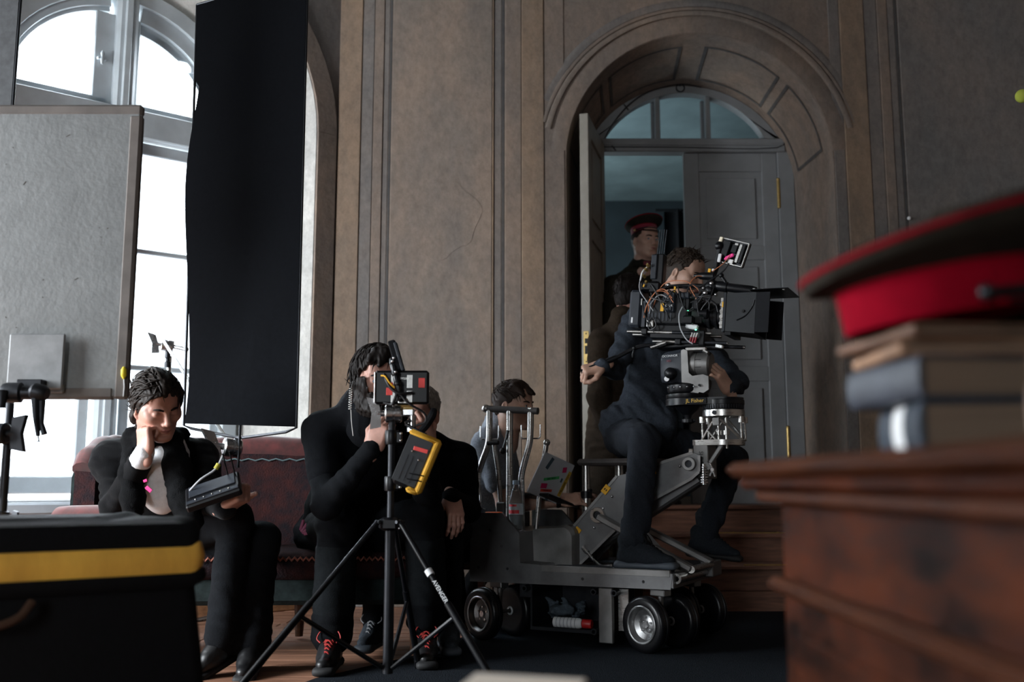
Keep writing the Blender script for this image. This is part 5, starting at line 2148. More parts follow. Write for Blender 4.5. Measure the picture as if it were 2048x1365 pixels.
book('brown_volume', 'brown leather volume standing low at the frame edge beside the stack', (.6, .97, .789), (.12, .1, .07), 12, BRN, PAGE)
book('brown_volume', 'second brown volume stacked upon the leather one beside the cap', (.605, .97, .842), (.12, .1, .034), 3, mat('leather_cover', (.2, .11, .06), .6, var=.4, scale=10), PAGE)

CAPR = mat('crimson_wool', (.23, .002, .012), .95, var=.12, scale=40, spec=.05)
CAPG = mat('olive_wool', (.02, .0165, .012), .9, var=.2, scale=40, spec=.15)


def peaked_cap(name, label, loc, rot, s_=1.0):
    """crown with red piping, red band, black visor and chin strap; local +y = front"""
    t = empty(name, loc, 0, label, 'cap')
    t.rotation_euler = rot
    n = 40

    def ring(rx, ry, z, tl=0.0, dy=0.0):
        return [(rx * s_ * math.cos(2 * math.pi * i / n), dy * s_ + ry * s_ * math.sin(2 * math.pi * i / n), (z + tl * math.sin(2 * math.pi * i / n)) * s_) for i in range(n)]
    mb = MB()
    mb.loft([ring(.093, .105, .0), ring(.094, .106, .002), ring(.096, .108, .044), ring(.094, .106, .048)], cap=False)
    mb.loft([ring(.09, .102, .001), ring(.09, .102, .046)], cap=False)
    pl(mb, 'band', CAPR, t, 50)
    mb = MB()
    mb.loft([ring(.094, .106, .046), ring(.106, .12, .054, .003), ring(.124, .136, .064, .01, .004), ring(.134, .145, .071, .018, .006), ring(.138, .149, .081, .02, .006), ring(.135, .146, .091, .021, .006), ring(.12, .13, .098, .022, .006), ring(.06, .065, .101, .022, .005), ring(.01, .01, .102, .022)])
    pl(mb, 'crown', CAPG, t, 60)
    mb = MB()
    r_ = ring(.138, .149, .0865, .0205, .006)
    mb.tube(r_ + [r_[0]], .0032 * s_, 7, cap=False)
    r_ = ring(.0965, .1085, .0475)
    mb.tube(r_ + [r_[0]], .002 * s_, 6, cap=False)
    pl(mb, 'piping', CAPR, t)
    mb = MB()
    k = 18
    A_, B_ = [], []
    for i in range(k + 1):
        a = R(25 + 130 * i / k)
        e = math.sin(math.pi * i / k)
        A_.append((.095 * s_ * math.cos(a), .107 * s_ * math.sin(a), .004 * s_))
        B_.append((.1 * s_ * math.cos(a), (.107 * math.sin(a) + .052 * e) * s_, (.004 - .032 * e) * s_))
    A2 = [(x, y, z - .003) for x, y, z in A_]
    B2 = [(x, y, z - .003) for x, y, z in B_]
    mb.loft([A_, B_, B2, A2, A_], cap=False, closed=False)
    pl(mb, 'visor', mat('patent_leather', (.006, .006, .007), .15, coat=.5), t, 50)
    mb = MB()
    pts = [(.098 * s_ * math.cos(R(a)), .1115 * s_ * math.sin(R(a)), .012 * s_) for a in range(12, 169, 8)]
    for (a, b_) in zip(pts[:-1], pts[1:]):
        mb.beam(a, b_, .003, .011 * s_)
    pl(mb, 'chin_strap', BLACK, t, 60)
    mb = MB()
    for a in (12, 168):
        mb = MB()
        mb.ball((.1 * s_ * math.cos(R(a)), .1125 * s_ * math.sin(R(a)), .013 * s_), .009 * s_, 14, 8)
        pl(mb, 'button', BRASS if s_ < .9 else GUNM, t)
    return t


peaked_cap('peaked_cap', 'crimson banded olive peaked cap lying on the books in the foreground', (.505, 1.135, .906), (Matrix.Rotation(R(-8), 3, 'Y') @ Matrix.Rotation(R(-103), 3, 'Z')).to_euler(), 1.06)

# ball on a rod at the right edge, pale script at the bottom edge
bs = empty('marker_stand', (2.55, 4.9, 0), 0, 'stand with olive yellow ball tip at the right picture edge', 'stand')
mb = MB()
mb.ball((2.492, 4.6, 2.588), .033, 18, 12)
mb.build('ball_tip', mat('tennis_yellow', (.3, .33, .04), .9), bs)
mb = MB()
mb.cyl((2.52, 4.6, 2.588), (2.75, 4.75, 2.6), .008, n=10)
mb.cyl((2.75, 4.75, 2.62), (2.75, 4.75, .012), .014, n=12)
mb.build('pole', GUNM, bs)
mb = MB()
for k in range(3):
    a = k * 2.094 + .2
    mb.tube([(2.75, 4.75, .4), (2.75 + .3 * math.cos(a), 4.75 + .3 * math.sin(a), .013)], .01, 8)
mb.build('leg', GUNM, bs)
stl = empty('apple_box', (.06, 1.12, 0), 0, 'dark box standing low in front of the camera at bottom edge', 'box')
mb = MB()
mb.bx(-.2, .32, .98, 1.26, .0, .44, .008)
mb.build('body', mat('dark_box_paint', (.012, .013, .015), .7, var=.3), stl, 0)
mb = MB()
mb.bx(.02, .12, .975, .981, .3, .34, .002)
mb.build('hand_slot', BLACK, stl, 0)
mb = MB()
mb.box((-.005, 1.2, .455), (.15, .21, .03), Matrix.Rotation(R(-16), 3, 'Z') @ Matrix.Rotation(R(4), 3, 'X'), .003)
tag(mb.build('script_booklet', mat('cream_paper', (.75, .66, .56), .8), None, 0), 'cream paper booklet lying on the dark box at bottom edge', 'booklet')

# ================================================================== small things on and around the dolly
def dw(x, y, z):
    return Vector(DC) + Matrix.Rotation(DA, 3, 'Z') @ Vector((x, y, z))


bt = empty('water_bottle', dw(-.262, -.268, .496), DA, 'clear plastic water bottle with red label standing on the dolly', 'bottle')
PET = mat('clear_plastic', (.85, .92, .95), .05, trans=.92)
PET.node_tree.nodes['Principled BSDF'].inputs['IOR'].default_value = 1.2
mb = MB()
mb.lathe((0, 0, .002), (0, 0, .215), [(.0001, .02), (.02, .0), (.031, .03), (.033, .1), (.031, .14), (.033, .18), (.031, .22), (.033, .3), (.0335, .55), (.031, .58), (.033, .62), (.03, .72), (.022, .85), (.013, .94), (.012, 1)], 28)
pl(mb, 'bottle_body', PET, bt, 50)
mb = MB()
mb.lathe((0, 0, .213), (0, 0, .233), [(.0155, 0), (.0165, .1), (.0165, .9), (.014, 1)], 20)
pl(mb, 'cap', mat('pale_blue_plastic', (.35, .45, .55), .4), bt)
mb = MB()
mb.lathe((0, 0, .075), (0, 0, .125), [(.0338, 0), (.0338, 1)], 28, False)
lb = pl(mb, 'label', mat('clear_label', (.75, .78, .8), .4, trans=.5), bt)
mb = MB()
for z0, z1, a0, a1 in ((.08, .096, -150, -40), (.112, .122, -140, -60)):
    r0, r1 = [], []
    for i in range(13):
        a = R(a0 + (a1 - a0) * i / 12)
        r0.append((.0342 * math.cos(a), .0342 * math.sin(a), z0))
        r1.append((.0342 * math.cos(a), .0342 * math.sin(a), z1))
    mb.loft([r0, r1], cap=False, closed=False)
pl(mb, 'red_print', mat('red_print', (.6, .02, .03), .5), lb)
sp = empty('spray_can', dw(.0, -.25, .072), DA, 'white spray can with red cap lying in the dolly tray', 'spray can')
mb = MB()
mb.lathe((-.08, 0, .024), (.058, 0, .024), [(.018, 0), (.0225, .02), (.023, .06), (.023, .9), (.02, .97), (.016, 1)], 22)
cn = pl(mb, 'can', WHITE, sp)
mb = MB()
for i in range(6):
    mb.ring((-.06 + .018 * i, 0, .024), (1, 0, 0), .0234, .0225, .004, 22)
pl(mb, 'print_band', mat('grey_print', (.35, .37, .4), .5), cn)
mb = MB()
mb.lathe((.06, 0, .024), (.105, 0, .024), [(.013, 0), (.02, .05), (.02, .9), (.017, 1)], 20)
pl(mb, 'cap', mat('red_cap', (.5, .02, .02), .4), sp)
# crumpled rag made in 50_people via the same field modeller
ln = empty('tape_lanyard', (-.285, 4.42, .5), 0, 'bright tape strips and tag hanging on a belt loop beside the dolly', 'lanyard')
for k, (x, z, h, m_) in enumerate(((-.275, .49, .12, PINKT), (-.3, .455, .1, mat('red_strap', (.5, .02, .05), .7)), (-.26, .47, .09, mat('green_strap', (.03, .3, .06), .7)), (-.24, .5, .09, mat('blue_strap', (.06, .1, .17), .7)))):
    mb = MB()
    mb.box((x, 4.41 + .006 * k, z), (.024, .006, h), Matrix.Rotation(R(-12 if k > 1 else 3), 3, 'Y'), .002)
    mb.build('strap', m_, ln, 0)
mb = MB()
mb.lathe((-.278, 4.4, .37), (-.278, 4.412, .37), [(.028, 0), (.03, .3), (.03, 1)], 18)
mb.box((-.278, 4.406, .39), (.05, .012, .05), None, .004)
mb.build('clear_tag', mat('smoky_tag', (.2, .2, .17), .3), ln)

# ================================================================== figures: modelled as smooth distance fields, meshed with surface nets
_rg = np.random.RandomState(7)
_LAT = _rg.rand(32, 32, 32).astype(np.float32)


def vnoise(X, Y, Z):
    xi, yi, zi = np.floor(X).astype(int), np.floor(Y).astype(int), np.floor(Z).astype(int)
    fx, fy, fz = X - xi, Y - yi, Z - zi
    fx, fy, fz = fx * fx * (3 - 2 * fx), fy * fy * (3 - 2 * fy), fz * fz * (3 - 2 * fz)
    out = 0
    for a in (0, 1):
        for b in (0, 1):
            for c in (0, 1):
                w_ = (fx if a else 1 - fx) * (fy if b else 1 - fy) * (fz if c else 1 - fz)
                out = out + w_ * _LAT[(xi + a) & 31, (yi + b) & 31, (zi + c) & 31]
    return out * 2 - 1


class Field:
    def __init__(self):
        self.p = []
        self.mods = []

    def _add(self, f, lo, hi, k, op):
        self.p.append((f, np.array(lo, float), np.array(hi, float), k, op))
        return self

    def rc(self, a, b, r1, r2, k=.02, op='u', sq=None):
        """tapered capsule; sq = (axis, factor) flattens the section along an axis"""
        a, b = np.array(a, float), np.array(b, float)
        ab = b - a
        L2 = max(1e-9, ab @ ab)
        rm = max(r1, r2) * (max(1, sq[1]) if sq else 1)

        def f(X, Y, Z):
            px, py, pz = X - a[0], Y - a[1], Z - a[2]
            t = np.clip((px * ab[0] + py * ab[1] + pz * ab[2]) / L2, 0, 1)
            qx, qy, qz = px - t * ab[0], py - t * ab[1], pz - t * ab[2]
            if sq:
                ax_ = np.array(sq[0], float)
                ax_ /= np.linalg.norm(ax_)
                d = (qx * ax_[0] + qy * ax_[1] + qz * ax_[2]) * (1 / sq[1] - 1)
                qx, qy, qz = qx + d * ax_[0], qy + d * ax_[1], qz + d * ax_[2]
            d = np.sqrt(qx * qx + qy * qy + qz * qz) - (r1 + (r2 - r1) * t)
            return d * (min(1, sq[1]) if sq else 1)
        return self._add(f, np.minimum(a, b) - rm, np.maximum(a, b) + rm, k, op)

    def chain(self, pts, rs, k=.02, sq=None):
        for i in range(len(pts) - 1):
            self.rc(pts[i], pts[i + 1], rs[i], rs[i + 1], k, 'u', sq)
        return self

    def ell(self, c, r, k=.02, op='u', M=None):
        c = np.array(c, float)
        r = np.array(r, float)
        Mt = np.array(M.transposed()) if M is not None else None
        rm = r.max() if M is not None else r

        def f(X, Y, Z):
            x, y, z = X - c[0], Y - c[1], Z - c[2]
            if Mt is not None:
                x, y, z = Mt[0, 0] * x + Mt[0, 1] * y + Mt[0, 2] * z, Mt[1, 0] * x + Mt[1, 1] * y + Mt[1, 2] * z, Mt[2, 0] * x + Mt[2, 1] * y + Mt[2, 2] * z
            k0 = np.sqrt((x / r[0]) ** 2 + (y / r[1]) ** 2 + (z / r[2]) ** 2)
            k1 = np.sqrt((x / r[0] ** 2) ** 2 + (y / r[1] ** 2) ** 2 + (z / r[2] ** 2) ** 2) + 1e-6
            return k0 * (k0 - 1) / k1
        return self._add(f, c - rm, c + rm, k, op)

    def rbox(self, c, h, rr=.01, k=.01, op='u', M=None):
        c = np.array(c, float)
        h = np.array(h, float)
        Mt = np.array(M.transposed()) if M is not None else np.eye(3)
        rm = np.linalg.norm(h)

        def f(X, Y, Z):
            x, y, z = X - c[0], Y - c[1], Z - c[2]
            q = [np.abs(Mt[i, 0] * x + Mt[i, 1] * y + Mt[i, 2] * z) - h[i] + rr for i in range(3)]
            o = np.sqrt(sum(np.maximum(v, 0) ** 2 for v in q))
            return o + np.minimum(np.maximum(np.maximum(q[0], q[1]), q[2]), 0) - rr
        return self._add(f, c - rm, c + rm, k, op)

    def mod(self, f):
        self.mods.append(f)
        return self

    def mesh(self, h):
        lo = np.min([p[1] for p in self.p if p[4] == 'u'], 0) - 3 * h - .012
        hi = np.max([p[2] for p in self.p if p[4] == 'u'], 0) + 3 * h + .012
        n = np.ceil((hi - lo) / h).astype(int) + 1
        G = [(lo[i] + h * np.arange(n[i])).astype(np.float32) for i in range(3)]
        Vv = np.full(n, .2, np.float32)
        for f, a, b, k, op in self.p:
            pad = k + .02 + h
            i0 = np.clip(np.floor((a - pad - lo) / h).astype(int), 0, n - 1)
            i1 = np.clip(np.ceil((b + pad - lo) / h).astype(int) + 1, 1, n)
            sl = tuple(slice(i0[i], i1[i]) for i in range(3))
            if any(i1[i] - i0[i] < 1 for i in range(3)):
                continue
            X, Y, Z = np.meshgrid(G[0][sl[0]], G[1][sl[1]], G[2][sl[2]], indexing='ij')
            d = f(X, Y, Z).astype(np.float32)
            o = Vv[sl]
            if op == 'u':
                hh = np.clip(.5 + .5 * (o - d) / k, 0, 1)
                Vv[sl] = o * (1 - hh) + d * hh - k * hh * (1 - hh)
            else:
                hh = np.clip(.5 - .5 * (o + d) / k, 0, 1)
                Vv[sl] = o * (1 - hh) - d * hh + k * hh * (1 - hh)
        if self.mods:
            band = np.abs(Vv) < .06
            ii = np.nonzero(band)
            X, Y, Z = G[0][ii[0]], G[1][ii[1]], G[2][ii[2]]
            v = Vv[ii]
            for m_ in self.mods:
                v = m_(X, Y, Z, v)
            Vv[ii] = v
        for ax_ in range(3):
            for e in (0, -1):
                ix = [slice(None)] * 3
                ix[ax_] = e
                Vv[tuple(ix)] = np.maximum(Vv[tuple(ix)], 1e-3)
        return nets(Vv, lo, h)


def nets(Vv, lo, h):
    s = Vv < 0
    c = np.zeros(np.array(Vv.shape) - 1, np.int8)
    for a in (0, 1):
        for b in (0, 1):
            for d in (0, 1):
                c += s[a:Vv.shape[0] - 1 + a, b:Vv.shape[1] - 1 + b, d:Vv.shape[2] - 1 + d]
    act = (c > 0) & (c < 8)
    I, J, K = np.nonzero(act)
    idx = np.full(act.shape, -1, np.int64)
    idx[I, J, K] = np.arange(len(I))
    pos = np.zeros((len(I), 3))
    cnt = np.zeros(len(I))
    cor = [(a, b, d) for a in (0, 1) for b in (0, 1) for d in (0, 1)]
    for p in cor:
        for ax_ in range(3):
            if p[ax_]:
                continue
            q = list(p)
            q[ax_] = 1
            va = Vv[I + p[0], J + p[1], K + p[2]]
            vb = Vv[I + q[0], J + q[1], K + q[2]]
            m_ = (va < 0) != (vb < 0)
            t = va[m_] / (va[m_] - vb[m_])
            pp = np.repeat(np.array([p], float), m_.sum(), 0)
            pp[:, ax_] += t
            pos[m_] += pp
            cnt[m_] += 1
    pos /= cnt[:, None]
    pos += np.stack([I, J, K], 1)
    verts = lo + pos * h
    quads = []
    for ax_ in range(3):
        sa = [slice(None)] * 3
        sb = [slice(None)] * 3
        sa[ax_] = slice(0, -1)
        sb[ax_] = slice(1, None)
        e = s[tuple(sa)] != s[tuple(sb)]
        o1, o2 = (ax_ + 1) % 3, (ax_ + 2) % 3
        P_ = np.stack(np.nonzero(e), 1)
        P_ = P_[(P_[:, o1] > 0) & (P_[:, o2] > 0) & (P_[:, o1] < act.shape[o1]) & (P_[:, o2] < act.shape[o2])]
        if not len(P_):
            continue
        ins = s[P_[:, 0], P_[:, 1], P_[:, 2]]
        qs = []
        for d1, d2 in ((-1, -1), (0, -1), (0, 0), (-1, 0)):
            Q = P_.copy()
            Q[:, o1] += d1
            Q[:, o2] += d2
            qs.append(idx[Q[:, 0], Q[:, 1], Q[:, 2]])
        q = np.stack(qs, 1)
        q[~ins] = q[~ins][:, ::-1]
        quads.append(q)
    q = np.concatenate(quads)
    q = q[(q >= 0).all(1)]
    return verts, q


def field_obj(name, parts, m_, parent, smooth=True):
    """parts = list of (verts, quads) in world space -> one mesh object"""
    vs, fs, n = [], [], 0
    for v, q in parts:
        vs.append(np.asarray(v, float))
        fs.append(np.asarray(q) + n)
        n += len(v)
    v = np.concatenate(vs)
    q = np.concatenate(fs)
    if parent is not None:
        Mi = np.array(WM(parent).inverted())
        v = v @ Mi[:3, :3].T + Mi[:3, 3]
    me = bpy.data.meshes.new(name)
    me.vertices.add(len(v))
    me.vertices.foreach_set('co', v.astype(np.float32).ravel())
    me.loops.add(len(q) * 4)
    me.polygons.add(len(q))
    me.loops.foreach_set('vertex_index', q.astype(np.int32).ravel())
    me.polygons.foreach_set('loop_start', np.arange(0, len(q) * 4, 4, dtype=np.int32))
    me.polygons.foreach_set('use_smooth', np.ones(len(q), bool))
    me.materials.append(m_)
    me.update(calc_edges=True)
    me.validate()
    o = bpy.data.objects.new(name, me)
    return link(o, parent)


def xf(part, M, t):
    v, q = part
    return v @ np.array(M).T + np.array(t), q


def basis(fwd, up):
    f = Vector(fwd).normalized()
    u = Vector(up)
    u = (u - f * u.dot(f)).normalized()
    r = f.cross(u)
    return Matrix((r, f, u)).transposed()


# ---------------------------------------------------------------- head (local: x right, y front, z up, origin mid-head)
def head_field(lids=False, jaw=1.0, nose=1.0):
    F = Field()
    F.ell((0, -.016, .034), (.0755, .096, .084), .01)
    F.ell((0, .022, -.035), (.06 * jaw, .068, .082), .03)
    F.ell((0, .0, -.02), (.067 * jaw, .07, .07), .03)
    for s_ in (-1, 1):
        F.rc((s_ * .056 * jaw, -.002, -.055), (s_ * .02, .062, -.1), .017, .014, .025)
        F.ell((s_ * .042, .058, -.018), (.024, .022, .018), .02)
        F.ell((s_ * .055, .03, -.005), (.016, .03, .025), .02)
        F.rc((s_ * .012, .084, .018), (s_ * .046, .068, .017), .0085, .007, .012)
    F.ell((0, .068, -.1), (.021, .017, .016), .018)
    F.ell((0, .062, .055), (.05, .025, .04), .03)
    for s_ in (-1, 1):
        F.ell((s_ * .031, .096, .001), (.018, .016, .0115), .009, 's')
        F.ell((s_ * .031, .0735, .001), (.0155, .0135, .0135), .004)
        if lids:
            F.ell((s_ * .031, .0765, .003), (.017, .0135, .012), .003)
        else:
            F.rc((s_ * .018, .087, .0095), (s_ * .045, .079, .0085), .0032, .0028, .004)
            F.rc((s_ * .02, .084, -.009), (s_ * .044, .077, -.008), .0026, .0024, .005)
    F.rc((0, .086, .018), (0, .106 * nose, -.03), .0085, .0105, .012)
    F.ell((0, .107 * nose, -.032), (.0105, .01, .009), .006)
    for s_ in (-1, 1):
        F.ell((s_ * .0125, .098, -.036), (.0075, .0095, .0075), .006)
    F.rc((-.019, .083, -.059), (.019, .083, -.059), .006, .006, .007, 'u', ((0, 1, 0), 1.0))
    F.ell((0, .088, -.058), (.017, .008, .0055), .006)
    F.ell((0, .087, -.069), (.015, .0085, .006), .006)
    F.rc((-.024, .09, -.0635), (.024, .09, -.0635), .0022, .0022, .003, 's')
    F.ell((0, .082, -.083), (.02, .008, .006), .008, 's')
    for s_ in (-1, 1):
        M = Matrix.Rotation(R(-12), 3, 'X') @ Matrix.Rotation(R(s_ * -18), 3, 'Z')
        F.ell((s_ * .0785, -.012, -.004), (.009, .019, .031), .006, 'u', M)
        F.ell((s_ * .088, -.008, .0), (.009, .0105, .017), .005, 's', M)
        F.ell((s_ * .0765, -.004, -.03), (.007, .009, .01), .006)
    F.rc((0, -.028, -.06), (0, -.045, -.19), .057, .062, .03, 'u', ((1, 0, 0), 1.05))
    return F


HAIRLINES = {
    'norm': [(-.14, -.07), (-.085, -.058), (-.045, -.03), (-.03, -.012), (-.02, .012), (.01, .026), (.035, .034), (.055, .058), (.075, .084), (.1, .1), (.2, .12)],
    'short': [(-.14, -.08), (-.075, -.062), (-.04, -.032), (-.025, -.01), (.0, .012), (.03, .03), (.055, .048), (.078, .076), (.1, .095), (.2, .12)],
}


def hair_part(style, thick, line='norm', zmin=-.1, bump=(.004, 60), extra=None, clumps=0, comb=(0, -1, -.3), clump_len=.05, clump_r=.006, seed=1, top=0.0, region=None):
    F = Field()
    F.ell((0, -.018, .036 + top * .4), (.0765 + thick, .099 + thick, .086 + thick + top), .01)
    F.ell((0, -.05, -.03), (.058 + thick, .055 + thick * .7, .07), .02)
    if extra:
        for e in extra:
            F.rc(*e)
    hz = np.array([a for a, _ in HAIRLINES[line]])
    hy = np.array([b for _, b in HAIRLINES[line]])

    def cut(X, Y, Z, v):
        d = Y - np.interp(Z + .012 * vnoise(X * 60, Y * 60, Z * 20), hz, hy) - .008 * vnoise(X * 90 + 4, Y * 30, Z * 90)
        d2 = zmin + .01 * vnoise(X * 70, Y * 70, Z * 10) - Z
        if extra:
            inner = np.full(X.shape, 1.0)
            for e in extra:
                a, b = np.array(e[0]), np.array(e[1])
                ab = b - a
                t = np.clip(((X - a[0]) * ab[0] + (Y - a[1]) * ab[1] + (Z - a[2]) * ab[2]) / max(1e-9, ab @ ab), 0, 1)
                inner = np.minimum(inner, np.sqrt((X - a[0] - t * ab[0]) ** 2 + (Y - a[1] - t * ab[1]) ** 2 + (Z - a[2] - t * ab[2]) ** 2) - (e[2] + (e[3] - e[2]) * t))
            body = np.maximum(v, np.maximum(d, d2))
            v2 = np.minimum(body, np.maximum(inner, v * .0 + inner))
        else:
            v2 = np.maximum(v, np.maximum(d, d2))
        st_ = vnoise(X * bump[1] * 1.6 + 3, Y * bump[1] * .28, Z * bump[1] * .5) + .6 * vnoise(X * bump[1] * 3.1, Y * bump[1] * .6 + 7, Z * bump[1])
        v2 = v2 + .22 * np.clip(zmin + .055 - Z, 0, .08)
        return v2 + bump[0] * st_
    F.mod(cut)
    part = F.mesh(.0035)
    parts = [part]
    if clumps:
        rng = random.Random(seed)
        cmb = Vector(comb)
        mb = MB()
        c0 = Vector((0, -.018, .036 + top * .4))
        rr = Vector((.0765 + thick, .099 + thick, .086 + thick + top))
        cnt = 0
        clumps = int(clumps * 2.2)
        while cnt < clumps:
            u = Vector((rng.gauss(0, 1), rng.gauss(0, 1), rng.gauss(0, 1))).normalized()
            p = c0 + Vector((u.x * rr.x, u.y * rr.y, u.z * rr.z))
            if p.z < zmin or p.y > np.interp(p.z, hz, hy) - .004:
                continue
            if region and not region(p):
                continue
            cnt += 1
            pts = []
            d = (cmb + Vector((rng.gauss(0, .35), rng.gauss(0, .35), rng.gauss(0, .3)))).normalized()
            L_ = clump_len * rng.uniform(.6, 1.3)
            q = p.copy()
            lift = rng.uniform(.0, .5)
            for s_ in range(6):
                nrm = Vector(((q.x - c0.x) / rr.x ** 2, (q.y - c0.y) / rr.y ** 2, (q.z - c0.z) / rr.z ** 2)).normalized()
                pts.append(q + nrm * (.001 + lift * .006 * math.sin(s_ * .6)))
                t_ = (d - nrm * d.dot(nrm) * (1 - lift * .5)).normalized()
                t_ = (t_ + Vector((0, 0, -.08 * s_))).normalized()
                q = q + t_ * (L_ / 5)
            mb.tube(pts, [clump_r * .35, clump_r * .7, clump_r * .7, clump_r * .5, clump_r * .3, .0004], 4)
        fs = [f for f in mb.f]
        v = np.array(mb.v)
        q4 = np.array([(f if len(f) == 4 else tuple(f[:4])) for f in fs])
        parts.append((v, q4))
    return parts


def eyes(parent, M, t, iris, look=(0, 0)):
    EW = MATS['eye_white']
    for s_ in (-1, 1):
        mb = MB()
        c = Vector((s_ * .031, .0748, .001))
        mb.ball(c, .0128, 16, 10)
        mb.v = [tuple(Vector(M @ Vector(p)) + Vector(t)) for p in mb.v]
        e = mb.build('eye', EW, parent, 60)
        mb = MB()
        d = Vector((look[0], 1, look[1])).normalized()
        mb.lathe(c + d * .0112, c + d * .0132, [(.0063, 0), (.005, .6), (.0001, 1)], 14, False)
        mb.v = [tuple(Vector(M @ Vector(p)) + Vector(t)) for p in mb.v]
        mb.build('iris', iris, e, 60)


def brows(parent, M, t, m_, th=.0045):
    for s_ in (-1, 1):
        mb = MB()
        pts = [(s_ * .013, .0935, .018), (s_ * .028, .0915, .0225), (s_ * .04, .083, .0225), (s_ * .05, .071, .018)]
        mb.tube(pts, [th * .8, th, th * .8, th * .3], 6, smooth=4)
        mb.v = [tuple(Vector(M @ Vector(p)) + Vector(t)) for p in mb.v]
        mb.build('eyebrow', m_, parent, 60)


def lips(parent, M, t, m_):
    mb = MB()
    mb.tube([(-.022, .0865, -.0625), (-.01, .0945, -.0595), (0, .0955, -.0605), (.01, .0945, -.0595), (.022, .0865, -.0625)], [.001, .0035, .0032, .0035, .001], 6, smooth=3)
    mb.tube([(-.019, .0875, -.0655), (0, .0945, -.0685), (.019, .0875, -.0655)], [.001, .0042, .001], 6, smooth=4)
    mb.v = [tuple(Vector(M @ Vector(p)) + Vector(t)) for p in mb.v]
    mb.build('lips', m_, parent, 60)


# ---------------------------------------------------------------- hand (local: y to the fingers, z back of the hand, thumb on side*x)
def hand_part(wrist, direction, back, side, curl=(20, 25, 15), thumb='rest', s_=1.0, spread=2.0, percurl=None):
    F = Field()
    F.rbox((0, .047, 0), (.039, .046, .0125), .0115, .01)
    F.ell((side * .02, .03, -.008), (.018, .03, .013), .012)
    F.ell((-side * .022, .035, -.006), (.014, .03, .012), .012)
    F.rc((0, -.03, 0), (0, .012, 0), .0255, .027, .02, 'u', ((0, 0, 1), .72))
    bx_ = (.0285, .0095, -.0095, -.028)
    ln_ = ((.042, .026, .021), (.046, .029, .022), (.042, .027, .022), (.034, .021, .019))
    for i in range(4):
        cu = percurl[i] if percurl else curl
        p = np.array([side * bx_[i], .088 - .004 * abs(i - 1), .0])
        a = 0
        sp = side * (1.5 - i) * R(spread)
        rad = (.0092, .0086, .0078, .0068) if i < 3 else (.0082, .0075, .0068, .006)
        for j in range(3):
            a += R(cu[j])
            d = np.array([math.sin(sp) * math.cos(a), math.cos(sp) * math.cos(a), -math.sin(a)])
            q = p + d * ln_[i][j]
            F.rc(p, q, rad[j], rad[j + 1], .004)
            F.ell(p + np.array([0, 0, .001]), (rad[j] * 1.08,) * 3, .004)
            p = q
    if thumb == 'fist':
        tp = [(.03, .022, -.008), (.046, .05, -.02), (.036, .076, -.036), (.012, .082, -.044)]
    elif thumb == 'wrap':
        tp = [(.03, .02, -.008), (.05, .048, -.024), (.046, .078, -.038), (.03, .098, -.046)]
    elif thumb == 'up':
        tp = [(.03, .02, -.004), (.052, .045, -.012), (.06, .078, -.014), (.058, .104, -.012)]
    else:
        tp = [(.03, .02, -.008), (.05, .046, -.018), (.056, .076, -.024), (.054, .1, -.028)]
    tp = [np.array([side * x, y, z]) for x, y, z in tp]
    F.chain(tp, (.0145, .0115, .0098, .0085), .008)
    M = basis(direction, back)
    v, q = F.mesh(.0032)
    return xf((v * s_, q), M, wrist)


# ---------------------------------------------------------------- clothed figure
def wrinkle(amp, fr=18, seed=0, axis=(0, 0, 1), stretch=.35):
    ax_ = Vector(axis).normalized()

    def f(X, Y, Z, v):
        u = X * ax_[0] + Y * ax_[1] + Z * ax_[2]
        a = vnoise(X * fr + u * fr * .8 + seed, Y * fr + u * fr + 3, Z * fr * stretch + u * fr * 1.6)
        b = vnoise(X * fr * .5 + 9 + seed, Y * fr * .5, Z * fr * .5 + 5)
        return v + amp * (1 - 2 * np.abs(a)) * .8 + amp * .7 * b
    return f


def arm(F, J, sd, r=(.062, .05, .043, .036), k=.035):
    sh, el, wr = J['sh' + sd], J['el' + sd], J['wr' + sd]
    F.rc(sh, el, r[0], r[1], k)
    F.rc(el, wr, r[2] * 1.08, r[3], k * .7)


def torso(F, J, w_=1.0, depth=1.0, grow=0.0, low=None, k=.06):
    nk, pv, sR, sL = (Vector(J[n]) for n in ('nk', 'pv', 'shR', 'shL'))
    right = (sR - sL).normalized()
    up = (nk - pv).normalized()
    fwd = up.cross(right).normalized()
    M = basis(fwd, up)
    mid = (sR + sL) / 2
    ch = mid.lerp(pv, .3) + fwd * .012
    be = mid.lerp(pv, .72) + fwd * .01
    F.ell(ch, (.168 * w_ + grow, .112 * depth + grow, .19 + grow), k, 'u', M)
    F.ell(be, (.15 * w_ + grow, .112 * depth + grow, .19 + grow), k, 'u', M)
    F.ell(pv, (.165 * w_ + grow, .115 * depth + grow, .12 + grow), k, 'u', M)
    F.rc(sR.lerp(mid, .12), sL.lerp(mid, .12), .056 + grow, .056 + grow, k)
    for q in (sR, sL):
        F.rc(nk + up * .015 - fwd * .01, q.lerp(mid, .12), .048 + grow, .052 + grow, .05)
    F.rc(mid, nk + up * .012, .08 + grow, .06 + grow, .04)
    return M, right, fwd, up


def legs(F, J, sides='RL', r=(.09, .07, .064, .055), k=.04, hem=.0):
    for sd in sides:
        hp, kn, an = J['hip' + sd], J['kn' + sd], J['an' + sd]
        F.rc(hp, kn, r[0], r[1], k)
        F.rc(kn, an, r[2], r[3] + hem, k * .8)


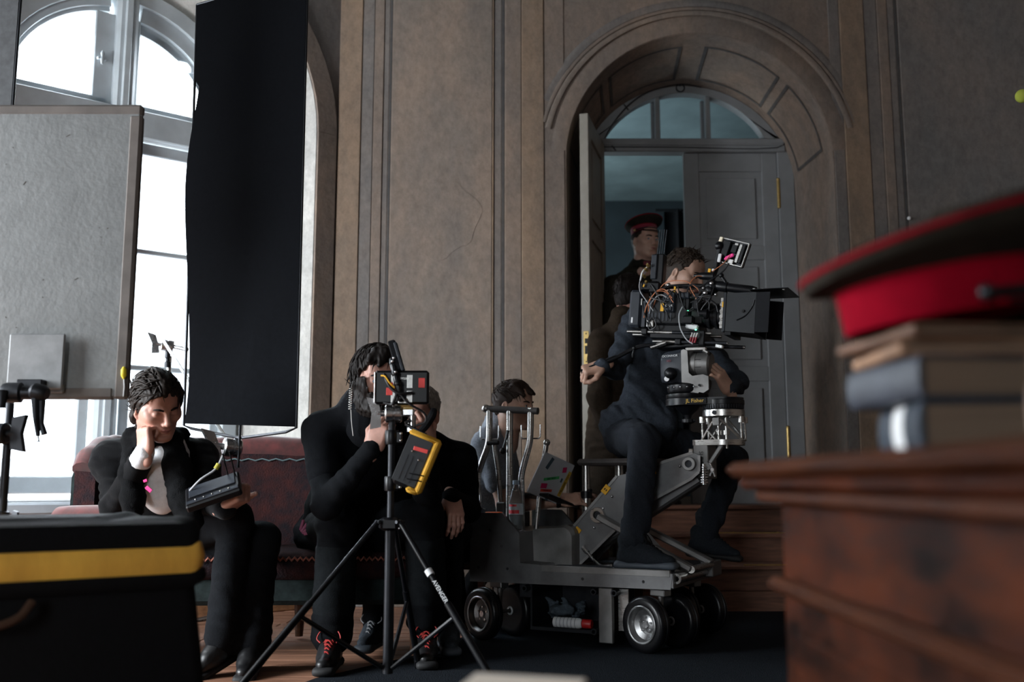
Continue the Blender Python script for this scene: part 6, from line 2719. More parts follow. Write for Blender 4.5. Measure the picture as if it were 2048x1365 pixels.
def shoe(parent, an, toe_dir, m_up, m_sole, lace=None, L_=.27, roll=0):
    """an = ankle; toe_dir = horizontal-ish direction of the toes, sole below the ankle"""
    y = Vector(toe_dir).normalized()
    M = basis(y, (0, 0, 1))
    F = Field()
    F.rc((0, -.045, -.055), (0, .05, -.055), .035, .038, .02)
    F.rc((0, .05, -.057), (.004, .15, -.068), .042, .03, .02, 'u', ((0, 0, 1), .8))
    F.rc((0, -.03, .015), (0, -.02, -.05), .043, .04, .02)
    F.rc((0, -.01, .0), (0, .085, -.05), .04, .034, .03)
    F.mod(wrinkle(.0016, 40))
    up_ = field_obj('shoe', [xf(F.mesh(.0055), M, an)], m_up, parent)
    F = Field()
    F.rbox((0, .052, -.091), (.04, .135, .013), .012, .01)
    F.ell((0, .16, -.089), (.037, .035, .014), .02)
    F.ell((0, -.06, -.088), (.037, .03, .018), .02)
    field_obj('sole', [xf(F.mesh(.006), M, an)], m_sole, up_)
    if lace:
        mb = MB()
        A_ = Vector(an)
        for i in range(6):
            yy = .03 + .016 * i
            z0 = .03 - .0115 * i
            sx = .026 - .001 * i
            pts = [(-sx, yy - .004, z0 - .022), (-sx * .5, yy + .003, z0 - .004), (0, yy + .006, z0), (sx * .5, yy + .012, z0 - .01), (sx, yy + .012, z0 - .03)]
            mb.tube([A_ + M @ Vector(p) for p in pts], .0026, 5, smooth=3)
            pts = [(sx, yy - .004, z0 - .022), (sx * .5, yy + .003, z0 - .003), (0, yy + .007, z0 + .001), (-sx * .5, yy + .012, z0 - .009), (-sx, yy + .012, z0 - .03)]
            mb.tube([A_ + M @ Vector(p) for p in pts], .0026, 5, smooth=3)
        for s_ in (-1, 1):
            pts = [(0, .045, .03), (s_ * .03, .05, .04), (s_ * .045, .065, .015), (s_ * .03, .075, .0)]
            mb.tube([A_ + M @ Vector(p) for p in pts], .0026, 5, smooth=4)
        mb.build('laces', lace, up_)
    return up_


def core(J, bare=()):
    """thin continuous body inside the clothes, joined to head and hands"""
    F = Field()
    nk, pv = Vector(J['nk']), Vector(J['pv'])
    F.rc(nk + (nk - pv).normalized() * .01, pv, .052, .09, .03)
    F.rc(J['shR'], J['shL'], .045, .045, .03)
    for sd in 'RL':
        F.rc(J['sh' + sd], J['el' + sd], .044, .038, .02)
        F.rc(J['el' + sd], J['wr' + sd], .04, .027, .02)
        F.rc(J['hip' + sd], J['kn' + sd], .06, .05, .03)
        F.rc(J['kn' + sd], J['an' + sd], .05, .036, .03)
    return F.mesh(.009)


MATS = {
    'eye_white': mat('eye_white', (.62, .6, .58), .25),
    'iris_blue': mat('iris_blue', (.08, .14, .2), .2),
    'iris_dark': mat('iris_dark', (.03, .02, .015), .2),
    'lip': mat('lip_skin', (.36, .14, .12), .5),
}


def skin(name, c):
    m_ = mat(name, c, .48, var=.16, scale=22, bump=.08, bscale=260, spec=.4)
    b = m_.node_tree.nodes['Principled BSDF']
    b.inputs['Subsurface Weight'].default_value = .12
    b.inputs['Subsurface Radius'].default_value = (.012, .005, .003)
    return m_


def hairm(name, c, c2):
    return mat(name, c, .58, var=.5, scale=60, col2=c2, streak=(3, 1, 1), spec=.2)


def do_head(root, hp, fwd, up, skinm, hairmat, hparts, J, hands, lids=False, iris='iris_blue', jaw=1.0, look=(0, 0), brow=None, scale=1.0, nose=1.0, features=True):
    M = basis(fwd, up)
    Ms = M * scale
    hv = xf(head_field(lids, jaw, nose).mesh(.0034), Ms, hp)
    body = field_obj('body', [hv, core(J)] + hands, skinm, root)
    if hparts:
        field_obj('hair', [xf(p, Ms, hp) for p in hparts], hairmat, root)
    if features:
        if not lids:
            eyes(root, Ms, hp, MATS[iris], look)
        brows(root, Ms, hp, brow or hairmat)
        lips(root, Ms, hp, MATS['lip'])
    return M, body


def lp(M, t, *pts):
    return [Vector(t) + M @ Vector(p) for p in pts]

def cloth_m(name, c, **k):
    if max(c) < .02:
        c = tuple(v * .6 for v in c)
    return mat(name, c, .9, var=k.get('var', .25), scale=k.get('scale', 90), bump=k.get('bump', .25), bscale=300, sheen=k.get('sheen', .0), spec=.1)


SK1 = skin('skin_pale', (.5, .31, .24))
SK2 = skin('skin_rosy', (.5, .27, .21))
SK3 = skin('skin_tan', (.44, .26, .19))
SHB = mat('black_leather', (.008, .008, .009), .4, var=.3, scale=30)
SHG = cloth_m('grey_mesh', (.05, .06, .072))
SOLB = mat('black_sole', (.01, .01, .011), .7)
SOLG = mat('bluegrey_sole', (.07, .085, .105), .6, var=.15)

# ================================================================== A: man with scarf, head on fist
J = dict(hd=(-1.345, 3.745, 1.002), nk=(-1.395, 3.9, .855), shR=(-1.6, 3.985, .8), shL=(-1.245, 4.0, .82), elR=(-1.53, 3.85, .62), wrR=(-1.362, 3.69, .83),
         elL=(-1.16, 3.83, .655), wrL=(-1.06, 3.7, .625), pv=(-1.385, 4.3, .5), hipR=(-1.45, 4.25, .5), hipL=(-1.3, 4.25, .49), knR=(-1.085, 3.92, .575), anR=(-1.1, 3.88, .14), knL=(-1.0, 4.02, .49), anL=(-1.0, 3.92, .11))
pa = empty('person', (-1.2, 4.05, 0), 0, 'man in black jacket and scarf resting his cheek on his fist', 'person')
hA = hair_part('long', .013, 'norm', -.1, (.006, 55), extra=[((.03, -.06, -.06), (.055, -.095, -.125), .035, .012, .02), ((-.03, -.06, -.06), (-.05, -.1, -.12), .035, .012, .02), ((.0, .035, .095), (.0, -.05, .105), .03, .03, .02), ((.07, -.02, .02), (.075, -.04, -.06), .024, .02, .02), ((-.07, -.02, .02), (-.075, -.04, -.06), .024, .02, .02), ((-.055, .058, .075), (-.078, .03, .03), .014, .006, .02)],
               clumps=170, comb=(.1, -.85, -.35), clump_len=.085, clump_r=.0055, seed=4, top=.006)
hands = [hand_part(J['wrR'], (-.12, -.02, 1), (-.6, -.8, .1), -1, (72, 88, 55), 'fist'), hand_part(J['wrL'], (.72, -.3, .35), (.45, -.2, -.85), 1, (68, 80, 45), 'up')]
Mh, _ = do_head(pa, J['hd'], (.62, -.68, -.38), (-.2, 0, 1), SK2, hairm('greying_brown_hair', (.03, .022, .018), (.009, .007, .0065)), hA, J, hands, lids=True, jaw=.98)
JK = cloth_m('black_velvet_jacket', (.0042, .0045, .0058), sheen=.05, scale=30)
F = Field()
torso(F, J, 1.02, 1.02, .006)
F.rc(J['shR'], J['pv'], .09, .12, .06)
nk = Vector(J['nk'])
F.ell(nk + V(.03, -.1, .0), (.05, .08, .15), .03, 's')
wk = Vector(J['elR']).lerp(Vector(J['wrR']), .78)
arm(F, dict(J, wrR=wk), 'R', (.06, .056, .052, .046))
arm(F, J, 'L', (.066, .056, .05, .043))
F.mod(wrinkle(.006, 17, 2))
field_obj('jacket', [F.mesh(.0085)], JK, pa)
F = Field()
F.ell(nk + V(.05, -.055, -.09), (.1, .085, .17), .03)
F.rc(nk + V(.01, -.03, .02), nk + V(.015, -.04, .05), .066, .06, .02)
F.mod(wrinkle(.004, 22, 5))
field_obj('shirt', [F.mesh(.008)], cloth_m('white_cotton_shirt', (.75, .76, .78), var=.06), pa)
F = Field()
F.rc(Vector(J['elR']).lerp(Vector(J['wrR']), .86), Vector(J['wrR']) + V(-.006, .004, -.002), .043, .037, .01)
F.mod(wrinkle(.002, 50, 3))
field_obj('cuff', [F.mesh(.005)], bpy.data.materials['white_cotton_shirt'], pa)
F = Field()
F.chain([nk + V(-.085, .03, .03), nk + V(-.07, -.07, .035), nk + V(.0, -.115, .02), nk + V(.06, -.09, .04), nk + V(.085, .02, .05)], (.036, .04, .038, .04, .036), .02)
F.chain([nk + V(.075, -.06, .02), nk + V(.12, -.12, -.08), nk + V(.16, -.14, -.2), nk + V(.2, -.17, -.28)], (.045, .05, .052, .045), .03)
F.chain([nk + V(-.07, -.07, .0), nk + V(-.045, -.145, -.1), nk + V(-.02, -.17, -.2), nk + V(-.01, -.19, -.27)], (.04, .04, .042, .035), .03)
F.mod(wrinkle(.005, 26, 7))
field_obj('scarf', [F.mesh(.0075)], cloth_m('black_wool_scarf', (.0065, .007, .008), scale=50, bump=.5), pa)
TRA = cloth_m('charcoal_wool', (.013, .015, .0185), scale=130)
F = Field()
legs(F, J, 'RL', (.095, .075, .066, .062), .03, .01)
F.ell(J['pv'], (.17, .15, .12), .05)
F.mod(wrinkle(.005, 14, 4))
field_obj('trousers', [F.mesh(.009)], TRA, pa)
shoe(pa, J['anR'], (-.55, -.75, -.35), SHB, SOLB)
shoe(pa, J['anL'], (.1, -1, -.12), SHB, SOLB)
mb = MB()
for c_, rot_, s_ in ((V(-1.32, 3.70, .735), 40, (.026, .004, .014)), (V(-1.345, 3.73, .765), 70, (.01, .004, .014))):
    mb = MB()
    mb.box(c_ + V(.0, -.075, -.04), s_, Matrix.Rotation(R(rot_), 3, 'Y'), .001)
    mb.build('pink_marker', PINKT, pa, 0)
dv = empty('handheld_recorder', (-1.1, 3.64, .66), 0, 'black handheld video unit with cable in the scarfed man lap', 'recorder')
Mr = Matrix.Rotation(R(-14), 3, 'Y') @ Matrix.Rotation(R(35), 3, 'X') @ Matrix.Rotation(R(10), 3, 'Z')
c0 = Vector((-1.085, 3.63, .685))
mb = MB()
mb.box(c0, (.2, .13, .03), Mr, .006)
ub = mb.build('unit', BLACK, dv, 0)
mb = MB()
mb.box(c0 + Mr @ V(0, .02, .017), (.17, .07, .006), Mr, .002)
mb.box(c0 + Mr @ V(0, -.05, .018), (.19, .02, .008), Mr, .002)
mb.build('panel', BLUELBL, ub, 0)
mb = MB()
for i in range(5):
    mb.ball(c0 + Mr @ V(-.06 + .03 * i, -.05, .024), .0032, 8, 6)
mb.build('knob', STEEL, ub)
mb = MB()
mb.tube([c0 + Mr @ V(-.08, .03, .02), c0 + Mr @ V(-.03, .03, .05), c0 + Mr @ V(.03, .05, .06), c0 + Mr @ V(.07, .08, .09)], .004, 8, smooth=4)
mb.build('cable', CABG, dv)
mb = MB()
mb.cyl(c0 + Mr @ V(.03, .05, .06), c0 + Mr @ V(.045, .06, .07), .009, n=10)
mb.build('yellow_plug', mat('olive_yellow', (.4, .36, .04), .5), dv)
for dx in (.06, .085):
    mb = MB()
    mb.cyl(c0 + Mr @ V(dx, .05, .01), c0 + Mr @ V(dx + .01, .07, .1), .003, n=8)
    mb.build('antenna', BLACK, dv)

# ================================================================== B: bearded man watching the monitor
J = dict(hd=(-.525, 3.8, 1.105), nk=(-.6, 3.94, 1.015), shR=(-.765, 3.97, .915), shL=(-.41, 4.09, .915), elR=(-.7, 3.78, .635), wrR=(-.512, 3.66, .845),
         elL=(-.33, 3.88, .68), wrL=(-.318, 3.68, .86), pv=(-.75, 4.36, .5), hipR=(-.83, 4.32, .5), hipL=(-.66, 4.35, .5), knR=(-.69, 3.95, .565), anR=(-.7, 3.97, .135), knL=(-.35, 4.02, .59), anL=(-.345, 4.1, .17))
pb = empty('person', (-.65, 4.1, 0), 0, 'bearded man in dark long-sleeved top peering at the field monitor', 'person')
hB = hair_part('full', .016, 'norm', -.085, (.005, 50), extra=[((.03, .06, .112), (.06, .08, .075), .024, .008, .02), ((.0, .07, .11), (.02, .1, .065), .026, .008, .02), ((-.04, .06, .11), (-.055, .085, .055), .026, .008, .02)],
               clumps=200, comb=(.35, .1, -.75), clump_len=.065, clump_r=.0055, seed=9, top=.008, region=lambda p: p.y < .02 or p.z > .105)
hands = [hand_part(J['wrR'], (.3, -.2, .9), (-.35, -.9, -.1), -1, (48, 60, 40), 'wrap', 1.02), hand_part(J['wrL'], (-.25, -.35, .85), (.3, -.93, -.1), 1, (62, 75, 45), 'wrap', 1.02)]
HB = hairm('dark_brown_hair', (.011, .007, .0055), (.0035, .0026, .0024))
Mh, _ = do_head(pb, J['hd'], (.4, -.9, -.12), (.05, 0, 1), SK2, HB, hB, J, hands, iris='iris_blue', look=(.2, -.05), brow=HB)
F = head_field()


def beard_cut(X, Y, Z, v):
    zl = -.044 + .06 * np.clip((np.abs(X) - .05) / .016, 0, 1) + .008 * vnoise(X * 80, Y * 80, Z * 80)
    thick_ = .009 + .012 * np.clip((-.07 - Z) / .04, 0, 1)
    mouth = .011 - np.sqrt((X / 1.7) ** 2 + (Z + .066) ** 2)
    v = v - thick_ + .004 * vnoise(X * 130, Y * 130, Z * 50) + .0035 * vnoise(X * 60, Y * 60, Z * 25)
    return np.maximum(np.maximum(np.maximum(v, Z - zl), .004 - Y), np.maximum(-.138 - Z + .9 * np.clip(.03 - Y, 0, .05), mouth * .8))


F.mod(beard_cut)
field_obj('beard', [xf(F.mesh(.0035), Mh, J['hd'])], HB, pb)
TOPB = cloth_m('navy_black_jersey', (.0075, .009, .0115))
F = Field()
torso(F, J, 1.08, 1.06, .008)
arm(F, J, 'R', (.068, .056, .05, .04))
arm(F, J, 'L', (.068, .056, .05, .04))
F.mod(wrinkle(.0055, 15, 11, (.4, 0, 1)))
field_obj('long_sleeve_top', [F.mesh(.0085)], TOPB, pb)
F = Field()
sh, el = Vector(J['shR']), Vector(J['elR'])
F.rc(sh + V(-.004, 0, .006), sh.lerp(el, .62), .076, .066, .03)
F.rc(Vector(J['shL']), Vector(J['shL']).lerp(Vector(J['elL']), .5), .076, .066, .03)
torso(F, J, 1.1, 1.08, .013)
nk, hd_ = Vector(J['nk']), Vector(J['hd'])
F.rc(hd_ + Mh @ V(0, -.05, -.185), hd_ + Mh @ V(0, -.042, -.14), .082, .073, .03)
F.mod(wrinkle(.004, 13, 3))
field_obj('t_shirt', [F.mesh(.009)], cloth_m('black_cotton', (.006, .007, .0095)), pb)
TRB = cloth_m('black_work_trousers', (.0075, .0088, .011))
TRB2 = cloth_m('grey_work_panel', (.0135, .0165, .019))
F = Field()
legs(F, J, 'RL', (.098, .08, .076, .07), .03, .012)
F.ell(J['pv'], (.18, .16, .13), .05)
F.mod(wrinkle(.006, 13, 8))
tr = field_obj('work_trousers', [F.mesh(.009)], TRB, pb)
for sd in 'RL':
    kn, an = Vector(J['kn' + sd]), Vector(J['an' + sd])
    F = Field()
    F.rc(kn.lerp(an, .28), kn.lerp(an, .78), .083, .082, .02)
    F.mod(wrinkle(.005, 13, 8))
    field_obj('shin_panel', [F.mesh(.009)], TRB2, tr)
REDL = mat('red_laces', (.45, .035, .03), .7)
shoe(pb, (J['anR'][0], J['anR'][1] - .02, J['anR'][2] - .02), (.02, -1, 0), SHB, SOLB, REDL)
shoe(pb, (J['anL'][0], J['anL'][1] - .02, J['anL'][2] - .055), (.12, -.96, 0), SHB, SOLB, REDL)
mb = MB()
e0 = lp(Mh, J['hd'], (.08, -.012, -.03))[0]
pts = []
for i in range(70):
    t = i / 69
    p = e0 + V(-.012, -.01, -.0) + V(-.004, .01, -.085) * t
    pts.append(p + V(.006 * math.cos(i * .9), .006 * math.sin(i * .9), 0))
mb.tube(pts, .0016, 5)
mb.tube([e0 + V(.012, -.01, .005), e0 + V(-.012, -.01, 0)], .003, 6)
mb.tube([pts[-1], pts[-1] + V(.004, .0, -.05), pts[-1] + V(.01, .005, -.1)], .0018, 5, smooth=4)
mb.build('earpiece_coil', mat('clear_coil', (.55, .55, .53), .25), pb)
kf = MB()
for k in range(4):
    kf.box((-.865 + .012 * k, 4.13 - .01 * k, .545 - .01 * k), (.012, .012, .045), Matrix.Rotation(R(15 + 20 * k), 3, 'Y'), .003)
kf.build('belt_tool', mat('magenta_tool', (.3, .04, .12), .5), pb, 0)

# ================================================================== C: grey-haired man behind him
J = dict(hd=(-.405, 4.33, 1.015), nk=(-.378, 4.43, .87), shR=(-.53, 4.4, .815), shL=(-.225, 4.46, .825), elR=(-.5, 4.2, .64), wrR=(-.43, 4.16, .865),
         elL=(-.19, 4.34, .6), wrL=(-.25, 4.13, .655), pv=(-.36, 4.55, .5), hipR=(-.44, 4.5, .5), hipL=(-.28, 4.5, .5), knR=(-.55, 4.2, .54), anR=(-.585, 4.36, .13), knL=(-.27, 4.17, .585), anL=(-.27, 4.3, .13))
pc_ = empty('person', (-.38, 4.35, 0), 0, 'grey-haired man with hand over his face beside the bearded man', 'person')
hC = hair_part('short', .005, 'short', -.07, (.002, 90), clumps=60, comb=(0, .3, -.3), clump_len=.02, clump_r=.003, seed=2)
hands = [hand_part(J['wrR'], (.12, .1, 1), (.25, -.95, 0), -1, (18, 25, 15), 'rest'), hand_part(J['wrL'], (.25, -.55, -.8), (.45, -.8, .4), 1, (25, 30, 20), 'rest')]
Mh, _ = do_head(pc_, J['hd'], (-.28, -.9, -.32), (.12, 0, 1), SK2, hairm('white_grey_hair', (.38, .36, .33), (.2, .19, .18)), hC, J, hands, iris='iris_blue')
POL = cloth_m('black_polo', (.0048, .0055, .007))
F = Field()
torso(F, J, 1.0, 1.1, .006)
arm(F, J, 'R', (.066, .054, .048, .042))
arm(F, J, 'L', (.068, .056, .05, .042))
F.mod(wrinkle(.005, 16, 21))
field_obj('polo_jumper', [F.mesh(.0085)], POL, pc_)
mb = MB()
bc = Vector((-.2, 4.395, .74))
bn = Vector((.45, -.88, .1)).normalized()
mb.lathe(bc, bc + bn * .006, [(.026, 0), (.026, .6), (.024, 1)], 22)
bg = mb.build('sleeve_badge', mat('badge_black', (.012, .012, .014), .6), pc_)
mb = MB()
mb.ring(bc + bn * .006, bn, .026, .0225, .003, 26)
mb.build('badge_ring', mat('badge_red', (.22, .1, .1), .6), bg)
mb = MB()
u_ = bn.cross(V(0, 0, 1)).normalized()
mb.beam(bc + bn * .008 + u_ * .008 + V(0, 0, .012), bc + bn * .008 - u_ * .002 + V(0, 0, 0), .003, .004)
mb.beam(bc + bn * .008 + u_ * .004, bc + bn * .008 - u_ * .008 + V(0, 0, .001), .003, .004)
mb.beam(bc + bn * .008 - u_ * .002, bc + bn * .008 - u_ * .01 + V(0, 0, -.012), .003, .004)
mb.build('badge_emblem', WHITE, bg)
F = Field()
legs(F, J, 'RL', (.092, .074, .066, .058), .03)
F.ell(J['pv'], (.17, .14, .12), .05)
F.mod(wrinkle(.005, 13, 18))
field_obj('trousers', [F.mesh(.0095)], TRB, pc_)
shoe(pc_, J['anR'], (-.15, -1, 0), SHG, SOLG, CABG)
shoe(pc_, J['anL'], (.15, -1, 0), SHG, SOLG)

# ================================================================== D: young man with the laptop behind the dolly
J = dict(hd=(0.012, 4.980, 1.099), nk=(-0.061, 5.060, 0.992), shR=(-0.128, 4.920, 0.899), shL=(-0.061, 5.250, 0.904), elR=(-0.036, 4.850, 0.607), wrR=(0.241, 4.830, 0.630),
         elL=(0.031, 5.250, 0.628), wrL=(0.318, 5.110, 0.638), pv=(-0.241, 5.130, 0.423), hipR=(-0.195, 5.050, 0.412), hipL=(-0.195, 5.220, 0.412), knR=(-0.307, 4.810, 0.464), anR=(-0.277, 5.030, 0.085), knL=(-0.061, 5.510, 0.443), anL=(-0.256, 5.480, 0.085))
pd = empty('person', (-.05, 5.0, 0), 0, 'young man in grey t-shirt sitting behind the dolly with a laptop', 'person')
hD = hair_part('fringe', .007, 'norm', -.055, (.003, 70), extra=[((.0, .03, .1), (.01, .106, .064), .034, .01, .02), ((.04, .03, .095), (.058, .086, .054), .03, .009, .02), ((-.045, .03, .095), (-.04, .09, .062), .028, .008, .02)], clumps=130, comb=(.3, .75, -.1), clump_len=.05, clump_r=.004, seed=6, top=.003, region=lambda p: p.z > .06 and p.y < .06)
hands = [hand_part(J['wrR'], (1, .12, .1), (.1, -.55, .8), -1, (25, 35, 20), 'rest'), hand_part(J['wrL'], (.9, -.35, .1), (.1, .5, .8), 1, (25, 35, 20), 'rest')]
do_head(pd, J['hd'], (.86, -.5, -.04), (-.06, 0, 1), SK3, hairm('chestnut_hair', (.035, .02, .013), (.014, .008, .006)), hD, J, hands, iris='iris_blue', look=(-.1, 0))
TEE = cloth_m('heather_grey_jersey', (.26, .285, .325), var=.3, scale=140)
F = Field()
M_, right, fwd, up_ = torso(F, J, 1.02, 1.25, .014)
for sd in 'RL':
    sh, el = Vector(J['sh' + sd]), Vector(J['el' + sd])
    F.rc(sh, sh.lerp(el, .62), .07, .063, .035)
F.mod(wrinkle(.005, 14, 31, (.5, 0, 1)))
field_obj('t_shirt', [F.mesh(.0085)], TEE, pd)
F = Field()
legs(F, J, 'RL', (.092, .074, .064, .056), .03)
F.ell(J['pv'], (.15, .17, .12), .05)
F.mod(wrinkle(.005, 13, 38))
field_obj('trousers', [F.mesh(.0095)], TRB, pd)
shoe(pd, J['anR'], (-.3, -1, 0), SHB, SOLB)
shoe(pd, J['anL'], (.3, 1, 0), SHB, SOLB)
mb = MB()
mb.lathe((.212, 4.83, .628), (.234, 4.83, .63), [(.031, 0), (.033, .2), (.033, .8), (.031, 1)], 20)
mb.build('wristwatch', BLACK, pd)
cr = empty('wooden_crate', (-.29, 5.15, 0), 0, 'low wooden crate serving as seat for the young man', 'crate')
for z0, z1 in ((.0, .03), (.29, .315)):
    mb = MB()
    mb.bx(-.44, -.14, 5.0, 5.3, z0, z1, .004)
    mb.build('board', STEPW, cr, 0)
for x0, x1 in ((-.44, -.41), (-.17, -.14)):
    mb = MB()
    mb.bx(x0, x1, 5.0, 5.3, .03, .29, .004)
    mb.build('side', STEPW, cr, 0)
# laptop with stickers, lid back towards us
lt = empty('laptop', (.2, 4.72, .64), 0, 'silver laptop with colourful stickers on its lid on the young man knees', 'laptop')
a, b_, c_ = Vector((.153, 4.64, .863)), Vector((.3, 4.8, .802)), Vector((.078, 4.66, .672))
ex_, ey_ = (b_ - a).normalized(), None
dn = (c_ - a)
dn = (dn - ex_ * dn.dot(ex_)).normalized()
nz_ = ex_.cross(-dn).normalized()
Lw, Lh = (b_ - a).length * 1.02, (c_ - a).length * 1.0
Ml = Matrix((ex_, -dn, nz_)).transposed()
cen = a + ex_ * Lw / 2 + dn * Lh / 2
mb = MB()
mb.box(cen, (Lw, Lh, .007), Ml, .003)
lid = mb.build('lid', mat('silver_lid', (.5, .51, .53), .4, .2, var=.08, scale=10), lt, 0)
mb = MB()
mb.box(cen + dn * (Lh / 2) + V(.03, .085, -.012), (Lw, .2, .012), Matrix((ex_, Vector((-ex_.y, ex_.x, 0)).normalized(), Vector((0, 0, 1)))).transposed(), .003)
mb.build('keyboard_base', GUNM, lt, 0)
s0 = 1 if nz_.y < 0 else -1


def sticker(u, v, w_, h, rot, m_, txt=None, tm=None, ts=.012):
    p = a + ex_ * (u * Lw) + dn * (v * Lh) + nz_ * (s0 * .0042)
    Mx = Ml @ Matrix.Rotation(R(rot), 3, 'Z')
    mb = MB()
    mb.box(p, (w_, h, .0008), Mx)
    o = mb.build('sticker', m_, lid, 0)
    if txt:
        exx = Mx @ Vector((1, 0, 0))
        eyy = Mx @ Vector((0, 1, 0))
        if s0 < 0:
            exx = -exx
        text_mesh('sticker_lettering', txt, ts, tm or BLACK, m4(p + nz_ * s0 * .0008, exx, eyy), o)
    return o


GRN = mat('green_sticker', (.06, .4, .12), .5)
YST = mat('yellow_sticker', (.5, .3, .03), .5)
DPK = mat('crimson_sticker', (.45, .01, .08), .5)
ORG = mat('orange_red_sticker', (.6, .06, .03), .5)
DBL = mat('slate_sticker', (.05, .08, .1), .5)
sticker(.27, .2, .02, .06, -14, DBL)
sticker(.76, .2, .026, .026, 20, DPK)
sticker(.5, .5, .1, .014, 22, GRN, 'JUST MUST', None, .011)
sticker(.93, .5, .022, .13, -4, YST)
sticker(.93, .5, .001, .001, 86, YST, 'YELLOW  TOY', None, .016)
sticker(.38, .72, .04, .024, 14, DPK)
sticker(.5, .8, .075, .013, 14, ORG, 'CINEMA A', None, .01)
sticker(.62, .93, .02, .03, -10, DBL)
sticker(.8, .45, .012, .02, 0, DBL)

# ================================================================== E: camera operator on the dolly seat
J = dict(hd=(.862, 4.83, 1.738), nk=(.8, 4.92, 1.59), shR=(.605, 4.87, 1.5), shL=(.93, 5.1, 1.51), elR=(.5, 4.8, 1.265), wrR=(.425, 4.615, 1.262),
         elL=(1.1, 4.78, 1.2), wrL=(1.0, 4.53, 1.14), pv=(.63, 4.97, .955), hipR=(.565, 4.87, .93), hipL=(.72, 5.02, .93), knR=(.59, 4.42, .905), anR=(.535, 4.42, .475), knL=(1.105, 4.98, .83), anL=(.965, 5.04, .45))
pe = empty('person', (.65, 4.9, .36), 0, 'camera operator in slate sweater sitting on the dolly behind the camera', 'person')
hE = hair_part('short', .006, 'short', -.06, (.0025, 80), clumps=150, comb=(.1, .5, .5), clump_len=.035, clump_r=.0038, seed=12, top=.008, region=lambda p: p.z > .02)
hands = [hand_part(J['wrR'], (-.92, -.12, -.25), (-.15, -.6, .78), -1, (70, 80, 45), 'wrap', 1.03), hand_part(J['wrL'], (-.5, -.3, .75), (.62, -.75, .15), 1, (28, 42, 30), 'rest', 1.02, 6)]
Mh, _ = do_head(pe, J['hd'], (.72, -.6, -.28), (.08, 0, 1), SK3, hairm('brown_short_hair', (.04, .026, .018), (.017, .011, .008)), hE, J, hands, iris='iris_dark', look=(0, -.2))
SWE = cloth_m('slate_sweater', (.037, .044, .056), scale=120)
F = Field()
torso(F, J, 1.06, 1.05, .006)
arm(F, J, 'R', (.07, .056, .052, .042))
arm(F, J, 'L', (.07, .056, .05, .042))
F.rc(Vector(J['pv']) + V(-.1, -.02, .06), Vector(J['pv']) + V(.1, -.06, .06), .1, .1, .05)
F.mod(wrinkle(.011, 11, 41, (.6, -.3, 1)))
F.mod(wrinkle(.004, 26, 43, (.3, -.3, 1)))
field_obj('sweater', [F.mesh(.0085)], SWE, pe)
JEA = cloth_m('dark_denim', (.021, .0245, .031), scale=160)
F = Field()
legs(F, J, 'RL', (.1, .08, .072, .058), .03, .004)
F.ell(J['pv'], (.17, .16, .13), .05)
F.mod(wrinkle(.009, 13, 48, (1, 0, .4)))
field_obj('jeans', [F.mesh(.0085)], JEA, pe)
SHE = cloth_m('charcoal_sneaker', (.022, .026, .032), scale=150)
dh = Matrix.Rotation(DA, 3, 'Z')
shoe(pe, (.535, 4.41, .452), dh @ V(1, .12, 0), SHE, SOLG, MATTE)
shoe(pe, (.965, 5.03, .452), dh @ V(.96, .22, -.1), SHE, SOLB, MATTE)
for an in ((.535, 4.415, .455), (.965, 5.03, .46)):
    F = Field()
    F.rc(an, Vector(an) + V(0, .005, .09), .042, .044, .01)
    F.mod(wrinkle(.003, 40))
    field_obj('sock', [F.mesh(.006)], cloth_m('grey_sock', (.03, .033, .038)), pe)

# ================================================================== F: soldier in the doorway
J = dict(hd=(.885, 6.38, 2.295), nk=(.868, 6.43, 2.135), shR=(.655, 6.41, 2.0), shL=(1.07, 6.52, 2.0), elR=(.6, 6.4, 1.71), wrR=(.66, 6.3, 1.46), elL=(1.1, 6.5, 1.71), wrL=(1.06, 6.4, 1.46), pv=(.85, 6.46, 1.5),
         hipR=(.77, 6.44, 1.45), hipL=(.93, 6.5, 1.45), knR=(.77, 6.42, 1.05), anR=(.77, 6.46, .68), knL=(.94, 6.48, 1.05), anL=(.94, 6.5, .68))
pf = empty('person', (.86, 6.46, .58), 0, 'man in dark military tunic and red banded cap standing in the doorway', 'person')
hF = hair_part('short', .003, 'short', -.06, (.0015, 90))
hands = [hand_part(J['wrR'], (.1, -.2, -1), (-.9, -.3, 0), -1, (20, 25, 15), 'rest'), hand_part(J['wrL'], (-.1, -.2, -1), (.9, -.3, 0), 1, (20, 25, 15), 'rest')]
fF = Vector((.44, -.89, .02))
Mh, _ = do_head(pf, J['hd'], fF, (0, 0, 1), SK1, hairm('brown_cropped_hair', (.03, .02, .015), (.015, .01, .008)), hF, J, hands, iris='iris_blue', look=(.35, 0))
OLV = cloth_m('olive_tunic', (.022, .0195, .014))
F = Field()
torso(F, J, 1.08, 1.08, .008)
arm(F, J, 'R', (.07, .058, .052, .046))
arm(F, J, 'L', (.07, .058, .052, .046))
pv = Vector(J['pv'])
F.rc(pv + V(0, 0, .1), pv + V(0, 0, -.15), .17, .2, .06)
F.mod(wrinkle(.005, 13, 51))
field_obj('tunic', [F.mesh(.01)], OLV, pf)
F = Field()
F.chain(lp(Mh, J['hd'], (-.07, -.04, -.145), (-.058, .035, -.155), (0, .06, -.165), (.058, .035, -.155), (.07, -.04, -.145), (0, -.09, -.13), (-.07, -.04, -.145)), (.017,) * 7, .01, ((0, 0, 1), 1.4))
field_obj('collar', [F.mesh(.006)], OLV, pf)
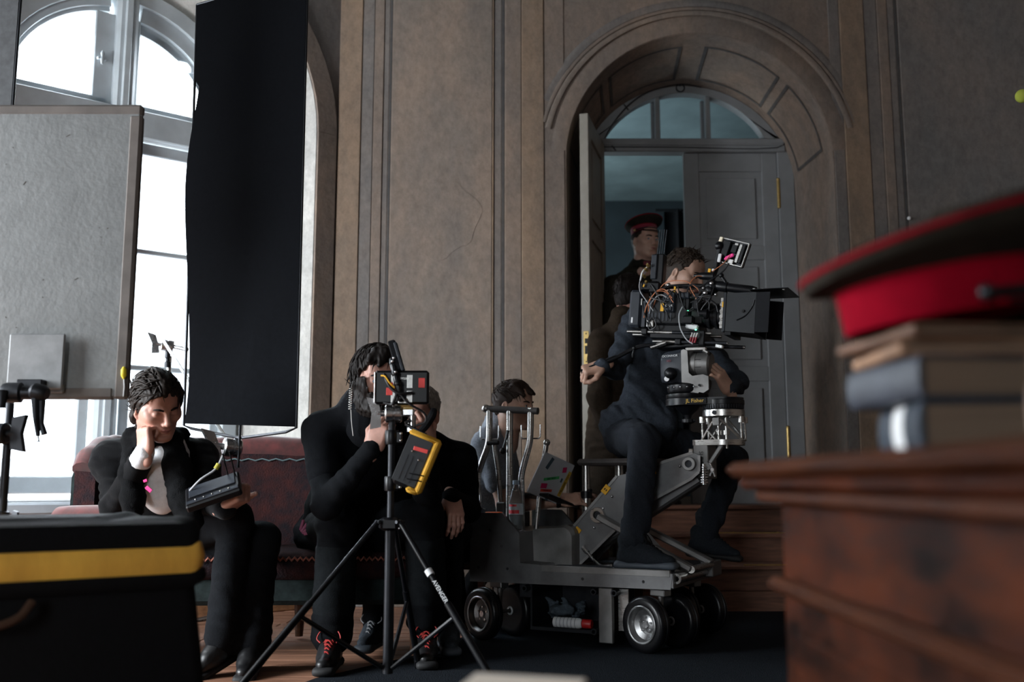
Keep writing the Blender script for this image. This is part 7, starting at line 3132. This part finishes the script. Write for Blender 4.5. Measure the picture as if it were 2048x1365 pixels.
for s_ in (-1, 1):
    mb = MB()
    q = lp(Mh, J['hd'], (s_ * .04, .066, -.16))[0]
    mb.box(q, (.045, .006, .026), Mh @ Matrix.Rotation(R(-s_ * 32), 3, 'Z'), .002)
    tb = mb.build('collar_tab', mat('maroon_tab', (.14, .012, .02), .7), pf, 0)
    mb = MB()
    mb.ball(q + Mh @ V(0, .005, 0), .004, 8, 6)
    mb.build('tab_pin', STEEL, tb)
F = Field()
legs(F, J, 'RL', (.1, .085, .07, .06), .03)
F.mod(wrinkle(.005, 13, 58))
field_obj('breeches', [F.mesh(.011)], OLV, pf)
shoe(pf, J['anR'], (.2, -1, 0), SHB, SOLB)
shoe(pf, J['anL'], (.6, -.8, 0), SHB, SOLB)
cp = peaked_cap('peaked_cap', 'dark peaked cap with red band worn by the man in the doorway', lp(Mh, J['hd'], (0, -.012, .058))[0], (Matrix.Rotation(0, 3, 'Z')).to_euler(), .88)
cp.rotation_euler = (Mh @ Matrix.Rotation(R(6), 3, 'X')).to_euler()
for ch in cp.children:
    if ch.name.startswith('band'):
        ch.data.materials[0] = mat('maroon_wool', (.2, .01, .03), .85, sheen=.2)

# ================================================================== G: man in brown uniform seen from behind
J = dict(hd=(0.662, 5.36, 1.735), nk=(0.615, 5.38, 1.595), shL=(0.485, 5.33, 1.475), shR=(0.750, 5.6, 1.48), elL=(0.465, 5.28, 1.175), wrL=(0.530, 5.3, .93), elR=(0.770, 5.62, 1.18), wrR=(0.780, 5.55, .93), pv=(0.585, 5.43, .96),
         hipL=(0.530, 5.37, .92), hipR=(0.660, 5.5, .92), knL=(0.550, 5.36, .5), knR=(0.670, 5.5, .5), anL=(0.530, 5.37, .11), anR=(0.650, 5.5, .11))
pg = empty('person', (.56, 5.43, 0), 0, 'dark-haired man in brown uniform seen from behind beside the open door', 'person')
hG = hair_part('norm', .006, 'short', -.085, (.003, 70), clumps=80, comb=(0, -.3, -1), clump_len=.04, clump_r=.004, seed=15)
hands = [hand_part(J['wrL'], (.2, .1, -1), (-.7, -.7, 0), 1, (20, 25, 15), 'rest'), hand_part(J['wrR'], (.1, .1, -1), (.9, .2, 0), -1, (20, 25, 15), 'rest')]
Mh, _ = do_head(pg, J['hd'], (.72, .68, -.1), (.1, .05, 1), SK2, hairm('black_brown_hair', (.016, .011, .009), (.007, .005, .005)), hG, J, hands, features=False, lids=True)
BRU = cloth_m('brown_uniform', (.036, .025, .017))
F = Field()
torso(F, J, 1.1, 1.1, .012)
hd_ = Vector(J['hd'])
F.rc(hd_ + Mh @ V(0, -.05, -.185), hd_ + Mh @ V(0, -.045, -.12), .085, .07, .03)
arm(F, J, 'L', (.075, .062, .056, .048))
arm(F, J, 'R', (.075, .062, .056, .048))
pv = Vector(J['pv'])
F.rc(pv + V(0, 0, .12), pv + V(0, 0, -.22), .16, .2, .06)
F.mod(wrinkle(.006, 13, 61))
field_obj('tunic', [F.mesh(.0095)], BRU, pg)
F = Field()
legs(F, J, 'RL', (.1, .08, .068, .06), .03)
F.mod(wrinkle(.005, 13, 68))
field_obj('breeches', [F.mesh(.012)], BRU, pg)
shoe(pg, J['anL'], (.6, .8, 0), SHB, SOLB)
shoe(pg, J['anR'], (.7, .7, 0), SHB, SOLB)

# crumpled rag in the tray
F = Field()
rng = random.Random(21)
c0 = dw(-.04, -.2, .13)
for k in range(9):
    a = c0 + Vector((rng.uniform(-.07, .07), rng.uniform(-.05, .05), rng.uniform(-.035, .03)))
    b2 = a + Vector((rng.uniform(-.05, .05), rng.uniform(-.04, .04), rng.uniform(-.01, .05)))
    F.rc(a, b2, .026, .012, .02)
F.mod(wrinkle(.008, 45, 70))
rg_ = empty('crumpled_rag', dw(-.04, -.2, .072), 0, 'crumpled grey blue rag stuffed in the dolly tray', 'rag')
field_obj('cloth', [F.mesh(.006)], cloth_m('rag_cloth', (.07, .09, .11)), rg_)
